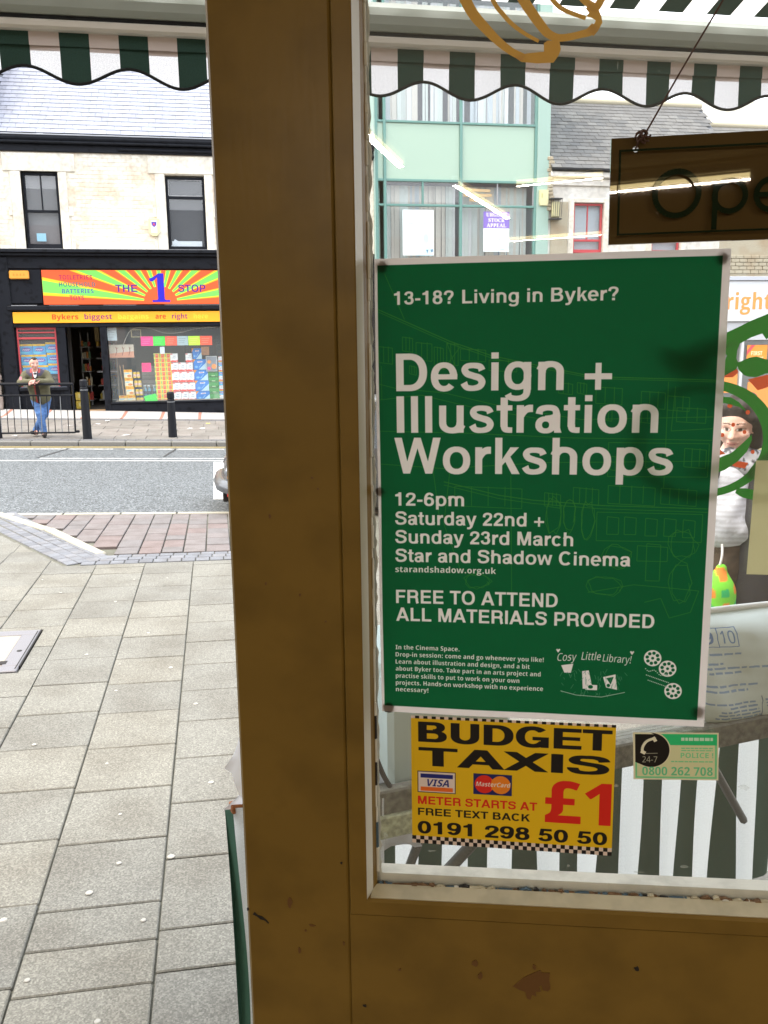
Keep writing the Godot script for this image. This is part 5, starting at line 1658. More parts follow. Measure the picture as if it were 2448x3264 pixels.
func green_building() -> void:
	var F := FRONT
	var t := thing("glazed_building", "mint green glazed office building with teal frames and curtains across the road", "building")
	var X := [4.6, 6.66, 8.74]
	part("corner_pier", MB.new().span(4.302, 4.344, -0.6, 10.6, F + 0.04, F - 0.3, 0.008), M.mint_wall, t)
	part("corner_pier", MB.new().span(8.77, 9.12, -0.6, 10.6, F + 0.06, F - 0.3, 0.01), M.mint_wall, t)
	part("wall", MB.new().span(4.32, 9.1, -0.6, 10.6, F - 7.8, F - 8).span(4.32, 4.5, -0.6, 10.6, F - 0.25, F - 7.8).span(8.9, 9.1, -0.6, 10.6, F - 0.3, F - 7.8), M.mint_wall, t)
	part("roof", MB.new().span(4.32, 9.12, 10.6, 10.9, F + 0.1, F - 8.0), M.mint_wall, t)
	part("floor", MB.new().span(4.5, 8.9, 3.3, 3.6, F - 0.3, F - 7.8).span(4.5, 8.9, 6.55, 6.9, F - 0.3, F - 7.8), M.blind, t)
	part("office_wall", MB.new().span(4.5, 8.9, 3.6, 6.5, F - 3.4, F - 3.5).span(4.5, 8.9, 6.9, 10.5, F - 3.4, F - 3.5), mat("office_grey", L(0.16, 0.16, 0.18), 0.9), t)
	for x: float in [4.38, 4.6, 6.66, 8.74]:
		part("mullion", MB.new().span(x - 0.035, x + 0.035, 3.05, 10.6, F + 0.03, F - 0.09, 0.008), M.teal_frame, t)
	for q in [[7.42, 0.055], [5.975, 0.06], [5.35, 0.055], [9.0, 0.05], [3.1, 0.07]]:
		for k in 2:
			part("transom", MB.new().span(X[k] + 0.036, X[k + 1] - 0.036, q[0] - q[1] / 2, q[0] + q[1] / 2, F + 0.02, F - 0.085, 0.006), M.teal_frame, t)
		part("transom", MB.new().span(4.416, 4.564, q[0] - q[1] / 2, q[0] + q[1] / 2, F + 0.02, F - 0.085, 0.006), M.teal_frame, t)
	for k in 2:
		part("spandrel_panel", MB.new().span(X[k] + 0.037, X[k + 1] - 0.037, 6.006, 7.391, F - 0.02, F - 0.06, 0.006), M.mint_panel, t)
		for q in [[7.45, 8.97], [3.14, 5.32], [9.03, 10.6]]:
			part("pane", MB.new().span(X[k] + 0.037, X[k + 1] - 0.037, q[0], q[1], F - 0.03, F - 0.038), M.pane_glass, t)
	part("spandrel_panel", MB.new().span(4.417, 4.563, 6.006, 7.391, F - 0.02, F - 0.06, 0.006), M.mint_panel, t)
	part("mullion", MB.new().span(5.595, 5.645, 5.378, 5.945, F + 0.01, F - 0.08, 0.006), M.teal_frame, t)
	for q in [[4.637, 5.594], [5.646, 6.623]]:
		part("pane", MB.new().span(q[0], q[1], 5.378, 5.945, F - 0.03, F - 0.038), M.pane_glass, t)
	var lv := Node3D.new()                                                   # louvred lights
	put(lv, "louvre_window", t)
	for x: float in [6.715, 7.68, 8.69]:
		part("louvre_rail", MB.new().span(x - 0.012, x + 0.012, 5.38, 5.94, F, F - 0.06), M.worn_white, lv)
	for q in [[6.73, 7.667], [7.693, 8.675]]:
		for k in 4:
			part("louvre_blade", MB.new().box(Vector3((q[0] + q[1]) / 2, 5.45 + k * 0.14, F - 0.035), Vector3(q[1] - q[0], 0.135, 0.006), 0.0, Basis(Vector3.RIGHT, 0.18)), M.pane_glass, lv)
	for k in 3:
		part("brown_tape", MB.new().box(Vector3(7.15 - k * 0.05, 5.5 + k * 0.13, F - 0.015), Vector3([0.5, 0.84, 0.86][k], 0.075, 0.008), 0.0, Basis(Vector3.BACK, [-0.05, 0.01, -0.03][k])), mat("tape_brown", L(0.5, 0.36, 0.2), 0.6), lv)
	for k in 2:
		curtain(t, X[k] + 0.05, X[k + 1] - 0.06, 3.65, 5.9, F - 0.35)
		curtain(t, X[k] + 0.05, X[k + 1] - 0.06, 6.9, 10.4, F - 0.3)
	part("desk_blue", MB.new().span(7.95, 8.6, 3.6, 4.35, F - 1.0, F - 1.5), mat("office_blue", L(0.05, 0.2, 0.5), 0.7), t)
	# the ground floor: lime fascia over a shop window
	part("fascia", MB.new().span(4.32, 9.0, 2.55, 3.0, F + 0.1, F - 0.2, 0.01), M.lime, t)
	part("stall_riser", MB.new().span(4.32, 8.77, -0.6, 0.35, F + 0.02, F - 0.2, 0.01), M.mint_wall, t)
	part("shop_window", MB.new().span(4.42, 8.77, 0.35, 2.55, F - 0.06, F - 0.07), M.shop_glass, t)
	part("shop_back", MB.new().span(4.5, 8.9, -0.2, 3.2, F - 2.5, F - 2.6), M.blind, t)
	for x: float in [4.36, 6.5, 8.0]:
		part("shop_mullion", MB.new().span(x - 0.04, x + 0.04, 0.351, 2.549, F, F - 0.1, 0.006), M.worn_white, t)
	# notices on the glass
	var c := Canvas.new(220, 300, Color(0.93, 0.97, 0.97))
	var f := font(false)
	var pale := Color(0.72, 0.86, 0.88)
	write(c, "One bag of 10", 28, 165, 30, 13, pale, f)
	write(c, "items your", 28, 120, 52, 13, pale, f)
	write(c, "donation will", 28, 150, 74, 13, pale, f)
	write(c, "make a difference", 28, 192, 94, 13, Color(0.6, 0.76, 0.8), font())
	c.poly(circle(Vector2(165, 190), 20, 34), Color(0.76, 0.9, 0.95))
	c.poly(PackedVector2Array([Vector2(100, 225), Vector2(150, 200), Vector2(205, 240), Vector2(215, 300), Vector2(95, 300)]), Color(0.8, 0.93, 0.97))
	c.poly(PackedVector2Array([Vector2(165, 262), Vector2(182, 262), Vector2(174, 288)]), Color(0.35, 0.5, 0.62))
	c.poly(PackedVector2Array([Vector2(196, 262), Vector2(214, 256), Vector2(216, 274), Vector2(200, 280)]), Color(0.4, 0.55, 0.65))
	var b := MB.new()
	b.quad_uv(Vector3(5.07, 5.24, F - 0.025), Vector3(5.92, 5.24, F - 0.025), Vector3(5.92, 4.07, F - 0.025), Vector3(5.07, 4.07, F - 0.025), Vector3.BACK)
	tag(part("window_poster", b, print_mat("donation_print", c)), "pale white and blue poster on the green building's glass, left of the purple one", "poster")
	c = Canvas.new(190, 264, Color(0.92, 0.96, 0.97))
	c.rect(0, 0, 190, 110, Color(0.53, 0.44, 0.77))
	var sf := font(true, "Droid Serif")
	write(c, "URGENT", 20, 170, 32, 24, Color.WHITE, sf)
	write(c, "STOCK", 36, 156, 68, 24, Color.WHITE, sf)
	write(c, "APPEAL", 24, 166, 102, 24, Color.WHITE, sf)
	var ink := Color(0.5, 0.72, 0.82)
	c.line(curve([Vector2(110, 175), Vector2(122, 160), Vector2(138, 150), Vector2(150, 158), Vector2(146, 172), Vector2(132, 180), Vector2(112, 178)]), 2.5, ink)
	c.line(curve([Vector2(124, 182), Vector2(100, 200), Vector2(94, 230), Vector2(100, 252), Vector2(140, 250), Vector2(180, 252), Vector2(184, 222), Vector2(170, 196), Vector2(148, 180)]), 3.0, ink)
	c.line(curve([Vector2(108, 205), Vector2(112, 230), Vector2(128, 244), Vector2(160, 244)]), 2.0, ink)
	b = MB.new()
	b.quad_uv(Vector3(7.3, 5.22, F - 0.025), Vector3(8.03, 5.22, F - 0.025), Vector3(8.03, 4.18, F - 0.025), Vector3(7.3, 4.18, F - 0.025), Vector3.BACK)
	tag(part("window_poster", b, print_mat("appeal_print", c)), "purple and white stock appeal poster with a drawn sack on the green building's glass", "poster")
	var al := thing("alarm_box", "pale yellow alarm box on the mint corner pier of the glazed building", "alarm box", Vector3(8.95, 5.58, F + 0.06))
	part("case", MB.new().prism(PackedVector2Array([Vector2(-0.12, 0.2), Vector2(0.12, 0.2), Vector2(0.12, -0.12), Vector2(0.1, -0.2), Vector2(-0.1, -0.2), Vector2(-0.12, -0.12)]), Transform3D(), 0.0, 0.08), M.alarm_yellow, al)
	part("stripe", MB.new().box(Vector3(-0.06, 0.05, 0.083), Vector3(0.03, 0.12, 0.004)), mat("alarm_stripe", L(0.5, 0.5, 0.2), 0.5), al)

func slate_roof(t: Node3D, x0: float, x1: float, eave: Vector3, pitch: float, length: float, ms: Array, limit: int, skew := 0.0) -> void:
	var up := Vector3(0, sin(pitch), -cos(pitch))
	var nrm := Vector3(0, cos(pitch), sin(pitch))
	var roof := Node3D.new()
	put(roof, "roof", t)
	var bed := MB.new()
	bed.quad(eave + Vector3(x0, 0, 0), eave + Vector3(x1, 0, 0), eave + Vector3(x1 + skew, 0, 0) + up * length, eave + Vector3(x0, 0, 0) + up * length, nrm)
	bed.quad(eave + Vector3(x0, 0, 0) + up * length, eave + Vector3(x1 + skew, 0, 0) + up * length, eave + Vector3(x1, 0, -length * 1.7), eave + Vector3(x0, 0, -length * 1.7), Vector3(0, 1, -1))
	part("roof_bed", bed, M.slate_bed, roof)
	var me := []
	for m in ms:
		me.append(MB.new().box(Vector3.ZERO, Vector3(0.285, 0.012, 0.27), 0.002).mesh(null, m))
	var rest := MB.new()
	var n := 0
	var rows := int(length / 0.195)
	for r in rows:
		var xe := x1 + skew * r / rows
		var i := 0
		while true:
			var x := x0 + i * 0.292 + (0.146 if r % 2 else 0.0)
			i += 1
			if x > xe - 0.2:
				break
			var c := eave + Vector3(x + 0.14, 0, 0) + up * (r * 0.195 + 0.12) + nrm * 0.02
			var bs := Basis(Vector3.RIGHT, nrm, -up).rotated(Vector3.RIGHT, -0.06).rotated(nrm, rng.randf_range(-0.02, 0.02))
			if n < limit:
				n += 1
				var o := MeshInstance3D.new()
				o.mesh = me[rng.randi_range(0, me.size() - 1)]
				put(o, "slate", roof)
				o.transform = Transform3D(bs, c + nrm * rng.randf_range(0.0, 0.006))
			else:
				rest.box(c, Vector3(0.285, 0.012, 0.27), 0.0, bs)
	if rest.count:
		part("slates_beyond", rest, ms[0], roof).set_meta("kind", "stuff")
	part("ridge", MB.new().tube([eave + Vector3(x0, 0.03, 0) + up * length, eave + Vector3(x1 + skew, 0.03, 0) + up * length], 0.1, 8), mat("ridge_buff", L(0.42, 0.38, 0.28), 0.8), roof)

func white_building() -> void:
	var F := FRONT
	var t := thing("white_building", "white rendered house with mossy slate roof and red window right of the glazed building", "building")
	part("wall", wall_with_holes(MB.new(), 9.14, 14.3, 3.6, 6.1, F - 0.02, F - 0.3, [[9.86, 10.76, 4.15, 5.5], [12.2, 13.1, 4.15, 5.5]]), M.render_white, t)
	part("side_wall", MB.new().span(9.14, 9.4, -0.6, 6.1, F - 0.3, F - 6).span(14.1, 14.3, -0.6, 6.1, F - 0.3, F - 6).span(9.14, 14.3, -0.6, 6.1, F - 6, F - 6.3), M.render_white, t)
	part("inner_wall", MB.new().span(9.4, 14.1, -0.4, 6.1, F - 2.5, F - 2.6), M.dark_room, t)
	part("eaves_cornice", MB.new().span(9.14, 14.3, 6.12, 6.28, F + 0.18, F - 0.2, 0.02).span(9.14, 14.3, 5.92, 6.1, F + 0.05, F - 0.01, 0.01), M.render_white, t)
	part("gutter", MB.new().tube([Vector3(9.14, 6.3, F + 0.2), Vector3(14.3, 6.3, F + 0.2)], 0.05, 8), M.black_paint, t)
	part("brick_patch", MB.new().span(9.2, 9.7, 4.1, 5.5, F, F - 0.02, 0.004), M.buff_brick, t)
	slate_roof(t, 9.14, 14.6, Vector3(0, 6.33, F + 0.2), deg_to_rad(40), 3.75, [M.old_slate_0, M.old_slate_1, M.old_slate_2, M.old_slate_1], 300, 0.4)
	var p := MB.new()                                                        # rough stone edge of the party wall
	for i in 14:
		p.box(Vector3(9.16 + rng.randf_range(-0.03, 0.03), 5.3 + i * 0.1, F + 0.04), Vector3(0.16, 0.09, 0.1), 0.015)
	part("rough_edge", p, M.buff_brick, t)
	for q in [[9.88, 10.74], [12.22, 13.08]]:
		var w := sash(t, q[0], q[1], 4.17, 5.48, [["h", 4.5], ["v", (q[0] + q[1]) / 2, 4.5, 5.44]], M.red_frame, F - 0.08, "window", mat("net_curtain", L(0.52, 0.62, 0.66), 0.9))
		part("surround", MB.new().span(q[0] - 0.16, q[0] - 0.01, 4.1, 5.6, F + 0.02, F - 0.1, 0.01).span(q[1] + 0.01, q[1] + 0.16, 4.1, 5.6, F + 0.02, F - 0.1, 0.01).span(q[0] - 0.009, q[1] + 0.009, 5.49, 5.6, F + 0.02, F - 0.1, 0.01), M.cream_stone, w)
	part("fascia", MB.new().span(9.14, 14.3, 2.4, 3.6, F + 0.1, F - 0.3, 0.01), M.sign_white, t)
	part("shop_window", MB.new().span(9.3, 14.2, 0.3, 2.4, F - 0.05, F - 0.06), M.shop_glass, t)
	part("stall_riser", MB.new().span(9.14, 14.3, -1.2, 0.3, F + 0.02, F - 0.2, 0.01), M.black_paint, t)
	var l := thing("caged_lamp", "black caged lamp bracketed on the corner beside the yellow alarm box", "lamp", Vector3(9.27, 5.28, F + 0.12))
	var cage := MB.new()
	for i in 6:
		var x := -0.15 + i * 0.06
		cage.tube([Vector3(x, 0.26, 0.14), Vector3(x, -0.2, 0.1)], 0.007, 5)
	cage.span(-0.16, 0.16, 0.25, 0.28, -0.1, 0.15).span(-0.16, 0.16, -0.27, -0.24, -0.1, 0.11).tube([Vector3(-0.15, 0.26, -0.1), Vector3(-0.15, -0.25, -0.1)], 0.008, 5).tube([Vector3(0.15, 0.26, -0.1), Vector3(0.15, -0.25, -0.1)], 0.008, 5)
	part("cage", cage, M.black_trim, l)
	part("lamp_body", MB.new().box(Vector3(0.02, 0.0, 0.0), Vector3(0.2, 0.4, 0.14), 0.02), M.alarm_yellow, l)
	part("bracket", MB.new().span(-0.03, 0.03, 0.2, 0.24, -0.12, -0.1), M.black_trim, l)
	# the rental shop with orange lettering
	var s := thing("orange_letter_shop", "buff brick building with a white fascia in orange letters at the far right", "shop")
	part("wall", MB.new().span(14.3, 24.0, 3.5, 6.4, F - 0.02, F - 0.4).span(14.3, 14.6, -1.2, 3.5, F - 0.02, F - 6).span(23.7, 24.0, -1.2, 3.5, F - 0.02, F - 6).span(14.3, 24.0, -1.2, 6.4, F - 6.0, F - 6.3), M.buff_brick, s)
	var br := MB.new()
	for r in 5:
		for i in 18:
			br.box(Vector3(14.45 + i * 0.25 + (0.12 if r % 2 else 0.0), 3.66 + r * 0.105, F), Vector3(0.235, 0.092, 0.04 + rng.randf_range(-0.012, 0.012)), 0.01)
	part("bricks", br, M.buff_brick, s).set_meta("kind", "stuff")
	slate_roof(s, 14.3, 24.0, Vector3(0, 6.1, F - 0.3), deg_to_rad(38), 3.6, [M.old_slate_1, M.slate_1], 0)
	part("fascia", MB.new().span(14.52, 23.6, 2.26, 3.4, F + 0.12, F - 0.2, 0.012), M.sign_white, s)
	part("fascia_cap", MB.new().span(14.5, 23.7, 3.41, 3.52, F + 0.18, F - 0.1, 0.01), mat("cap_grey", L(0.5, 0.53, 0.6), 0.6), s)
	part("fascia_end", MB.new().span(14.47, 14.515, 1.7, 3.4, F + 0.1, F - 0.2, 0.008), mat("cap_grey", L(0.5, 0.53, 0.6), 0.6), s)
	lettering("lettering", "right", font(true), Transform3D(Basis.IDENTITY, Vector3(0, 0, F)), 14.56, 15.98, 2.6, 0.46, 0.125, M.sign_orange, s)
	part("shop_window", MB.new().span(14.6, 23.6, -0.9, 1.7, F - 0.05, F - 0.06), M.shop_glass, s)
	part("window_head", MB.new().span(14.52, 23.6, 1.72, 2.25, F + 0.03, F - 0.2, 0.01), mat("head_grey", L(0.55, 0.57, 0.6), 0.6), s)
	part("mullion", MB.new().span(15.2, 15.28, -0.9, 1.7, F, F - 0.1, 0.006), M.sign_white, s)
	part("back_wall", MB.new().span(14.6, 23.7, -1.0, 3.3, F - 2.0, F - 2.1), mat("back_grey", L(0.3, 0.32, 0.34), 0.9), s)
	var c := Canvas.new(120, 120, Color(0.98, 0.6, 0.2))
	c.poly(PackedVector2Array([Vector2(0, 30), Vector2(0, 55), Vector2(48, 0), Vector2(25, 0)]), Color(0.9, 0.3, 0.35))
	write(c, "FIRST", 26, 92, 54, 21, Color(0.98, 0.94, 0.8), font())
	write(c, "WEEK'S", 20, 100, 84, 21, Color(0.98, 0.94, 0.8), font())
	var b := MB.new()
	b.quad_uv(Vector3(15.4, 1.58, F - 0.03), Vector3(16.06, 1.58, F - 0.03), Vector3(16.06, 0.92, F - 0.03), Vector3(15.4, 0.92, F - 0.03), Vector3.BACK)
	tag(part("window_poster", b, print_mat("offer_print", c)), "orange first week's offer poster in the window below the orange letters", "poster")
	for q in [[14.66, 15.15, 0.2, 0.75, "orange board low in the same window, behind the walking woman"], [15.5, 16.3, -0.3, 0.5, "orange and white spotted board low in the window at the far right"]]:
		var o := part("window_board", MB.new().span(q[0], q[1], q[2], q[3], F - 0.03, F - 0.045), M.sign_orange)
		tag(o, q[4], "board")

# ------------------------------------------------------------------ the awning over the shop front
func scallop(x: float) -> float:
	return 2.4885 + 0.021 * cos(TAU * (x + 0.434) / 0.2575)

func awning() -> void:
	var t := thing("awning", "green and white striped awning with a scalloped valance over the shop front", "awning", Vector3.ZERO)
	var w := 0.0721
	var zf := -2.5
	var a := MB.new()
	var b := MB.new()
	var a2 := MB.new()
	var b2 := MB.new()
	var trim := MB.new()
	for i in range(-22, 44):
		var x0 := -0.345 + i * w
		var green := posmod(i, 2) == 0
		var q := a if green else b
		var hem := MB.new()
		for k in 6:                                                          # the valance, hanging with a slight sway
			var u := x0 + w * k / 6.0
			var v := x0 + w * (k + 1) / 6.0
			var sway := func(x: float, y: float) -> float: return zf + 0.004 + 0.006 * sin(x * 17.0) * (2.6 - y) / 0.12
			q.smooth(false)
			var m0 := 2.545
			q.quad(Vector3(u, m0, sway.call(u, m0)), Vector3(v, m0, sway.call(v, m0)), Vector3(v, scallop(v), sway.call(v, scallop(v))), Vector3(u, scallop(u), sway.call(u, scallop(u))), Vector3.BACK)
			var h := a if green else hem                                     # doubled hem where the cloth is folded over: no light comes through
			h.quad(Vector3(u, 2.592, zf + 0.008), Vector3(v, 2.592, zf + 0.008), Vector3(v, 2.556, zf + 0.008), Vector3(u, 2.556, zf + 0.008), Vector3.BACK)
			h.quad(Vector3(u, 2.592, zf - 0.002), Vector3(v, 2.592, zf - 0.002), Vector3(v, m0, sway.call(v, m0)), Vector3(u, m0, sway.call(u, m0)), Vector3.BACK)
			trim.tube([Vector3(u, scallop(u), sway.call(u, scallop(u)) + 0.001), Vector3(v, scallop(v), sway.call(v, scallop(v)) + 0.001)], 0.0042, 5, false)
		if not green:
			part("hem", hem, mat("hem_white", L(0.72, 0.64, 0.62), 0.9), t)
		var c := a2 if green else b2                                         # the canopy slopes up to the wall
		var p0 := Vector3(x0, 2.70, zf + 0.06)
		var p1 := Vector3(x0, 3.28, -0.62)
		for k in 6:
			var s0 := p0.lerp(p1, k / 6.0) - Vector3(0, 0.03 * sin(PI * k / 6.0), 0)
			var s1 := p0.lerp(p1, (k + 1) / 6.0) - Vector3(0, 0.03 * sin(PI * (k + 1) / 6.0), 0)
			c.quad(s0, s0 + Vector3(w, 0, 0), s1 + Vector3(w, 0, 0), s1, Vector3.DOWN)
	two_tone("valance", a, M.canvas_green, b, M.canvas_white, t)
	two_tone("canopy", a2, M.canvas_green, b2, M.canvas_white, t)
	part("edging", trim, M.canvas_trim, t)
	var prof := PackedVector2Array()                                         # front bar: rounded face above a lip
	for q in [[0.03, 2.622], [0.045, 2.635], [0.05, 2.655], [0.046, 2.675], [0.03, 2.692], [0.0, 2.70], [-0.03, 2.69], [-0.04, 2.66], [-0.03, 2.622]]:
		prof.append(Vector2(-q[0], q[1]))
	var xf := Transform3D(Basis(Vector3(0, 0, -1), Vector3.UP, Vector3(1, 0, 0)), Vector3(-1.95, 0, zf))
	part("front_bar", MB.new().prism(prof, xf, 0.0, 4.8), M.awning_bar, t)
	part("bar_groove", MB.new().span(-1.95, 2.85, 2.612, 2.621, zf - 0.02, zf + 0.026), M.canvas_trim, t)
	part("bar_lip", MB.new().span(-1.95, 2.85, 2.588, 2.611, zf - 0.02, zf + 0.034, 0.006), M.awning_lip, t)
	part("roller_case", MB.new().tube([Vector3(-1.95, 3.3, -0.66), Vector3(2.85, 3.3, -0.66)], 0.06, 12), M.awning_bar, t)
	for x: float in [-1.8, 2.7]:
		part("folding_arm", MB.new().tube([Vector3(x, 3.2, -0.6), Vector3(x + (0.7 if x < 0 else -0.7), 2.9, -1.6), Vector3(x, 2.65, zf)], 0.022, 8), M.awning_bar, t)

# ------------------------------------------------------------------ the greengrocer's stall outside the window
const STALL_A := Vector3(0.06, 0.0, -1.62)                                   # near left corner; the long side runs off to the right
const STALL_U := Vector3(0.986, 0.0, -0.166)
const STALL_V := Vector3(-0.166, 0.0, -0.986)
func at_stall(u: float, y: float, v: float) -> Vector3:
	return STALL_A + STALL_U * u + STALL_V * v + Vector3(0, y, 0)

func skirt(green: MB, white: MB, path: Array, top: Callable, foot: float, stripe: float, phase: float) -> void:     # striped cloth hung along a path in plan
	var at := phase
	var n := 10
	var done := 0.0
	for i in path.size() - 1:
		var p: Vector3 = path[i]
		var q: Vector3 = path[i + 1]
		var l := p.distance_to(q)
		var d := (q - p) / l
		var nn := Vector3(d.z, 0, -d.x)
		var s := 0.0
		while s < l - 1e-4:
			var k := int(floor((done + s + phase) / stripe + 1e-4))
			var e := minf(l, (k + 1) * stripe - done - phase)
			e = minf(e, s + stripe / 3.0)
			var m := green if posmod(k, 2) == 0 else white
			m.smooth(true)
			for r in n:
				var c := []
				for g in [[s, r], [e, r], [e, r + 1], [s, r + 1]]:
					var a: Vector3 = p + d * g[0]
					var t: float = top.call(a)
					var f: float = float(g[1]) / n
					var w: float = done + g[0]
					var amp := f * 0.022
					var off := amp * sin(w * 19.0 + 1.3 * sin(w * 5.0)) + amp * 0.5 * sin(w * 43.0 + f * 3.0)
					var sag := 0.006 * sin(w * 9.0)
					c.append(a + nn * off + d * amp * 0.5 * sin(w * 8.0 + f * 2.0) + Vector3(0, lerpf(t - sag * (1.0 - f), foot, f), 0))
				m.quad(c[0], c[1], c[2], c[3], nn)
			s = e
		done += l

func stall() -> void:
	var deep := 0.46
	var long := 1.9
	var t := thing("market_stall", "greengrocer's stall with striped skirt standing outside behind the door glass", "stall")
	var top := func(a: Vector3) -> float:
		var v := (a - STALL_A).dot(STALL_V)
		return 0.885 - 0.222 * v / deep
	# skirt along the left end and the street side; the shop side is open
	var g := MB.new()
	var w := MB.new()
	var gy := 0.02
	skirt(g, w, [at_stall(0.24, 0, -0.02), at_stall(-0.013, 0, deep), at_stall(0.03, 0, deep + 0.04), at_stall(0.2, 0, deep + 0.05), at_stall(long, 0, deep + 0.05)], top, gy, 0.075, 0.091)
	var cl := two_tone("striped_skirt", g, M.stall_green, w, M.stall_white, t)
	cl.set_meta("label", "green and white striped cloth hung round the stall")
	# table: back rail, boards, legs and a hinged brace
	part("back_rail", MB.new().box(at_stall(long / 2, 0.875, 0.0), Vector3(long, 0.06, 0.03), 0.004, Basis(Vector3.UP, 0.167)), M.grey_wood, t)
	part("rail_plank", MB.new().box(at_stall(0.24, 0.828, -0.018), Vector3(0.36, 0.05, 0.014), 0.003, Basis(Vector3.UP, 0.167)), M.pale_green_wood, t)
	for k in 4:
		var v := 0.03 + k * 0.115
		part("table_board", MB.new().box(at_stall((long + 0.12) / 2, 0.885 - 0.222 * (v + 0.05) / deep, v + 0.055), Vector3(long - 0.12, 0.018, 0.108), 0.003, Basis(Vector3.UP, 0.167) * Basis(Vector3.RIGHT, -0.45)), M.grey_wood, t)
	for u: float in [0.05, 0.36, 1.85]:
		for v: float in [0.02, deep - 0.03]:
			var y: float = 0.845 - 0.222 * v / deep
			if u == 0.36 and v < 0.1:
				continue
			part("leg", MB.new().box(at_stall(u, y / 2 + 0.01, v), Vector3(0.022, y - 0.02, 0.022), 0.003, Basis(Vector3.UP, 0.167)), M.steel_grey, t)
	part("brace", MB.new().tube([at_stall(0.30, 0.2, 0.3), at_stall(0.52, 0.74, 0.3)], 0.012, 6), M.steel_grey, t)
	part("brace", MB.new().tube([at_stall(0.38, 0.36, 0.28), at_stall(0.66, 0.62, 0.26)], 0.015, 6), M.steel_grey, t)
	part("brace", MB.new().tube([at_stall(1.12, 0.84, 0.1), at_stall(1.5, 0.4, 0.3)], 0.012, 6), M.steel_grey, t)
	part("hinge_plate", MB.new().box(at_stall(0.42, 0.405, 0.272), Vector3(0.05, 0.06, 0.012), 0.004, Basis(Vector3.BACK, -0.6)), M.steel_grey, t)
	# things on the stall
	var wb := tag(part("wood_batten", MB.new().box(at_stall(0.035, 0.682, deep - 0.02), Vector3(0.075, 0.022, 0.03), 0.002, Basis(Vector3.UP, 0.3)), M.crate_wood), "short red-brown wooden batten lying on the left end of the stall above the cloth", "batten")
	wb.set_meta("label", "short red-brown wooden batten lying on the left end of the stall above the cloth")
	# crumpled clear film over the end of the stall
	var f := MB.new()
	f.smooth(true)
	var nz := FastNoiseLite.new()
	nz.seed = 12
	nz.frequency = 7.0
	var nu := 22
	var nv := 14
	var P := func(i: int, j: int) -> Vector3:
		var a := float(i) / nu
		var b := float(j) / nv
		var p := at_stall(-0.005 + a * 0.4 + 0.02 * sin(b * 9.0) * (1.0 - a), 0.67 + 0.37 * sin(PI * minf(b * 1.1, 1.0)) * (0.75 + 0.35 * sin(a * 5.0)) * (0.5 + 0.5 * sin(PI * (0.12 + 0.8 * a))), deep - 0.02 - b * 0.3)
		return p + Vector3(nz.get_noise_3d(p.x, p.y, p.z), nz.get_noise_3d(p.x + 9, p.y, p.z), nz.get_noise_3d(p.x, p.y + 9, p.z)) * 0.035
	for i in nu:
		for j in nv:
			f.quad(P.call(i, j), P.call(i + 1, j), P.call(i + 1, j + 1), P.call(i, j + 1), Vector3(0.0, 1.0, 1.0))
	tag(part("plastic_film", f, M.plastic_film), "crumpled white plastic film heaped over the left end of the stall", "plastic film")
	var strap := part("black_strap", MB.new().tube(curve([at_stall(0.21, 1.08, 0.06), at_stall(0.215, 1.03, 0.04), at_stall(0.235, 0.98, 0.03), at_stall(0.25, 0.93, 0.01), at_stall(0.262, 0.905, 0.0)]), 0.006, 6).tube(curve([at_stall(0.232, 0.985, 0.03), at_stall(0.205, 0.975, 0.03), at_stall(0.185, 0.968, 0.03)]), 0.004, 6), M.grime)
	tag(strap, "dark strap hanging over the white film just right of the door stile", "strap")
	var bx := thing("foam_box", "pale aqua foam box on the stall behind the taxi sticker", "box", at_stall(0.44, 0.845, 0.2), 0.167)
	part("body", MB.new().box(Vector3(0, 0.13, 0), Vector3(0.3, 0.26, 0.24), 0.012), M.aqua_box, bx)
	part("lid", MB.new().box(Vector3(0, 0.285, 0), Vector3(0.32, 0.04, 0.26), 0.012), M.aqua_box, bx)
	for i in 3:
		part("red_mark", MB.new().box(Vector3(-0.04, 0.18 - i * 0.03, 0.122), Vector3(0.05, 0.012, 0.003)), mat("mark_red", L(0.6, 0.15, 0.12), 0.6), bx)
	# printed sack
	var c := Canvas.new(560, 460, Color(0.80, 0.86, 0.84))
	var ink := Color(0.40, 0.53, 0.70)
	c.rect(0, 40, 168, 3, ink)
	c.rect(0, 118, 168, 3, ink)
	for x: float in [0, 54, 110, 166]:
		c.rect(x, 40, 3, 80, ink)
	write(c, "8", 14, 44, 106, 52, ink, font())
	write(c, "9", 68, 98, 106, 52, ink, font())
	write(c, "10", 120, 160, 106, 52, ink, font(false))
	write(c, "#1", 400, 424, 82, 22, Color(0.35, 0.38, 0.4), font())
	for q in [[10, 172, 156], [10, 116, 196], [10, 290, 216], [10, 168, 236], [10, 52, 256], [10, 210, 290], [10, 180, 312]]:
		var x: float = q[0]
		while x < q[1]:
			var ww := rng.randf_range(14, 40)
			c.rect(x, q[2] - 9, minf(ww, q[1] - x), 9, Color(0.54, 0.65, 0.77))
			x += ww + 6
	for q in [[40, 200, 366], [110, 206, 382], [80, 208, 398], [74, 214, 414], [64, 218, 430], [228, 350, 360], [232, 380, 376], [236, 390, 392], [240, 390, 408], [246, 316, 424]]:
		var x: float = q[0]
		while x < q[1]:
			var ww := rng.randf_range(12, 34)
			c.rect(x, q[2] - 8, minf(ww, q[1] - x), 8, Color(0.52, 0.63, 0.75))
			x += ww + 5
	c.rect(218, 340, 3, 104, Color(0.45, 0.52, 0.6))
	var sm := print_mat("sack_print", c, 0.45)
	var sk := thing("printed_sack", "white sack printed in blue with a row of numbers, lying on the stall", "sack", at_stall(1.295, 0.89, 0.06), 0.10)
	var b := MB.new()
	b.smooth(true)
	var W := 0.5
	var H := 0.25
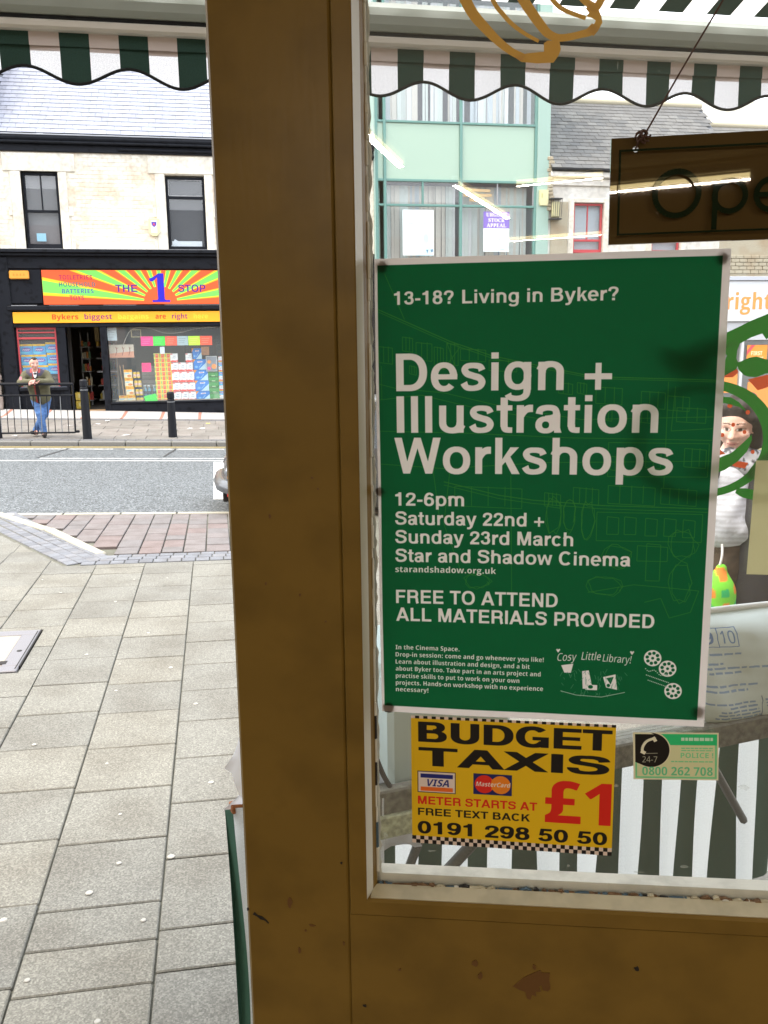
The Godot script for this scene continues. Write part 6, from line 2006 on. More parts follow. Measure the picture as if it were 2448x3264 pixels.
	var S := func(i: int, j: int, side: float) -> Vector3:
		var a := float(i) / 24.0
		var e := float(j) / 14.0
		var x := (a - 0.5) * W
		var y := e * H
		var rim := pow(maxf(0.0, 1.0 - pow(absf(a * 2 - 1), 6.0)), 0.5) * pow(maxf(0.0, 1.0 - pow(absf(e * 1.9 - 0.9), 5.0)), 0.5)
		var z: float = side * (0.012 + 0.075 * rim * (1.0 - 0.35 * e)) + (0.008 * sin(a * 11.0 + e * 4.0) + 0.007 * absf(sin(a * 19.0 - e * 13.0)) + 0.005 * absf(sin(a * 7.0 + e * 21.0))) * rim - 0.06 * e
		y -= 0.015 * (1.0 - e) * pow(absf(a * 2 - 1), 4.0) * -2.0
		return Vector3(x, y, z)
	for i in 24:
		for j in 14:
			for side: float in [1.0, -1.0]:
				var q := [S.call(i, j + 1, side), S.call(i + 1, j + 1, side), S.call(i + 1, j, side), S.call(i, j, side)]
				var u := [Vector2(i / 24.0, 1.0 - (j + 1) / 14.0), Vector2((i + 1) / 24.0, 1.0 - (j + 1) / 14.0), Vector2((i + 1) / 24.0, 1.0 - j / 14.0), Vector2(i / 24.0, 1.0 - j / 14.0)]
				for o in [[0, 1, 2], [0, 2, 3]]:
					var ix: Array = o if side > 0 else [o[0], o[2], o[1]]
					for v: int in ix:
						b.st.set_uv(u[v] if side > 0 else Vector2(0.9, 0.05 + 0.02 * v))
						b.st.add_vertex(q[v])
	for side: float in [1.0]:
		for i in 24:
			b.quad(S.call(i, 14, 1.0), S.call(i + 1, 14, 1.0), S.call(i + 1, 14, -1.0), S.call(i, 14, -1.0), Vector3.UP)
	part("bag", b, sm, sk)
	part("rolled_edge", MB.new().tube([S.call(0, 14, 0.0) + Vector3(0, 0.003, 0.006), S.call(8, 14, 0.0) + Vector3(0, 0.005, 0.008), S.call(16, 14, 0.0) + Vector3(0, 0.003, 0.006), S.call(24, 14, 0.0) + Vector3(0, 0.002, 0.006)], 0.009, 8), mat("sack_white", L(0.72, 0.76, 0.73), 0.5), sk)
	tag(part("brown_sack", MB.new().lathe([Vector2(0.0, 0.0), Vector2(0.16, 0.02), Vector2(0.19, 0.12), Vector2(0.14, 0.24), Vector2(0.05, 0.3), Vector2(0.0, 0.31)], at_stall(1.02, 0.1, 0.1), 16), mat("sack_brown", L(0.1, 0.055, 0.04), 0.9)), "dark brown sack on the ground under the right part of the stall", "sack")

# ------------------------------------------------------------------ railing, bollards, cover
func street_furniture() -> void:
	var rz := -18.22
	var t := thing("pedestrian_railing", "black pedestrian guard railing at the kerb that the man leans on", "railing", Vector3(-2.78, ground(-2.78, rz), rz))
	t.rotation.z = -0.02
	part("top_rail", MB.new().box(Vector3(-1.2, 1.07, 0), Vector3(2.4, 0.05, 0.05), 0.012), M.cast_black, t)
	part("second_rail", MB.new().box(Vector3(-1.2, 0.85, 0), Vector3(2.4, 0.032, 0.04), 0.008), M.cast_black, t)
	part("bottom_rail", MB.new().box(Vector3(-1.2, 0.12, 0), Vector3(2.4, 0.032, 0.04), 0.008), M.cast_black, t)
	part("end_stile", MB.new().box(Vector3(0.0, 0.6, 0), Vector3(0.03, 0.98, 0.04), 0.006), M.cast_black, t)
	part("bracket", MB.new().box(Vector3(0.045, 0.14, 0), Vector3(0.07, 0.05, 0.05), 0.012), M.cast_black, t)
	for i in 18:
		part("bar", MB.new().tube([Vector3(-0.125 - i * 0.125, 0.13, 0), Vector3(-0.125 - i * 0.125, 0.84, 0)], 0.0085, 6), M.cast_worn if i % 3 == 1 else M.cast_black, t)
	var prof := func(h: float) -> Array: return [Vector2(0.09, -0.05), Vector2(0.088, 0.02), Vector2(0.075, h - 0.2), Vector2(0.073, h - 0.16), Vector2(0.064, h - 0.15), Vector2(0.064, h - 0.135), Vector2(0.075, h - 0.125), Vector2(0.073, h - 0.03), Vector2(0.055, h - 0.006), Vector2(0.0, h)]
	for q in [[-2.55, -18.17, 1.17, "taller black bollard at the end of the railing before the shop door"], [-0.92, -18.5, 0.93, "shorter black bollard standing alone before the big shop window"], [-4.24, -18.25, 1.17, "black post at the left end of the railing, at the picture's edge"]]:
		var b := thing("bollard", q[3], "bollard", Vector3(q[0], ground(q[0], q[1]), q[1]), 0.0, "black bollards along the far kerb")
		part("shaft", MB.new().lathe(prof.call(q[2]), Vector3.ZERO, 20), M.cast_black, b)
		part("neck_band", MB.new().lathe([Vector2(0.0755, q[2] - 0.215), Vector2(0.0765, q[2] - 0.207), Vector2(0.0755, q[2] - 0.2)], Vector3.ZERO, 20), M.cast_worn, b)
	# inspection cover in the near pavement
	var mx := -1.28
	var m := thing("inspection_cover", "square metal inspection cover filled with concrete in the near pavement", "cover", Vector3(-1.6, ground(-1.6, -5.35), -5.35))
	m.rotation.z = -0.02
	part("frame", MB.new().span(-0.42, 0.42, -0.05, 0.006, 0.28, 0.37, 0.004).span(-0.42, 0.42, -0.05, 0.006, -0.37, -0.28, 0.004).span(0.32, 0.42, -0.05, 0.006, -0.28, 0.28, 0.004).span(-0.42, -0.32, -0.05, 0.006, -0.28, 0.28, 0.004), M.manhole_metal, m)
	part("filling", MB.new().span(-0.318, 0.318, -0.05, 0.001, -0.278, 0.278), M.manhole_fill, m)
	part("rim_line", MB.new().span(0.421, 0.427, -0.02, 0.007, -0.37, 0.3).span(0.405, 0.41, 0.0065, 0.008, -0.34, 0.34), M.grime, m)
	part("lifting_hole", MB.new().lathe([Vector2(0.0, 0.0075), Vector2(0.016, 0.0075), Vector2(0.016, 0.006)], Vector3(0.37, 0, 0.03), 10), M.grime, m)
	part("lifting_slot", MB.new().span(0.3, 0.34, 0.0065, 0.008, 0.2, 0.25), M.grime, m)

# ------------------------------------------------------------------ the car in the bay, of which the photograph shows only the nose
func parked_car() -> void:
	var x0 := 0.03
	var t := thing("parked_car", "dark grey car at the bay's road edge, only its nose showing beside the door", "car", Vector3(x0, ground(x0 + 2, -10.6), -10.6))
	t.rotation.z = -0.035
	# the nose points to -x; cross sections from nose to tail: x, half width, sill, waist, roof, roof half width
	var sec := [[0.0, 0.5, 0.34, 0.52, 0.56, 0.4], [0.06, 0.66, 0.26, 0.6, 0.66, 0.5], [0.25, 0.78, 0.2, 0.68, 0.76, 0.62], [0.7, 0.82, 0.18, 0.78, 0.86, 0.68], [1.1, 0.83, 0.18, 0.84, 0.95, 0.68], [1.75, 0.84, 0.18, 0.88, 1.4, 0.58], [2.4, 0.84, 0.18, 0.9, 1.46, 0.58], [3.2, 0.83, 0.18, 0.92, 1.4, 0.56], [3.75, 0.8, 0.2, 0.92, 1.05, 0.6], [3.95, 0.7, 0.3, 0.8, 0.88, 0.55]]
	var rings := []
	for s in sec:
		var r := []
		for q in [[0.9, s[2]], [1.0, s[2] + 0.08], [1.03, (s[2] + s[3]) / 2], [1.0, s[3]], [s[5] / s[1] * 1.04, lerpf(s[3], s[4], 0.75)], [s[5] / s[1] * 0.9, s[4]], [0.0, s[4] + 0.02]]:
			r.append(Vector3(s[0], q[1], q[0] * s[1]))
		for i in range(5, -1, -1):
			r.append(Vector3(r[i].x, r[i].y, -r[i].z))
		rings.append(r)
	var b := MB.new()
	var gl := MB.new()
	b.smooth(true)
	for i in rings.size() - 1:
		var mid := Vector3((sec[i][0] + sec[i + 1][0]) / 2, 0.6, 0)
		for k in 12:
			var q := [rings[i][k], rings[i][k + 1], rings[i + 1][k + 1], rings[i + 1][k]]
			var glass: bool = i in [4, 5, 6, 7] and (k in [3, 8] or (i in [4, 7] and k in [4, 5, 6, 7]))
			(gl if glass else b).quad(q[0], q[1], q[2], q[3], (q[0] + q[2]) / 2 - mid)
	b.smooth(false)
	for e in [0, rings.size() - 1]:
		for k in range(1, 12):
			b.tri(rings[e][0], rings[e][k], rings[e][k + 1], Vector3(-1 if e == 0 else 1, 0, 0))
	part("body", b, M.car_paint, t)
	part("glazing", gl, M.car_glass, t)
	part("underside", MB.new().span(0.3, 3.7, 0.16, 0.2, -0.7, 0.7), M.tyre, t)
	part("bumper", MB.new().tube([Vector3(0.35, 0.4, 0.82), Vector3(0.08, 0.4, 0.68), Vector3(-0.03, 0.4, 0.4), Vector3(-0.05, 0.4, 0.0), Vector3(-0.03, 0.4, -0.4), Vector3(0.08, 0.4, -0.68), Vector3(0.35, 0.4, -0.82)], 0.08, 10), M.car_paint, t)
	part("lower_grille", MB.new().span(-0.02, 0.1, 0.22, 0.33, -0.5, 0.5, 0.01), M.grime, t)
	for s: float in [1.0, -1.0]:
		var hl := Node3D.new()
		put(hl, "headlight", t)
		part("lens", MB.new().tube([Vector3(0.06, 0.56, s * 0.42), Vector3(0.09, 0.58, s * 0.58), Vector3(0.26, 0.62, s * 0.76)], [0.07, 0.09, 0.05], 12), mat("headlight_clear", L(0.3, 0.31, 0.33), 0.08, 0.6), hl)
		part("indicator", MB.new().box(Vector3(0.06, 0.53, s * 0.66), Vector3(0.07, 0.05, 0.06), 0.012), M.amber, hl)
		part("side_light", MB.new().box(Vector3(0.05, 0.36, s * 0.69), Vector3(0.05, 0.11, 0.035), 0.01), M.red_lamp, t)
		part("mirror", MB.new().box(Vector3(1.3, 0.95, s * 0.95), Vector3(0.12, 0.12, 0.2), 0.03), M.car_paint, t)
		for x: float in [0.72, 3.15]:
			var wh := Node3D.new()
			put(wh, "wheel", t)
			wh.position = Vector3(x, 0.29, s * 0.76)
			part("tyre", MB.new().lathe([Vector2(0.19, -0.09), Vector2(0.27, -0.09), Vector2(0.29, -0.05), Vector2(0.29, 0.05), Vector2(0.27, 0.09), Vector2(0.19, 0.09)], Vector3.ZERO, 20, Basis(Vector3.RIGHT, PI / 2)), M.tyre, wh)
			part("rim", MB.new().lathe([Vector2(0.19, 0.07), Vector2(0.12, 0.085), Vector2(0.0, 0.07)], Vector3.ZERO, 16, Basis(Vector3.RIGHT, PI / 2 * s)), M.chrome, wh)

# ------------------------------------------------------------------ people
func head_shape(o: Vector3, face: Vector3, s: float) -> Array:               # cranium, jaw, nose, brow, ears, sockets; o = centre of the skull, face = where it looks
	var f := face.normalized()
	var r := Vector3.UP.cross(f).normalized()
	var u := f.cross(r)
	var p := func(a: float, b: float, c: float) -> Vector3: return o + (r * a + u * b + f * c) * s
	return [
		[p.call(0, 0.012, -0.022), p.call(0, 0.026, 0.008), 0.078 * s, 0.077 * s], [p.call(0, -0.03, 0.02), p.call(0, -0.082, 0.05), 0.06 * s, 0.036 * s],
		[p.call(0, -0.02, 0.045), p.call(0, -0.06, 0.05), 0.05 * s, 0.042 * s],
		[p.call(0, 0.008, 0.083), p.call(0, -0.034, 0.103), 0.008 * s, 0.0135 * s], [p.call(-0.012, -0.037, 0.09), p.call(0.012, -0.037, 0.09), 0.010 * s, 0.010 * s],
		[p.call(-0.038, 0.022, 0.072), p.call(0.038, 0.022, 0.072), 0.011 * s, 0.011 * s],
		[p.call(-0.018, -0.063, 0.083), p.call(0.018, -0.063, 0.083), 0.0075 * s, 0.0075 * s], [p.call(-0.015, -0.075, 0.08), p.call(0.015, -0.075, 0.08), 0.008 * s, 0.008 * s],
		[p.call(-0.04, -0.028, 0.058), p.call(-0.04, -0.048, 0.048), 0.029 * s, 0.027 * s], [p.call(0.04, -0.028, 0.058), p.call(0.04, -0.048, 0.048), 0.029 * s, 0.027 * s],
		[p.call(-0.077, 0.012, -0.01), p.call(-0.074, -0.03, 0.0), 0.013 * s, 0.009 * s], [p.call(0.077, 0.012, -0.01), p.call(0.074, -0.03, 0.0), 0.013 * s, 0.009 * s],
	]

func face_colour(o: Vector3, face: Vector3, s: float, skin: Color) -> Callable:
	var f := face.normalized()
	var r := Vector3.UP.cross(f).normalized()
	var u := f.cross(r)
	return func(p: Vector3) -> Color:
		var q := (p - o) / s
		var a := q.dot(r)
		var b := q.dot(u)
		var c := q.dot(f)
		var col := skin
		if c > 0.04:
			var e := Vector2((absf(a) - 0.031) / 0.0165, (b - 0.002) / 0.0065)
			if e.length() < 1.0:
				col = Color(0.03, 0.02, 0.015) if absf(absf(a) - 0.031) < 0.0075 else Color(0.55, 0.5, 0.46)
			elif e.length() < 1.5:
				col = skin * Color(0.5, 0.42, 0.4)
			if absf(b - 0.027 - 0.004 * sin((absf(a) - 0.012) * 75.0)) < 0.0030 and absf(a) > 0.012 and absf(a) < 0.052:
				col = Color(0.05, 0.032, 0.025)
			var mb := b + 0.069 - 5.0 * a * a
			if absf(a) < 0.027 * (1.0 - absf(mb) * 50.0) and absf(mb) < 0.009:
				col = skin.lerp(Color(0.5, 0.16, 0.14), 0.65) if absf(mb) > 0.0013 else Color(0.22, 0.07, 0.06)
			if absf(a) < 0.045 and absf(a) > 0.02 and b < -0.025 and b > -0.05:
				col = col.lerp(Color(0.62, 0.3, 0.24), 0.25)
		return col

func hand_bones(wrist: Vector3, along: Vector3, back: Vector3, s: float, thumb_side: float, curl: float) -> Array:   # palm and five bent fingers
	var d := along.normalized()
	var n := (back - d * back.dot(d)).normalized()
	var w := d.cross(n)
	var o := []
	o.append([wrist, wrist + d * 0.085 * s, 0.024 * s, 0.03 * s])
	for i in 4:
		var k := (i - 1.5) * 0.02 * s
		var a := wrist + d * (0.088 - absf(i - 1.3) * 0.004) * s + w * k
		var l: float = [0.036, 0.042, 0.039, 0.031][i] * s
		var d1 := d.rotated(w, curl)
		var b := a + d1 * l
		var d2 := d.rotated(w, curl * 2.1)
		var c := b + d2 * l * 0.75
		o.append([a - d * 0.02 * s, b, 0.0105 * s, 0.0095 * s])
		o.append([b, c, 0.0095 * s, 0.0085 * s])
	var ta := wrist + d * 0.03 * s + w * thumb_side * 0.025 * s
	var tb := ta + (d * 0.6 + w * thumb_side * 0.7).normalized() * 0.042 * s
	o.append([ta, tb, 0.014 * s, 0.011 * s])
	o.append([tb, tb + (d * 0.9 + w * thumb_side * 0.15 - n * 0.2).normalized() * 0.032 * s, 0.011 * s, 0.009 * s])
	return o

func man_at_railing() -> void:
	var o := Vector3(-3.47, ground(-3.47, -18.42), -18.46)
	var t := thing("person", "man in olive jacket and blue jeans leaning on the railing with crossed legs", "person", o)
	var skin := Color(0.62, 0.34, 0.27)
	var hip := Vector3(0.03, 0.80, -0.13)
	var chest := Vector3(0.01, 1.14, -0.02)
	var neck := Vector3(0.0, 1.31, 0.06)
	var head := Vector3(0.0, 1.45, 0.11)
	var look := Vector3(0.45, -0.12, 0.9)
	var sh := [Vector3(-0.19, 1.235, 0.02), Vector3(0.2, 1.235, 0.02)]
	var el := [Vector3(-0.275, 1.085, 0.1), Vector3(0.275, 1.085, 0.1)]
	var wr := [Vector3(-0.03, 1.115, 0.245), Vector3(0.03, 1.125, 0.285)]
	var kn := [Vector3(0.01, 0.46, -0.02), Vector3(0.07, 0.45, -0.13)]
	var an := [Vector3(0.06, 0.09, 0.02), Vector3(-0.125, 0.12, -0.18)]
	var hp := [Vector3(-0.06, 0.79, -0.12), Vector3(0.12, 0.79, -0.13)]
	var body := [[hip, chest, 0.11, 0.12], [chest, neck, 0.11, 0.05], [neck, head - Vector3(0, 0.06, 0.02), 0.052, 0.05]]
	for i in 2:
		body.append([sh[i], el[i], 0.045, 0.036])
		body.append([el[i], wr[i], 0.036, 0.026])
		body.append([hp[i], kn[i], 0.075, 0.05])
		body.append([kn[i], an[i], 0.05, 0.035])
		body.append([an[i], an[i] + Vector3(0.02, -0.05, 0.12), 0.035, 0.03])
	var b := flesh(body, 0.03, 0.014, func(_p: Vector3) -> Color: return skin)
	flesh(head_shape(head, look, 1.0), 0.012, 0.006, face_colour(head, look, 1.0, skin), b)
	for i in 2:
		flesh(hand_bones(wr[i], Vector3(0.75 if i == 0 else -0.75, -0.25, 0.25), Vector3(0, 0.8, 0.5), 1.0, 1.0 if i == 0 else -1.0, 0.5 if i == 0 else -0.5), 0.006, 0.006, func(_p: Vector3) -> Color: return Color(0.6, 0.32, 0.27), b)
	part("body", b, M.skin, t)
	# olive jacket with a dark yoke, open over a dark lining and a pale shirt
	var nz := FastNoiseLite.new()
	nz.seed = 5
	nz.frequency = 9.0
	var jacket := [[Vector3(0.03, 0.76, -0.12), Vector3(0.02, 1.0, -0.06), 0.155, 0.16, Vector3(0.8, 1, 1)], [Vector3(0.02, 1.0, -0.06), Vector3(0.005, 1.2, 0.0), 0.16, 0.13, Vector3(0.8, 1, 1)], [sh[0] * Vector3(0.8, 1, 1), sh[1] * Vector3(0.8, 1, 1), 0.082, 0.082], [Vector3(-0.07, 1.3, 0.0), Vector3(0.07, 1.3, 0.0), 0.055, 0.055]]
	for i in 2:
		jacket.append([sh[i], el[i], 0.078, 0.068])
		jacket.append([el[i], el[i].lerp(wr[i], 0.9), 0.066, 0.045])
	b = flesh(jacket, 0.035, 0.011, func(p: Vector3) -> Color:
		var c := Color(0.115, 0.108, 0.062) * (1.0 + 0.35 * nz.get_noise_3d(p.x, p.y * 2.0, p.z))
		var centre := 0.018 + (1.1 - p.y) * 0.03
		if p.y > 1.2 + 0.25 * absf(p.x) * 0.0 and p.z > -0.2 and absf(p.x) < 0.17 - maxf(0.0, 1.28 - p.y) * 0.9:
			c = Color(0.065, 0.055, 0.085)
		if p.z > 0.0 and absf(p.x - centre) < 0.035:
			c = Color(0.02, 0.017, 0.016)
		if p.z > 0.0 and absf(p.x - centre + 0.05) < 0.013:
			c = Color(0.3, 0.045, 0.04)
		if p.y > 1.27 and absf(absf(p.x) - 0.075) < 0.016 and p.z > 0.02:
			c = Color(0.4, 0.06, 0.06)
		if absf(p.x + 0.265) < 0.02 and p.y > 1.14 and p.y < 1.2:
			c = Color(0.45, 0.15, 0.2)
		if p.y < 0.645:
			c = c * 0.7
		c.a = 1.0
		return c)
	part("jacket", b, M.figure, t)
	part("shirt", MB.new().prism(PackedVector2Array([Vector2(-0.05, 0.14), Vector2(0.05, 0.14), Vector2(0.028, -0.03), Vector2(0.0, -0.06), Vector2(-0.02, -0.03)]), Transform3D(Basis(Vector3.RIGHT, -0.35), Vector3(0.0, 1.22, 0.118)), -0.04, 0.012), mat("shirt_pale", L(0.6, 0.62, 0.64), 0.8), t)
	var jeans := [[Vector3(-0.02, 0.74, -0.12), Vector3(0.08, 0.74, -0.12), 0.125, 0.125]]
	for i in 2:
		jeans.append([hp[i] - Vector3(0, 0.04, 0), kn[i], 0.105, 0.078])
		jeans.append([kn[i], an[i] + Vector3(0, 0.01, 0), 0.078, 0.062])
	b = flesh(jeans, 0.025, 0.011, func(p: Vector3) -> Color:
		var k := 1.0 + 0.6 * nz.get_noise_3d(p.x * 1.5, p.y * 2.5, p.z) + 0.35 * clampf(1.0 - absf(p.y - 0.5) * 5.0, 0.0, 1.0)
		return Color(0.075 * k, 0.16 * k, 0.36 * k))
	part("jeans", b, M.figure, t)
	for i in 2:
		var a: Vector3 = an[i] - Vector3(0, 0.045, 0)
		var shoe := [[a + Vector3(0, 0.03, -0.03), a + Vector3(0.0, 0.005, 0.0), 0.05, 0.045], [a + Vector3(0, 0.0, -0.03), a + Vector3(0.03 if i == 0 else -0.02, -0.008, 0.15) if i == 0 else a + Vector3(-0.06, 0.015, 0.12), 0.045, 0.036]]
		part("shoe", flesh(shoe, 0.03, 0.009, func(p: Vector3) -> Color: return Color(0.03, 0.025, 0.026) if p.y > a.y - 0.025 else Color(0.05, 0.045, 0.045)), M.figure, t)
	var hr := [[head + Vector3(-0.01, 0.03, -0.03), head + Vector3(0.0, 0.045, -0.01), 0.081, 0.076], [head + Vector3(0.02, 0.085, 0.05), head + Vector3(0.03, 0.09, 0.06), 0.03, 0.025]]
	part("hair", flesh(hr, 0.02, 0.008, func(_p: Vector3) -> Color: return Color(0.035, 0.026, 0.022)), M.figure, t)

func woman_walking() -> void:
	var x := 2.55
	var z := -3.92
	var y := ground(x, z)
	var t := thing("person", "dark haired woman in a pale striped top and dark coat walking past beyond the stall", "person", Vector3(x, y, z))
	var skin := Color(0.80, 0.52, 0.42)
	var head := Vector3(-0.06, 1.445, 0.03)
	var look := Vector3(-0.72, -0.16, 0.72)
	var neck := Vector3(-0.07, 1.3, 0.0)
	var chest := Vector3(-0.12, 1.1, 0.0)
	var hip := Vector3(-0.10, 0.78, 0.0)
	var sh := [Vector3(-0.25, 1.22, 0.06), Vector3(0.05, 1.22, -0.06)]
	var el := [Vector3(-0.36, 0.98, 0.06), Vector3(0.10, 0.98, -0.02)]
	var wr := [Vector3(-0.38, 0.80, 0.12), Vector3(0.08, 0.76, 0.06)]
	var hp := [Vector3(-0.14, 0.76, 0.05), Vector3(-0.05, 0.76, -0.05)]
	var kn := [Vector3(-0.2, 0.43, 0.08), Vector3(0.03, 0.42, -0.07)]
	var an := [Vector3(-0.2, 0.08, 0.08), Vector3(0.3, 0.14, -0.07)]
	var body := [[hip, chest, 0.12, 0.12], [chest, neck, 0.11, 0.048], [neck, head - Vector3(0, 0.06, 0), 0.05, 0.05]]
	for i in 2:
		body.append([sh[i], el[i], 0.042, 0.034])
		body.append([el[i], wr[i], 0.034, 0.025])
		body.append([hp[i], kn[i], 0.08, 0.052])
		body.append([kn[i], an[i], 0.052, 0.036])
		body.append([an[i], an[i] + Vector3(-0.11, -0.045, 0.02), 0.034, 0.028])
	var b := flesh(body, 0.03, 0.013, func(_p: Vector3) -> Color: return skin)
	flesh(head_shape(head, look, 1.0), 0.012, 0.0042, face_colour(head, look, 1.0, skin), b)
	for i in 2:
		flesh(hand_bones(wr[i], Vector3(-0.1, -1.0, 0.05), Vector3(0, 0.0, 1.0) if i == 0 else Vector3(1, 0, 0), 0.92, 1.0, 0.35), 0.006, 0.0055, func(_p: Vector3) -> Color: return skin, b)
	part("body", b, M.skin, t)
	# dark hair swept back
	var f := look.normalized()
	var r := Vector3.UP.cross(f).normalized()
	var P := func(a: float, c: float, d: float) -> Vector3: return head + r * a + Vector3.UP * c + f * d
	var nz := FastNoiseLite.new()
	nz.seed = 3
	nz.frequency = 30.0
	var hair := [[P.call(0, 0.03, -0.04), P.call(0, 0.055, 0.0), 0.09, 0.082], [P.call(-0.05, 0.092, 0.055), P.call(0.075, 0.05, 0.048), 0.026, 0.022], [P.call(0.03, 0.1, 0.04), P.call(0.09, 0.03, 0.01), 0.034, 0.03], [P.call(-0.065, 0.085, 0.02), P.call(-0.088, 0.02, -0.015), 0.028, 0.03], [P.call(-0.02, 0.125, 0.0), P.call(0.04, 0.12, -0.03), 0.03, 0.04], [P.call(0.08, 0.02, -0.03), P.call(0.07, -0.09, -0.05), 0.045, 0.04], [P.call(-0.08, 0.02, -0.03), P.call(-0.07, -0.09, -0.05), 0.04, 0.035], [P.call(0.0, -0.02, -0.08), P.call(0.02, -0.12, -0.08), 0.06, 0.05], [P.call(-0.02, 0.1, 0.06), P.call(0.03, 0.1, 0.065), 0.02, 0.022]]
	part("hair", flesh(hair, 0.02, 0.006, func(p: Vector3) -> Color:
		var k := 1.0 + 0.7 * nz.get_noise_3d(p.x, p.y * 0.25, p.z)
		return Color(0.035 * k, 0.028 * k, 0.026 * k)), M.figure, t)
	# long pale top with fine grey stripes, under an open dark coat
	var cl := [[Vector3(-0.12, 0.98, 0.03), Vector3(-0.13, 1.02, 0.03), 0.15, 0.15], [Vector3(-0.13, 0.95, 0.03), Vector3(-0.12, 1.18, 0.02), 0.15, 0.125], [Vector3(-0.12, 1.18, 0.02), Vector3(-0.07, 1.27, 0.01), 0.12, 0.07]]
	for q in [[Vector3(-0.24, 1.12, 0.12), Vector3(-0.10, 0.96, 0.18)], [Vector3(-0.22, 1.02, 0.14), Vector3(-0.06, 0.92, 0.17)], [Vector3(-0.05, 1.2, 0.12), Vector3(-0.16, 1.05, 0.16)], [Vector3(-0.2, 1.2, 0.1), Vector3(-0.17, 0.98, 0.16)]]:
		cl.append([q[0], q[1], 0.012, 0.02])                                  # folds
	part("striped_top", flesh(cl, 0.04, 0.011, func(p: Vector3) -> Color:
		var k := 0.8 if fposmod(p.y * 38.0 + p.x * 1.5, 1.0) < 0.55 else 0.62
		return Color(k * 0.92, k * 0.98, k * 1.1)), M.figure, t)
	var coat := [[Vector3(0.04, 0.56, 0.1), Vector3(0.03, 1.0, 0.12), 0.15, 0.125], [Vector3(0.03, 1.0, 0.12), Vector3(0.02, 1.2, 0.06), 0.125, 0.1], [sh[0], Vector3(-0.08, 1.26, -0.04), 0.07, 0.07], [Vector3(-0.06, 1.26, -0.05), sh[1], 0.08, 0.08]]
	for i in 2:
		coat.append([sh[i], el[i], 0.076, 0.066])
		coat.append([el[i], el[i].lerp(wr[i], 0.92), 0.064, 0.05])
	part("coat", flesh(coat, 0.035, 0.012, func(p: Vector3) -> Color:
		var k := 1.0 + 0.4 * nz.get_noise_3d(p.x * 0.2, p.y * 0.2, p.z * 0.2)
		return Color(0.028 * k, 0.028 * k, 0.034 * k)), M.figure, t)
	# grey scarf with dark stars
	var sc := [[Vector3(-0.13, 1.3, 0.08), Vector3(0.02, 1.31, 0.0), 0.045, 0.05], [Vector3(0.0, 1.29, 0.08), Vector3(0.01, 1.08, 0.15), 0.045, 0.05], [Vector3(-0.13, 1.29, 0.08), Vector3(-0.06, 1.24, 0.11), 0.04, 0.04]]
	part("star_scarf", flesh(sc, 0.03, 0.008, func(p: Vector3) -> Color:
		var q := Vector2(fposmod(p.x * 14.0 + p.z * 5.0, 1.0) - 0.5, fposmod(p.y * 13.0, 1.0) - 0.5)
		var a := q.angle()
		return Color(0.07, 0.07, 0.08) if q.length() < 0.3 + 0.12 * cos(5.0 * a) else Color(0.42, 0.44, 0.48)), M.figure, t)
	var tr := []
	for i in 2:
		tr.append([hp[i], kn[i], 0.115, 0.085])
		tr.append([kn[i], an[i] + Vector3(0, 0.02, 0), 0.085, 0.065])
	tr.append([Vector3(-0.10, 0.74, 0.02), Vector3(-0.12, 0.88, 0.03), 0.14, 0.135])
	part("trousers", flesh(tr, 0.03, 0.013, func(p: Vector3) -> Color:
		var k := 1.0 + 0.9 * nz.get_noise_3d(p.x * 0.5 + p.y, p.y * 2.0, p.z)
		return Color(0.075 * k, 0.055 * k, 0.042 * k)), M.figure, t)
	for i in 2:
		part("shoe", flesh([[an[i] + Vector3(0.02, -0.03, 0), an[i] + Vector3(-0.12, -0.05, 0.02), 0.046, 0.034]], 0.02, 0.01, func(_p: Vector3) -> Color: return Color(0.03, 0.025, 0.025)), M.figure, t)
	# carrier bag in her hand
	var bag := thing("carrier_bag", "lime green and white carrier bag with orange patches held by the walking woman", "bag", Vector3(x - 0.24, y + 0.46, z + 0.22))
	var cb := [[Vector3(-0.02, 0.08, 0), Vector3(0.0, 0.2, 0), 0.13, 0.1, Vector3(1, 1, 1.6)], [Vector3(0.0, 0.2, 0), Vector3(0.02, 0.32, 0), 0.09, 0.03, Vector3(1, 1, 1.6)]]
	part("bag", flesh(cb, 0.03, 0.009, func(p: Vector3) -> Color:
		if p.y < 0.08:
			return Color(0.75, 0.76, 0.75)
		var q := sin(p.x * 40.0 + 1.0) * sin(p.y * 45.0 + p.z * 20.0)
		return Color(0.8, 0.28, 0.04) if q > 0.45 else (Color(0.02, 0.5, 0.15) if q < -0.6 else Color(0.2, 0.72, 0.05))), M.figure, bag)
	part("handle", MB.new().tube(curve([Vector3(0.0, 0.3, 0), Vector3(0.02, 0.38, 0.0), Vector3(0.03, 0.44, -0.02)]), 0.006, 6), mat("bag_white", L(0.7, 0.7, 0.7), 0.5), bag)

# ------------------------------------------------------------------ the door; its frame of reference: x along the door, y up (0 = 1.681 m), z into the shop
const SAG := 0.0333
func at_door(s: float, y: float, off := 0.0) -> Vector3:                      # y in metres above the floor of the picture's world
	return door_frame * Vector3(s, y - 1.681, off)

func door_thing(called: String, label: String, category: String, s: float, y: float, off: float, roll := 0.0, group := "") -> Node3D:
	var o := thing(called, label, category, Vector3.ZERO, 0.0, group)
	o.transform = Transform3D(door_frame.basis * Basis(Vector3.BACK, roll), at_door(s, y, off))
	return o

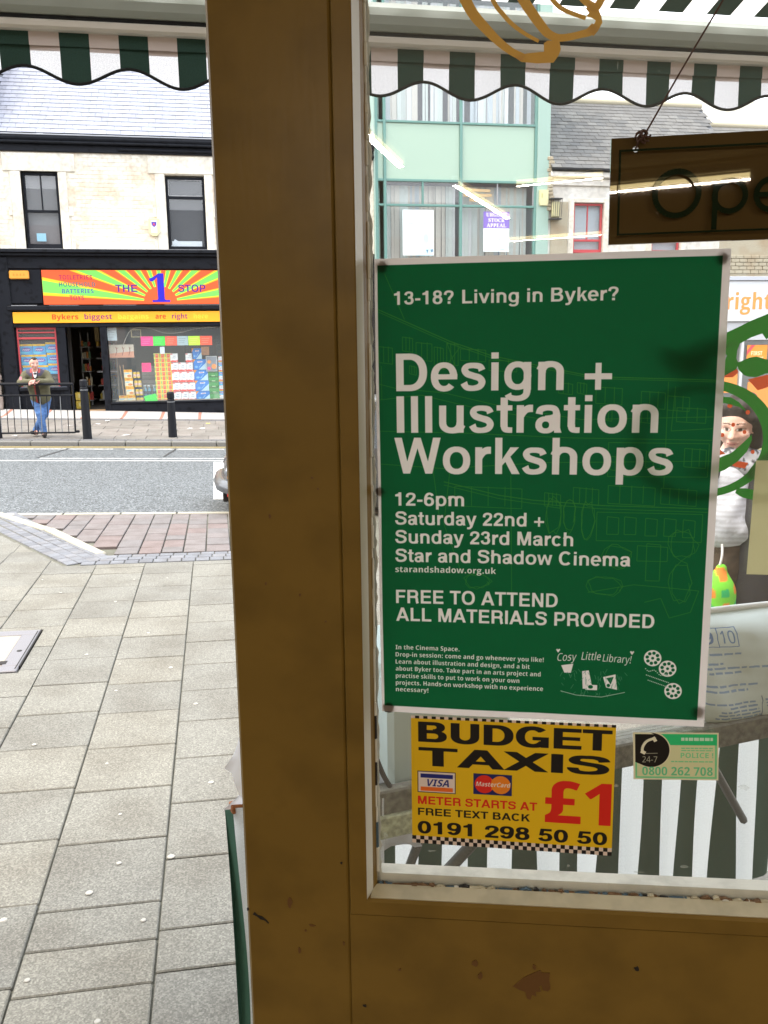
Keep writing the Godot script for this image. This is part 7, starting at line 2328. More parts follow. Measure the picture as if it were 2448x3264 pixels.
func door() -> void:
	var t := thing("shop_door", "mustard brown glazed shop door standing open, seen from inside", "door")
	t.transform = Transform3D(door_frame.basis, at_door(0, 0, 0))
	var p: Material = M.door_paint
	var y0 := 0.2
	var y1 := 2.32
	# stiles and rails
	part("lock_stile", MB.new().span(-0.2855, -0.1795, y0, y1, -0.026, 0.0185, 0.0025), p, t)
	part("hinge_stile", MB.new().span(0.58, 0.7, y0, y1, -0.026, 0.0185, 0.0025), p, t)
	var lean := Basis(Vector3.BACK, SAG)
	part("bottom_rail", MB.new().prism(PackedVector2Array([Vector2(-0.1793, y0), Vector2(0.5798, y0), Vector2(0.5798, 1.262 + 0.76 * SAG), Vector2(-0.1793, 1.262)]), Transform3D(), -0.026, 0.0182), p, t)
	part("top_rail", MB.new().span(-0.1793, 0.5798, 2.2, y1, -0.026, 0.0182, 0.002), p, t)
	# glazing beads, mitred: flat face, then a slope back to the glass
	var vs := PackedVector2Array([Vector2(-0.1792, -0.0018), Vector2(-0.1792, 0.0175), Vector2(-0.178, 0.0192), Vector2(-0.163, 0.0192), Vector2(-0.1618, 0.0182), Vector2(-0.1572, 0.0075), Vector2(-0.1545, 0.001), Vector2(-0.1545, -0.0018)])
	var b := MB.new()
	for side in 2:                                                            # left and right uprights, cut on the mitre at the foot
		b = MB.new()
		var pale := MB.new()
		for i in vs.size():
			var u := vs[i]
			var v := vs[(i + 1) % vs.size()]
			var f := func(q: Vector2, top: bool) -> Vector3:
				var x := q.x if side == 0 else 0.4006 - q.x
				var foot := 1.262 + (q.x + 0.1792) * 1.02 + (0.0 if side == 0 else 0.76 * SAG)
				return Vector3(x, 2.199 if top else foot, q.y)
			var o := Vector3(-(v.y - u.y), 0, 0)
			var n := Vector3((u.y - v.y), 0, v.x - u.x)
			if side == 1:
				n.x = -n.x
			(pale if i == 4 else b).quad(f.call(u, false), f.call(v, false), f.call(v, true), f.call(u, true), -n if n.z < 0 and i != vs.size() - 1 else n)
		part("glazing_bead", b, p, t)
		part("bead_slope", pale, M.old_grey_paint, t)
	var hs := [[-0.0018, 0.0], [0.0175, 0.0], [0.0192, 0.0012], [0.0192, 0.0152], [0.0172, 0.0178], [0.001, 0.0225], [-0.0018, 0.0225]]
	b = MB.new()
	for i in hs.size():
		var u: Array = hs[i]
		var v: Array = hs[(i + 1) % hs.size()]
		var f := func(q: Array, right: bool) -> Vector3:
			var x: float = (-0.1792 + q[1]) if not right else (0.58 - q[1])
			return Vector3(x, 1.2622 + q[1] + (x + 0.1792) * SAG, q[0])
		b.quad(f.call(u, false), f.call(u, true), f.call(v, true), f.call(v, false), Vector3(0, u[0] - v[0], v[1] - u[1]) * -1.0)
	part("glazing_bead", b, p, t)
	part("bead_top", MB.new().prism(PackedVector2Array([Vector2(-0.1585, 0), Vector2(0.575, 0), Vector2(0.575, 0.0165), Vector2(-0.1585, 0.0165)]), Transform3D(Basis(Vector3(1, SAG, 0).normalized(), Vector3(0, 0.285, -0.9585), Vector3(0, 0.9585, 0.285)), Vector3(0, 1.2622 + 0.0180 + 0.1792 * SAG, 0.0168)), 0.0, 0.0012), M.old_cream_paint, t)
	# flaking old paint where the bead meets the glass: blue, bare wood, cream
	var x := -0.154
	var fl := {"old_blue_paint": MB.new(), "bare_wood": MB.new(), "old_cream_paint": MB.new(), "grime": MB.new(), "putty": MB.new()}
	while x < 0.57:
		var w := rng.randf_range(0.005, 0.02)
		var k: String = ["old_blue_paint", "bare_wood", "old_blue_paint", "bare_wood", "old_cream_paint", "grime"][rng.randi_range(0, 5)]
		var yb := 1.2622 + 0.0215 + (x + 0.1792 + w / 2) * SAG
		for lay in 3:                                                         # ragged flakes, layer on layer
			var kk: String = k if lay == 0 else ["old_blue_paint", "bare_wood", "old_cream_paint", "grime", "putty"][rng.randi_range(0, 4)]
			var ww := w * (1.15 if lay == 0 else rng.randf_range(0.25, 0.8))
			var hh := rng.randf_range(0.005, 0.008) if lay == 0 else rng.randf_range(0.0016, 0.0045)
			var cx := x + w * (0.5 if lay == 0 else rng.randf())
			var cy := yb - 0.0005 + (0.0 if lay == 0 else rng.randf_range(-0.0035, 0.003))
			var fp := PackedVector2Array()
			for e in 9:
				var a := TAU * e / 9.0
				fp.append(Vector2(cx + cos(a) * ww * 0.5 * rng.randf_range(0.75, 1.1), cy + sin(a) * hh * 0.6 * rng.randf_range(0.6, 1.1) + (cos(a) * ww * 0.5) * SAG))
			fl[kk].prism(fp, Transform3D(), -0.003, 0.0006 + lay * 0.0007 + rng.randf_range(0.0, 0.0004))
		x += w
	for k: String in fl:
		part("flaking_paint", fl[k], M[k], t)
	fl = {"old_blue_paint": MB.new(), "putty": MB.new(), "grime": MB.new()}
	var y := 1.3
	while y < 2.19:                                                           # and up the left side
		var h := rng.randf_range(0.006, 0.03)
		var k: String = ["putty", "old_blue_paint", "putty", "grime", "putty"][rng.randi_range(0, 4)] if y < 1.45 else ("putty" if rng.randf() < 0.97 else "grime")
		fl[k].box(Vector3(-0.1538 + rng.randf_range(-0.0008, 0.0004), y + h / 2, -0.0003), Vector3(rng.randf_range(0.0015, 0.0032), h, 0.003), 0.0006)
		y += h
	for k: String in fl:
		if fl[k].count:
			part("flaking_paint", fl[k], M[k], t)
	# outside: ragged putty round the pane
	b = MB.new()
	var nz := FastNoiseLite.new()
	nz.seed = 9
	nz.frequency = 60.0
	y = 1.27
	var yy := []
	while y < 2.2:
		yy.append(y)
		y += 0.006
	for i in yy.size() - 1:
		var e0: float = -0.1515 + 0.0022 * nz.get_noise_2d(yy[i], 0.0) + 0.0016 * nz.get_noise_2d(yy[i] * 4.0, 5.0)
		var e1: float = -0.1515 + 0.0022 * nz.get_noise_2d(yy[i + 1], 0.0) + 0.0016 * nz.get_noise_2d(yy[i + 1] * 4.0, 5.0)
		b.quad(Vector3(-0.17, yy[i], -0.0075), Vector3(e0, yy[i], -0.0075), Vector3(e1, yy[i + 1], -0.0075), Vector3(-0.17, yy[i + 1], -0.0075), Vector3.BACK)
		b.quad(Vector3(e0, yy[i], -0.0075), Vector3(e0 - 0.012, yy[i], -0.022), Vector3(e1 - 0.012, yy[i + 1], -0.022), Vector3(e1, yy[i + 1], -0.0075), Vector3(1, 0, 0))
	part("putty", b, M.putty, t)
	part("outer_bead", MB.new().prism(PackedVector2Array([Vector2(-0.155, 1.27), Vector2(0.58, 1.27 + 0.735 * SAG), Vector2(0.58, 1.2935 + 0.735 * SAG), Vector2(-0.155, 1.2935)]), Transform3D(), -0.024, -0.0075), M.putty, t)
	part("glass", MB.new().span(-0.172, 0.574, 1.265, 2.195, -0.0068, -0.0028), M.door_glass, t)
	var sm := mat("smear", Color(0.9, 0.95, 0.92, 0.22), 0.9)
	sm.transparency = BaseMaterial3D.TRANSPARENCY_ALPHA
	for q in [[-0.012, 2.0405, 0.002, 0.0022], [0.053, 2.038, 0.0008, 0.0035], [0.086, 2.032, 0.0008, 0.0008], [0.075, 1.404, 0.0022, 0.002], [0.118, 1.4665, 0.006, 0.005], [0.141, 1.325, 0.004, 0.0016], [0.033, 1.3165, 0.0016, 0.0018], [-0.147, 1.335, 0.003, 0.005], [-0.1, 1.322, 0.004, 0.0016], [0.19, 1.41, 0.005, 0.003], [0.1, 1.3155, 0.006, 0.001]]:
		var sp := PackedVector2Array()
		for e in 11:
			var a := TAU * e / 11.0
			sp.append(Vector2(q[0] + cos(a) * q[2] * rng.randf_range(0.5, 1.2), q[1] - 0.0 + sin(a) * q[3] * rng.randf_range(0.5, 1.2)))
		part("smear", MB.new().flat(sp, Transform3D(), -0.0071), sm, t)
	# wear: scratches and chips in the paint
	var xf := Transform3D(Basis.IDENTITY, Vector3.ZERO)
	var F := func(called: String, pts: Array, m: Material, z := 0.0188) -> void:
		part(called, MB.new().prism(PackedVector2Array(pts), xf, z - 0.0006, z + 0.00025), m, t)
	for q in MARKS:
		var pts := []
		var n := 9
		for i in n:
			var a := TAU * i / n
			var rr: float = 1.0 + rng.randf_range(-0.35, 0.35)
			pts.append(Vector2(q[0] + cos(a) * q[2] * rr, q[1] + sin(a) * q[3] * rr))
		F.call("paint_chip", pts, M.grime if q[4] == 0 else M.chipped)
	F.call("scratch", Array(ribbon([Vector2(-0.2783, 1.2545), Vector2(-0.2745, 1.2520), Vector2(-0.2705, 1.2500), Vector2(-0.2665, 1.2482), Vector2(-0.2630, 1.2445)], [0.0035, 0.0016, 0.004, 0.0016, 0.0014])), M.grime)
	F.call("chipped_patch", CHIP.map(func(q): return Vector2(q[0], q[1])), M.chipped)
	# knob and hinges, out of the picture
	part("lock_plate", MB.new().span(-0.265, -0.215, 0.85, 1.02, 0.0186, 0.021, 0.001), M.chrome, t)
	part("handle", MB.new().tube([Vector3(-0.24, 0.96, 0.021), Vector3(-0.24, 0.96, 0.06), Vector3(-0.15, 0.96, 0.062)], 0.009, 8), M.chrome, t)
	for h: float in [0.5, 1.3, 2.1]:
		part("hinge", MB.new().tube([Vector3(0.706, h, 0.01), Vector3(0.706, h + 0.1, 0.01)], 0.007, 8), M.chrome, t)

const MARKS := [[-0.2842, 1.2585, 0.0012, 0.0018, 0], [-0.1865, 1.318, 0.0011, 0.0012, 0], [-0.232, 1.2165, 0.0016, 0.003, 1], [-0.225, 1.24, 0.0012, 0.0015, 1], [-0.186, 1.229, 0.0013, 0.0022, 1], [-0.218, 1.2465, 0.003, 0.0012, 1], [-0.166, 1.16, 0.0018, 0.0015, 0], [-0.24, 1.27, 0.002, 0.006, 1], [-0.252, 1.6, 0.001, 0.0014, 1], [-0.246, 1.664, 0.0012, 0.002, 1], [-0.2, 1.69, 0.0012, 0.0011, 1], [-0.205, 1.7, 0.001, 0.001, 1], [-0.196, 1.565, 0.0012, 0.0008, 1], [-0.22, 1.59, 0.001, 0.0016, 1], [-0.055, 1.22, 0.003, 0.0035, 1], [-0.05, 1.206, 0.002, 0.004, 1], [0.098, 1.23, 0.0022, 0.0022, 0], [0.002, 1.222, 0.0018, 0.0025, 1], [-0.13, 1.205, 0.0015, 0.0015, 1]]
const CHIP := [[-0.018, 1.1985], [-0.008, 1.2095], [0.003, 1.2165], [0.008, 1.219], [0.009, 1.2165], [0.017, 1.217], [0.0165, 1.209], [0.018, 1.2], [0.0155, 1.1965], [0.011, 1.1975], [0.0095, 1.203], [0.007, 1.2015], [0.0085, 1.1955], [0.0035, 1.195], [0.0045, 1.19], [0.0005, 1.1915], [-0.001, 1.1855], [-0.0045, 1.187], [-0.006, 1.194], [-0.012, 1.1955]]

# ------------------------------------------------------------------ stuck on the glass
func print_sheet(called: String, w: float, h: float, m: Material, parent: Node3D, z := 0.0) -> MeshInstance3D:    # from the top left corner
	var b := MB.new()
	b.quad_uv(Vector3(0, 0, z), Vector3(w, 0, z), Vector3(w, -h, z), Vector3(0, -h, z), Vector3.BACK)
	return part(called, b, m, parent)

func on_the_glass() -> void:
	poster()
	taxi_sticker()
	police_sticker()
	open_sign()
	painted_bananas()
	painted_fruit()
	tag(paper_notice(), "pale yellow paper taped to the glass at the right edge, below the green painted fruit", "notice")

func paper_notice() -> MeshInstance3D:
	var m := mat("notice_yellow", L(0.62, 0.62, 0.40), 0.8)
	m.backlight_enabled = true
	m.backlight = L(0.4, 0.4, 0.22)
	return part("paper_notice", MB.new().flat(PackedVector2Array([Vector2(0.1795, 0.035), Vector2(0.3, 0.036), Vector2(0.3, -0.066), Vector2(0.178, -0.0655)]), door_frame, -0.001), m)

func poster() -> void:
	var t := door_thing("poster", "green design and illustration workshops poster stuck inside the door glass", "poster", -0.1485, 1.8905, -0.0006, 0.003)
	var k := 3.0                                                             # pixels per millimetre
	var c := Canvas.new(891, 1260, Color(0.86, 0.82, 0.8))
	var g := Color(0.05, 0.34, 0.19)
	c.poly(PackedVector2Array([Vector2(2.6, 5.6) * k, Vector2(290.6, 5.6) * k, Vector2(290.6, 413.8) * k, Vector2(2.6, 413.8) * k]), g)
	# line drawing of a terrace of houses with trees
	var lc := Color(0.20, 0.46, 0.18)
	var ln := func(pts: Array, w := 0.5) -> void:
		var o := []
		for p in pts:
			o.append(Vector2(p[0], p[1]) * k)
		c.line(o, w * k, lc)
	ln.call([[9, 13], [26, 52]])
	ln.call([[2.6, 43], [66, 71.5], [103, 84.5], [144, 93.5], [182, 101.5], [205, 103.8], [290.6, 107]], 0.7)
	ln.call([[2.6, 45], [66, 73.5], [103, 86.5], [144, 95.5], [182, 103], [205, 105.3], [290.6, 108.5]])
	for q in [[24, 67, 9, 12], [36, 72, 14, 15], [52, 76, 8, 18], [63, 73, 10, 18], [75, 78, 22, 10], [100, 88, 24, 9], [3, 75, 12, 14], [30, 92, 6, 7], [160, 108, 12, 9], [176, 108, 8, 9], [192, 112, 22, 14], [230, 116, 20, 14], [252, 120, 18, 12], [196, 128, 10, 12], [226, 130, 14, 12], [260, 130, 24, 12], [268, 165, 18, 16], [236, 168, 18, 14], [206, 172, 12, 12]]:
		ln.call([[q[0], q[1]], [q[0] + q[2], q[1] + 1.5], [q[0] + q[2], q[1] + q[3] + 1.5], [q[0], q[1] + q[3]], [q[0], q[1]]])
		ln.call([[q[0] + q[2] * 0.35, q[1]], [q[0] + q[2] * 0.35, q[1] + q[3]]])
		ln.call([[q[0] + q[2] * 0.7, q[1]], [q[0] + q[2] * 0.7, q[1] + q[3]]])
	for q in [[[63, 72], [70, 92], [60, 96], [75, 76]], [[3, 108], [18, 112], [60, 116], [110, 128], [180, 140], [290, 138]], [[3, 122], [40, 118], [90, 130], [160, 142]], [[5, 92], [5, 122]], [[3, 150], [80, 152], [170, 156], [290, 158]], [[3, 180], [60, 184], [150, 178], [290, 176]], [[258, 112], [256, 150], [290, 148]], [[252, 108], [252, 200]], [[66, 182], [60, 235], [76, 280]], [[50, 182], [56, 230]], [[120, 190], [122, 300]]]:
		ln.call(q)
	for q in [[70, 200, 60, 18], [175, 200, 22, 14], [205, 198, 40, 16], [250, 200, 30, 14], [150, 205, 14, 12]]:
		ln.call([[q[0], q[1]], [q[0] + q[2], q[1] + 2], [q[0] + q[2], q[1] + q[3] + 2], [q[0], q[1] + q[3]], [q[0], q[1]]])
		for i in range(1, 4):
			ln.call([[q[0] + q[2] * i / 4.0, q[1]], [q[0] + q[2] * i / 4.0, q[1] + q[3]]])
	ln.call([[60, 196], [110, 208], [140, 212], [200, 216], [290, 218]], 0.7)
	ln.call([[60, 199], [110, 211], [140, 215], [200, 219], [290, 221]])
	for q in [[196, 222, 90, 26], [205, 226, 10, 16], [220, 226, 10, 16], [238, 227, 10, 16], [254, 227, 10, 16], [270, 228, 10, 16], [204, 160, 84, 30], [240, 250, 12, 34], [232, 252, 26, 14]]:
		ln.call([[q[0], q[1]], [q[0] + q[2], q[1] + 1], [q[0] + q[2], q[1] + q[3]], [q[0], q[1] + q[3]], [q[0], q[1]]])
	for q in [[158, 225, 10, 26], [172, 226, 8, 22], [188, 230, 9, 26], [270, 250, 18, 20], [205, 290, 22, 14], [270, 285, 14, 26], [90, 288, 18, 10], [215, 262, 18, 16]]:      # scribbled trees and shrubs
		var o := []
		for i in 26:
			var a := TAU * i / 12.0
			o.append([q[0] + cos(a) * q[2] * (0.5 + 0.3 * rng.randf()), q[1] + sin(a) * q[3] * (0.5 + 0.3 * rng.randf())])
		ln.call(o, 0.45)
	ln.call([[190, 296], [230, 288], [286, 292], [280, 312], [262, 318], [254, 300], [240, 304]], 0.5)
	# words
	var w := Color(0.86, 0.82, 0.79)
	var f := font()
	for q in [["13-18? Living in Byker?", 17, 208, 39.4, 11.6], ["Design +", 18, 205, 114.4, 33], ["Illustration", 18, 245, 151.6, 32.8], ["Workshops", 15.5, 259, 188.6, 32.6], ["12-6pm", 15.6, 78.4, 218.4, 12.6], ["Saturday 22nd +", 15.3, 150, 236.2, 12.6], ["Sunday 23rd March", 15.2, 176, 253.6, 12.6], ["Star and Shadow Cinema", 15.1, 226.5, 271.2, 12.6], ["starandshadow.org.uk", 15, 107.7, 280.9, 5.6], ["FREE TO ATTEND", 15.3, 163.6, 310.8, 13], ["ALL MATERIALS PROVIDED", 15.1, 249.4, 328.2, 13], ["In the Cinema Space.", 14.2, 74.5, 356.4, 4.3], ["Drop-in session: come and go whenever you like!", 14.1, 152.2, 363.6, 4.3], ["Learn about illustration and design, and a bit", 14, 139.5, 370.8, 4.3], ["about Byker too. Take part in an arts project and", 14, 149.6, 377.8, 4.3], ["practise skills to put to work on your own", 13.9, 130.2, 385.0, 4.3], ["projects. Hands-on workshop with no experience", 13.8, 152, 392.0, 4.3], ["necessary!", 13.8, 45, 398.8, 4.3]]:
		if q[4] > 10.0:
			set_type(c, q[0], q[1] * k, q[2] * k, q[3] * k, q[4] * k, w)
		else:
			write(c, q[0], q[1] * k, q[2] * k, q[3] * k, q[4] * k, w, f)
	# the little library drawing
	var pale := Color(0.7, 0.74, 0.68)
	write(c, "Cosy", 164 * k, 181 * k, 362 * k, 7.5 * k, w, font(false), 0.15, -3)
	write(c, "Little", 186 * k, 203 * k, 360 * k, 7.5 * k, w, font(false), 0.15)
	write(c, "Library!", 205 * k, 230 * k, 361 * k, 7 * k, w, font(false), 0.15, 3)
	for q in [[[168, 366], [179, 364], [177, 373], [171, 373]], [[187, 371], [193, 370], [197, 388], [188, 388]], [[196, 384], [201, 384], [201, 389], [190, 389]], [[206, 376], [217, 373], [219, 388], [209, 386]]]:
		var o := PackedVector2Array()
		for p in q:
			o.append(Vector2(p[0], p[1]) * k)
		c.poly(o, w)
	c.poly(circle(Vector2(195, 386) * k, 2.2 * k, 1.8 * k), g)
	c.poly(PackedVector2Array([Vector2(209, 377) * k, Vector2(215.5, 375.5) * k, Vector2(213, 383) * k]), g)
	c.poly(circle(Vector2(211, 384) * k, 1.6 * k, 1.6 * k), g)
	for i in 60:
		var a := Vector2(168 + rng.randf() * 58, 368 + rng.randf() * 24) * k
		c.line([a, a + Vector2(rng.randf_range(-8, 8), rng.randf_range(4, 16))], 1.0, g.lerp(pale, 0.5))
	c.line([Vector2(168, 391) * k, Vector2(182, 394.5) * k, Vector2(205, 395.5) * k, Vector2(226, 390) * k], 1.6, pale)
	for q in [[231, 352], [165, 352]]:
		c.poly(PackedVector2Array([Vector2(q[0] - 2, q[1] - 1) * k, Vector2(q[0] - 1, q[1] - 2) * k, Vector2(q[0], q[1] - 1) * k, Vector2(q[0] + 1, q[1] - 2) * k, Vector2(q[0] + 2, q[1] - 1) * k, Vector2(q[0], q[1] + 2) * k]), w)
	# three film reels
	for q in [[249.3, 356.3], [262.7, 365.7], [268.4, 386.8]]:
		var o := Vector2(q[0], q[1]) * k
		c.poly(circle(o, 7.7 * k, 7.7 * k, 40), w)
		for i in 8:
			c.poly(circle(o + Vector2(cos(TAU * i / 8 + 0.2), sin(TAU * i / 8 + 0.2)) * 4.9 * k, 1.55 * k, 1.55 * k, 16), g)
		c.poly(circle(o, 1.3 * k, 1.3 * k, 16), g)
	for i in 14:                                                             # small print curling round the reels
		var a := Vector2(243 + i * 1.5, 366 + i * 0.5) * k
		c.rect(a.x, a.y + 4 * sin(i * 0.9), 3, 3, pale)
		c.rect(a.x + 3, a.y + 18, 3, 3, pale)
		c.rect(a.x + 8, a.y + 33, 3, 2.4, pale)
	var m := print_mat("poster_print", c, 0.65)
	m.backlight_enabled = true
	m.backlight = L(1.5, 1.5, 1.45)
	var sb := MB.new()                                                       # a slightly rippled sheet, loose at its edges
	sb.smooth(true)
	var wave := func(i: int, j: int) -> Vector3:
		var x := i / 18.0
		var y := j / 24.0
		var z := 0.0004 * sin(x * 9.0 + y * 4.0) + 0.0005 * sin(y * 11.0 - x * 3.0) + 0.0022 * pow(absf(2.0 * x - 1.0), 8.0) * absf(sin(y * 6.3)) + 0.0014 * pow(absf(2.0 * y - 1.0), 10.0) * absf(sin(x * 6.3))
		return Vector3(x * 0.297, -y * 0.42, maxf(z, -0.0006) + 0.0006)
	for i in 18:
		for j in 24:
			for o in [[[0, 0], [1, 0], [1, 1]], [[0, 0], [1, 1], [0, 1]]]:
				for e in o:
					sb.st.set_uv(Vector2((i + e[0]) / 18.0, (j + e[1]) / 24.0))
					sb.st.add_vertex(wave.call(i + e[0], j + e[1]))
	part("sheet", sb, m, t)
	for q in [[7.3, 6.6, 5.0], [291, 7.6, 4.8], [1.6, 205.4, 4.2], [6.4, 416, 5.4], [292, 405.5, 5.6]]:        # blobs of tack behind the corners show dark through the paper
		var o := PackedVector2Array()
		for i in 14:
			o.append(Vector2(q[0], -q[1]) * 0.001 + Vector2(cos(TAU * i / 14), sin(TAU * i / 14)) * q[2] * 0.001 * (1.0 + 0.12 * sin(i * 2.3)))
		part("tack_blob", MB.new().prism(o, Transform3D(), -0.0018, -0.0003), mat("tack", L(0.035, 0.028, 0.022), 0.8), t)

func taxi_sticker() -> void:
	var t := door_thing("taxi_sticker", "yellow budget taxis sticker with chequered edge below the poster", "sticker", -0.1195, 1.4668, -0.0022, 0.004)
	var k := 4.0
	var c := Canvas.new(768, 536, Color(0.93, 0.77, 0.05))
	for r in 2:
		for i in 48:
			if (i + r) % 2 == 0:
				c.rect(i * 4 * k, (126 + r * 4) * k, 4 * k, 4 * k, Color(0.03, 0.03, 0.03))
			else:
				c.rect(i * 4 * k, (126 + r * 4) * k, 4 * k, 4 * k, Color(0.9, 0.84, 0.8))
	for i in 48:
		c.rect(i * 4 * k, 0, 4 * k, 2.6 * k, Color(0.03, 0.03, 0.03) if i % 2 else Color(0.9, 0.84, 0.8))
	var f := font()
	var black := Color(0.02, 0.02, 0.02)
	var red := Color(0.88, 0.13, 0.06)
	for d in [0.0, 0.9, -0.9]:                                               # a heavy face: the word is struck three times
		set_type(c, "BUDGET", (7.8 + d) * k, (188 + d) * k, 26.4 * k, 20.6 * k, black)
		set_type(c, "TAXIS", (8 + d) * k, (187 + d) * k, 51.2 * k, 19 * k, black)
	for d in [0.0, 0.5, -0.5]:
		write(c, "£1", (129 + d) * k, (189.5 + d) * k, 102.8 * k, 43 * k, red, f)
		set_type(c, "0191 298 50 50", (5.8 + d * 0.5) * k, (187 + d * 0.5) * k, 123.2 * k, 13.2 * k, black)
	set_type(c, "METER STARTS AT", 6 * k, 121 * k, 91.8 * k, 8.4 * k, red)
	set_type(c, "FREE TEXT BACK", 6 * k, 114.5 * k, 103.6 * k, 7.6 * k, black)
	c.rect(5.8 * k, 56.8 * k, 37.2 * k, 22.6 * k, Color(0.25, 0.22, 0.25))
	c.rect(6.6 * k, 57.6 * k, 35.6 * k, 21 * k, Color(0.93, 0.88, 0.86))
	c.rect(8.8 * k, 59.6 * k, 31.4 * k, 4.2 * k, Color(0.1, 0.15, 0.5))
	c.rect(8.8 * k, 73.4 * k, 31.4 * k, 4.2 * k, Color(0.95, 0.45, 0.15))
	write(c, "VISA", 13.5 * k, 36.5 * k, 72.4 * k, 7.2 * k, Color(0.12, 0.16, 0.5), f, 0.25)
	c.rect(60 * k, 56.4 * k, 36.8 * k, 21.6 * k, Color(0.07, 0.12, 0.42))
	c.poly(circle(Vector2(70.6, 67.2) * k, 9.4 * k, 9.4 * k, 36), Color(0.9, 0.16, 0.1))
	c.poly(circle(Vector2(86.2, 67.2) * k, 9.4 * k, 9.4 * k, 36), Color(0.96, 0.55, 0.12))
	for i in 5:
		c.rect(77.2 * k, (61.6 + i * 2.4) * k, 2.6 * k, 1.3 * k, Color(0.96, 0.55, 0.12))
	write(c, "MasterCard", 62.4 * k, 94.6 * k, 69.4 * k, 4.6 * k, Color(0.95, 0.92, 0.9), f, 0.2)
	var m := print_mat("taxi_print", c, 0.5)
	m.backlight_enabled = true
	m.backlight = L(0.03, 0.03, 0.03)
	print_sheet("sheet", 0.192, 0.134, m, t)

func police_sticker() -> void:
	var t := door_thing("emergency_sticker", "small pale green sticker with white telephone in a black circle", "sticker", 0.0878, 1.4612, -0.0022, 0.05)
	var k := 6.0
	var c := Canvas.new(456, 282, Color(0.92, 0.9, 0.78))
	var g := Color(0.16, 0.80, 0.5)
	var pg := Color(0.5, 0.85, 0.62)
	c.rect(1.6 * k, 1.6 * k, 73 * k, 44 * k, pg)
	c.rect(3.4 * k, 3.4 * k, 69.4 * k, 40.4 * k, Color(0.87, 0.88, 0.7))
	c.poly(PackedVector2Array([Vector2(26, 1.6) * k, Vector2(74.6, 1.6) * k, Vector2(74.6, 12.4) * k, Vector2(33.5, 12.4) * k]), g)
	var o := PackedVector2Array([Vector2(1.8, 1.8) * k, Vector2(19, 1.8) * k])
	for i in 30:
		var a := -PI / 2 + PI * 1.12 * i / 29.0
		o.append(Vector2(16, 17.4) * k + Vector2(cos(a) * 16.6, sin(a) * 17.0) * k)
	o.append(Vector2(1.8, 29.5) * k)
	c.poly(circle(Vector2(16, 17.2) * k, 17.6 * k, 18 * k, 40), Color(0.92, 0.9, 0.78))
	c.poly(o, Color(0.03, 0.02, 0.02))
	c.rect(0, 0, 1.8 * k, 47 * k, Color(0.92, 0.9, 0.78))
	var cream := Color(0.94, 0.93, 0.84)
	c.line(curve([Vector2(8.2, 19.5) * k, Vector2(8.6, 14.5) * k, Vector2(12, 9) * k, Vector2(17.5, 6.4) * k, Vector2(20.5, 6.4) * k]), 2.6 * k, cream)
	c.line([Vector2(7, 18.5) * k, Vector2(11, 20.8) * k], 3.4 * k, cream)
	c.line([Vector2(18, 4.6) * k, Vector2(20.4, 9) * k], 3.2 * k, cream)
	c.line([Vector2(11, 21) * k, Vector2(22, 20.6) * k], 0.8 * k, Color(0.6, 0.6, 0.55))
	write(c, "24-7", 8.2 * k, 21.6 * k, 29.8 * k, 6.0 * k, Color(0.72, 0.72, 0.66), font(false))
	for q in [[43, 71, 6.2, 3.2], [43, 71, 15.4, 1.2], [43, 71, 17.6, 1.0], [34, 71, 28.6, 1.2]]:
		var x: float = q[0]
		while x < q[1]:
			var ww := rng.randf_range(2.0, 5.0)
			c.rect(x * k, (q[2] - q[3] * 0.4) * k, minf(ww, q[1] - x) * k, q[3] * k, Color(0.8, 0.95, 0.85) if q[2] < 10 else pg)
			x += ww + 0.7
	write(c, "POLICE !", 42.5 * k, 71.5 * k, 25.0 * k, 5.0 * k, pg, font())
	write(c, "0800 262 708", 8 * k, 71 * k, 42.6 * k, 8.4 * k, Color(0.42, 0.8, 0.6), font())
	var m := print_mat("emergency_print", c, 0.5)
	m.backlight_enabled = true
	m.backlight = L(0.1, 0.12, 0.1)
	print_sheet("sheet", 0.076, 0.047, m, t)

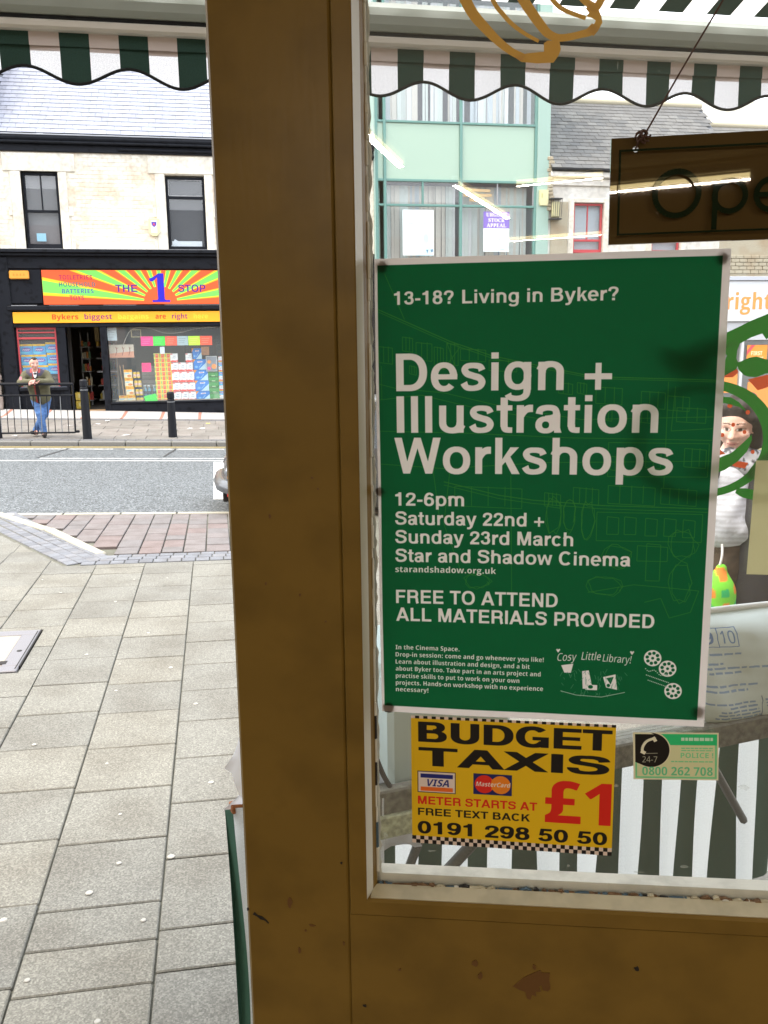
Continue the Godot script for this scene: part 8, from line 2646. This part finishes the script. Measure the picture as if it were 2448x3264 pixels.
func open_sign() -> void:
	var t := door_thing("open_sign", "glossy brown hanging open sign with green letters and a cord", "sign", 0.0465, 1.9745, 0.03, 0.008)
	t.rotate_object_local(Vector3.RIGHT, -0.0095)
	var br := mat("sign_brown", L(0.085, 0.055, 0.018), 0.015)
	br.metallic_specular = 0.85
	var dark := mat("sign_green", L(0.008, 0.018, 0.008), 0.015)
	var board := PackedVector2Array([Vector2(0, 0), Vector2(0.3, 0), Vector2(0.3, -0.0805), Vector2(0, -0.0805)])
	var hole := circle(Vector2(0.0188, -0.0088), 0.0022, 0.0026, 14)
	var st := CSGPolygon3D.new()                                             # a board with the cord holes cut through
	st.polygon = board
	st.depth = 0.004
	st.material = br
	var comb := CSGCombiner3D.new()
	comb.add_child(st)
	for q in [[0.0188, -0.0088], [0.2812, -0.0088]]:
		var h := CSGCylinder3D.new()
		h.operation = CSGShape3D.OPERATION_SUBTRACTION
		h.radius = 0.0023
		h.height = 0.03
		h.sides = 16
		h.rotation.x = PI / 2
		h.position = Vector3(q[0], q[1], 0.0)
		comb.add_child(h)
	put(comb, "board", t)
	comb.position.z = 0.0
	var bz := 0.0045
	part("border_line", MB.new().span(0.0058, 0.2942, -0.0112, -0.0096, 0.0042, bz).span(0.0058, 0.2942, -0.0742, -0.0728, 0.0042, bz).span(0.0058, 0.0074, -0.0728, -0.0112, 0.0042, bz).span(0.2926, 0.2942, -0.0728, -0.0112, 0.0042, bz), dark, t)
	var ring := func(cx: float, cy: float, r: float, w: float, a0 := 0.0, a1 := TAU) -> MB:
		var p := []
		for i in 41:
			var a := lerpf(a0, a1, i / 40.0)
			p.append(Vector2(cx + cos(a) * r, cy + sin(a) * r))
		var l := MB.new()
		for i in 40:
			var o: Array = ribbon([p[i], p[i + 1]], w)
			l.prism(PackedVector2Array(o), Transform3D(), 0.0042, 0.0046)
		return l
	part("letter_o", ring.call(0.0505, -0.0442, 0.0165, 0.0044), dark, t)
	var lp: MB = ring.call(0.0905, -0.0475, 0.0115, 0.0042)
	lp.span(0.0775, 0.0815, -0.0725, -0.0365, 0.0047, 0.005)
	part("letter_p", lp, dark, t)
	var le: MB = ring.call(0.1215, -0.0475, 0.0115, 0.0042, 0.0, TAU * 0.88)
	le.span(0.111, 0.132, -0.0494, -0.0458, 0.0047, 0.005)
	part("letter_e", le, dark, t)
	var lnn: MB = ring.call(0.152, -0.0475, 0.0105, 0.0042, 0.0, PI)
	lnn.span(0.1394, 0.1436, -0.0588, -0.037, 0.0047, 0.005).span(0.1604, 0.1646, -0.0588, -0.0475, 0.0047, 0.005)
	part("letter_n", lnn, dark, t)
	var cm := mat("cord_brown", L(0.09, 0.05, 0.035), 0.9)
	part("cord", MB.new().tube(curve([Vector3(0.0188, -0.0088, -0.002), Vector3(0.021, -0.003, 0.006), Vector3(0.0255, 0.002, 0.004), Vector3(0.05, 0.045, 0.002), Vector3(0.0795, 0.0945, 0.0), Vector3(0.15, 0.212, -0.004)]), 0.00075, 6).tube([Vector3(0.15, 0.212, -0.004), Vector3(0.2812, -0.0088, 0.004)], 0.00075, 6), cm, t)
	var kn := MB.new()
	for i in 7:
		var a := i * 2.4
		kn.tube(curve([Vector3(0.0235 + 0.003 * cos(a), 0.0005 + 0.003 * sin(a), 0.003), Vector3(0.0245 + 0.002 * cos(a + 1.6), 0.001 + 0.002 * sin(a + 1.6), 0.006), Vector3(0.0235 + 0.0045 * cos(a + 2.7), 0.0 + 0.004 * sin(a + 2.7), 0.004), Vector3(0.0235 + 0.006 * cos(a + 3.2), -0.001 + 0.005 * sin(a + 3.2), 0.005)]), 0.0008, 5)
	part("knot", kn, cm, t)
	part("hook", MB.new().tube([Vector3(0.15, 0.212, -0.004), Vector3(0.15, 0.225, -0.012)], 0.0015, 6), M.chrome, t)

func paint_on_glass(t: Node3D, strokes: Array, m: Material, z: float) -> void:   # strokes of paint on the street side of the pane, each a hair further out
	var n := 0
	for q in strokes:
		var pl: PackedVector2Array
		if q[0] is String and q[0] == "poly":
			pl = PackedVector2Array(q[1])
		else:
			pl = ribbon(curve(q[0], 5), q[1])
		var at := z - n * 0.00012
		n += 1
		var b := MB.new()
		if q[0] is String:
			b.flat(pl, Transform3D(), at)
		else:
			var h := pl.size() / 2
			for i in h - 1:
				var e := PackedVector2Array([pl[i], pl[i + 1], pl[pl.size() - 2 - i], pl[pl.size() - 1 - i]])
				b.quad(Vector3(e[0].x, e[0].y, at), Vector3(e[1].x, e[1].y, at), Vector3(e[2].x, e[2].y, at), Vector3(e[3].x, e[3].y, at), Vector3.BACK)
		part("brush_stroke", b, m, t)

func painted_bananas() -> void:
	var t := door_thing("painted_bananas", "bunch of bananas painted in yellow outline on the top of the glass", "window painting", 0.0, 1.681, 0.0)
	var m := mat("glass_paint_yellow", L(0.62, 0.34, 0.03), 0.6)
	m.backlight_enabled = true
	m.backlight = L(0.22, 0.11, 0.008)
	var V := func(pts: Array) -> Array: return pts.map(func(p): return Vector2(p[0], p[1] - 1.681))
	var s := []
	s.append([V.call([[-0.094, 2.19], [-0.088, 2.14], [-0.0785, 2.11], [-0.0703, 2.0935], [-0.0635, 2.0825], [-0.055, 2.073], [-0.0445, 2.0625], [-0.033, 2.0535], [-0.0225, 2.0482]]), [0.006, 0.007, 0.0085, 0.0088, 0.0084, 0.0078, 0.0066, 0.0056, 0.0056]])
	s.append(["poly", V.call([[-0.027, 2.0490], [-0.0205, 2.0513], [-0.0064, 2.0518], [-0.0066, 2.0582], [-0.0035, 2.0602], [0.0060, 2.0590], [0.0072, 2.0530], [0.0060, 2.0490], [0.0016, 2.0430], [-0.012, 2.0432], [-0.0247, 2.0450], [-0.0297, 2.0486]])])
	s.append([V.call([[-0.066, 2.13], [-0.0486, 2.0935], [-0.0405, 2.0825], [-0.0320, 2.0737], [-0.0215, 2.0660], [-0.0107, 2.0600]]), [0.003, 0.0036, 0.0036, 0.0034, 0.0030, 0.0026]])
	s.append([V.call([[-0.045, 2.14], [-0.0320, 2.108], [-0.0235, 2.0915], [-0.0165, 2.0815], [-0.0105, 2.0735], [-0.0035, 2.0655], [0.0045, 2.0618], [0.0135, 2.0618], [0.0225, 2.0632], [0.0310, 2.0650], [0.0345, 2.069]]), [0.007, 0.0078, 0.0082, 0.0080, 0.0076, 0.0068, 0.0058, 0.0056, 0.0056, 0.0062, 0.0075]])
	s.append(["poly", V.call([[0.0275, 2.0670], [0.0330, 2.0613], [0.0365, 2.0650], [0.0398, 2.0711], [0.0388, 2.0760], [0.0366, 2.0808], [0.0325, 2.0822], [0.029, 2.0860], [0.0262, 2.0822], [0.0290, 2.0790], [0.0268, 2.0765], [0.0310, 2.0752], [0.0345, 2.073], [0.0332, 2.0703], [0.0305, 2.0700]])])
	s.append([V.call([[-0.014, 2.112], [-0.0045, 2.0965], [0.0030, 2.0868], [0.0100, 2.0820], [0.0180, 2.0785], [0.0265, 2.0752]]), [0.003, 0.0036, 0.0036, 0.0036, 0.0034, 0.0032]])
	s.append([V.call([[0.006, 2.12], [0.0165, 2.1], [0.0230, 2.0905], [0.0290, 2.0855], [0.0340, 2.0830], [0.0375, 2.0868], [0.05, 2.11]]), [0.004, 0.005, 0.005, 0.0056, 0.0066, 0.0058, 0.006]])
	paint_on_glass(t, s, m, -0.0074)

func painted_fruit() -> void:
	var t := door_thing("painted_fruit", "fruit with leaf painted in green outline and orange seeds at the right of the glass", "window painting", 0.0, 1.681, 0.0)
	var m := mat("glass_paint_green", L(0.001, 0.13, 0.006), 0.7)
	m.backlight_enabled = true
	m.backlight = L(0.001, 0.22, 0.005)
	var V := func(pts: Array) -> Array: return pts.map(func(p): return Vector2(p[0], p[1] - 1.681))
	var s := []
	# ring: outer and inner outlines, closed into a band
	var ring := []
	var ws := []
	var cx := 0.1365
	var cy := 1.733
	for i in 31:
		var a := TAU * i / 30.0
		ring.append(Vector2(cx + cos(a) * 0.0545, cy - 1.681 + sin(a) * 0.0475))
		ws.append(0.0088 + 0.0022 * sin(a * 2.0 + 1.0))
	s.append([ring, ws])
	s.append(["poly", V.call([[0.118, 1.812], [0.1495, 1.8233], [0.1601, 1.8283], [0.1697, 1.8333], [0.1815, 1.8382], [0.21, 1.852], [0.215, 1.838], [0.1885, 1.824], [0.1829, 1.8175], [0.1791, 1.8225], [0.1706, 1.8195], [0.1622, 1.8146], [0.154, 1.8130], [0.145, 1.806]])])
	s.append(["poly", V.call([[0.139, 1.809], [0.1530, 1.8143], [0.1620, 1.8148], [0.1600, 1.8090], [0.1597, 1.8020], [0.1617, 1.7980], [0.1600, 1.7930], [0.1502, 1.7870], [0.142, 1.786], [0.1498, 1.7975], [0.1520, 1.8050]])])
	s.append(["poly", V.call([[0.1600, 1.7985], [0.1640, 1.7998], [0.1705, 1.8028], [0.1760, 1.8036], [0.1840, 1.8011], [0.20, 1.801], [0.199, 1.79], [0.1848, 1.7894], [0.1765, 1.7862], [0.1700, 1.7868], [0.1664, 1.7883], [0.1622, 1.7925]])])
	s.append(["poly", V.call([[0.094, 1.818], [0.107, 1.812], [0.1195, 1.8092], [0.132, 1.81], [0.1415, 1.809], [0.1430, 1.798], [0.1386, 1.7921], [0.128, 1.788], [0.1206, 1.7866], [0.111, 1.791], [0.1034, 1.7981], [0.098, 1.808]])])
	s.append(["poly", V.call([[0.135, 1.772], [0.1495, 1.7700], [0.1574, 1.7693], [0.1640, 1.7653], [0.1690, 1.7600], [0.1705, 1.7575], [0.1643, 1.7612], [0.1565, 1.7634], [0.1494, 1.7650], [0.136, 1.766]])])
	s.append(["poly", V.call([[0.130, 1.702], [0.1488, 1.7036], [0.1563, 1.7067], [0.1664, 1.7142], [0.1735, 1.7230], [0.1769, 1.7330], [0.1762, 1.7375], [0.1708, 1.7315], [0.1649, 1.7255], [0.1604, 1.7215], [0.1480, 1.7160], [0.131, 1.713]])])
	s.append([V.call([[0.176, 1.7], [0.1830, 1.7105], [0.1915, 1.7195], [0.205, 1.728]]), [0.006, 0.007, 0.006, 0.005]])
	s.append([V.call([[0.1665, 1.6885], [0.1735, 1.6865], [0.1830, 1.6848], [0.1925, 1.6852], [0.21, 1.689]]), [0.004, 0.0085, 0.0085, 0.0085, 0.008]])
	s.append(["poly", V.call([[0.1822, 1.7035], [0.1865, 1.7012], [0.1990, 1.7050], [0.1990, 1.6965], [0.1880, 1.6985]])])
	paint_on_glass(t, s, m, -0.0074)
	var om := mat("glass_paint_orange", L(0.72, 0.10, 0.02), 0.6)
	om.backlight_enabled = true
	om.backlight = L(0.7, 0.09, 0.02)
	var n := 0
	for q in [[0.1572, 1.762, 0.0021, 0.0019], [0.1722, 1.7564, 0.0018, 0.002], [0.1609, 1.7458, 0.0016, 0.0018], [0.1706, 1.7395, 0.0016, 0.0018], [0.1524, 1.7369, 0.0018, 0.0018], [0.1784, 1.7223, 0.0016, 0.0018], [0.142, 1.752, 0.0018, 0.0018], [0.14, 1.727, 0.0018, 0.0018], [0.128, 1.741, 0.0018, 0.0018]]:
		part("seed", MB.new().flat(circle(Vector2(q[0], q[1] - 1.681), q[2], q[3], 14), Transform3D(), -0.0092), om, t)
	for q in [[[0.1440, 1.7280], [0.1481, 1.7266], [0.1562, 1.7207], [0.1520, 1.7195], [0.1440, 1.7180]], [[0.1610, 1.7110], [0.1664, 1.7142], [0.1755, 1.7128], [0.1730, 1.7079], [0.1650, 1.7090]], [[0.1490, 1.7862], [0.1529, 1.7916], [0.1603, 1.7942], [0.1628, 1.7905], [0.1583, 1.7862]], [[0.1704, 1.7843], [0.1765, 1.7780], [0.1791, 1.7751], [0.1856, 1.7771], [0.195, 1.782], [0.195, 1.789], [0.1848, 1.7880], [0.1765, 1.7858]]]:
		part("orange_patch", MB.new().flat(PackedVector2Array(V.call(q)), Transform3D(), -0.0096), om, t)

# ------------------------------------------------------------------ litter and chewing gum
func small_things() -> void:
	var n := 0
	for q in [[-3.2, -20.6, 0.16, "litter"], [-2.7, -20.95, 0.12, "litter"], [-1.85, -18.75, 0.14, "litter"], [-0.62, -20.1, 0.08, "litter"], [-0.35, -20.1, 0.13, "litter"], [-0.9, -19.9, 0.06, "litter"], [-0.22, -21.2, 0.08, "litter_yellow"], [-2.55, -21.7, 0.08, "litter"], [-4.0, -18.6, 0.07, "litter"]]:
		var b := MB.new()
		var c := Vector3.ZERO
		var pts := []
		for i in 7:
			var a := TAU * i / 7
			pts.append(Vector3(cos(a) * q[2] * rng.randf_range(0.4, 1.0), rng.randf_range(0.002, 0.02), sin(a) * q[2] * 0.4 * rng.randf_range(0.5, 1.0)))
		for i in 7:
			b.tri(Vector3(0, 0.015, 0), pts[i], pts[(i + 1) % 7], Vector3.UP)
		var o := part("scrap_of_paper", b, M[q[3]])
		o.position = Vector3(q[0], ground(q[0], q[1]) + 0.004, q[1])
		tag(o, ["white scrap behind the railing bars, left of the taller bollard", "white scrap just left of the taller bollard's foot", "white scrap near the kerb between the two bollards", "small white scrap left beside the shorter bollard", "long white scrap right of the shorter bollard", "tiny white scrap left of the shorter bollard", "yellow scrap before the shop window, right of the shorter bollard", "white scrap below the shop door step", "white scrap under the railing beside the man's shoe"][n], "litter")
		n += 1
	var gum := MB.new()
	for q in [[-0.45, -6.9], [-0.78, -6.3], [-0.5, -5.55], [-0.62, -5.0], [-0.33, -4.9], [-0.83, -5.2], [-0.6, -4.6], [-0.18, -4.35], [-0.9, -4.0], [-0.55, -3.75], [-0.45, -3.3], [-0.42, -2.96], [-0.24, -2.97], [-0.5, -2.8], [-0.31, -2.62], [-0.75, -2.7], [-0.62, -2.4], [-0.1, -3.5], [-0.4, -2.2], [-1.2, -6.6], [-1.4, -7.0], [-0.7, -6.9]]:
		var r := rng.randf_range(0.007, 0.014)
		gum.lathe([Vector2(r, 0.0), Vector2(r * 0.8, 0.0022), Vector2(0.0, 0.0026)], Vector3(q[0], ground(q[0], q[1]) + 0.0016, q[1]), 9)
	var gs := part("chewing_gum", gum, M.gum)
	gs.set_meta("kind", "stuff")
	tag(gs, "flattened pale spots of chewing gum on the near pavement slabs", "chewing gum")
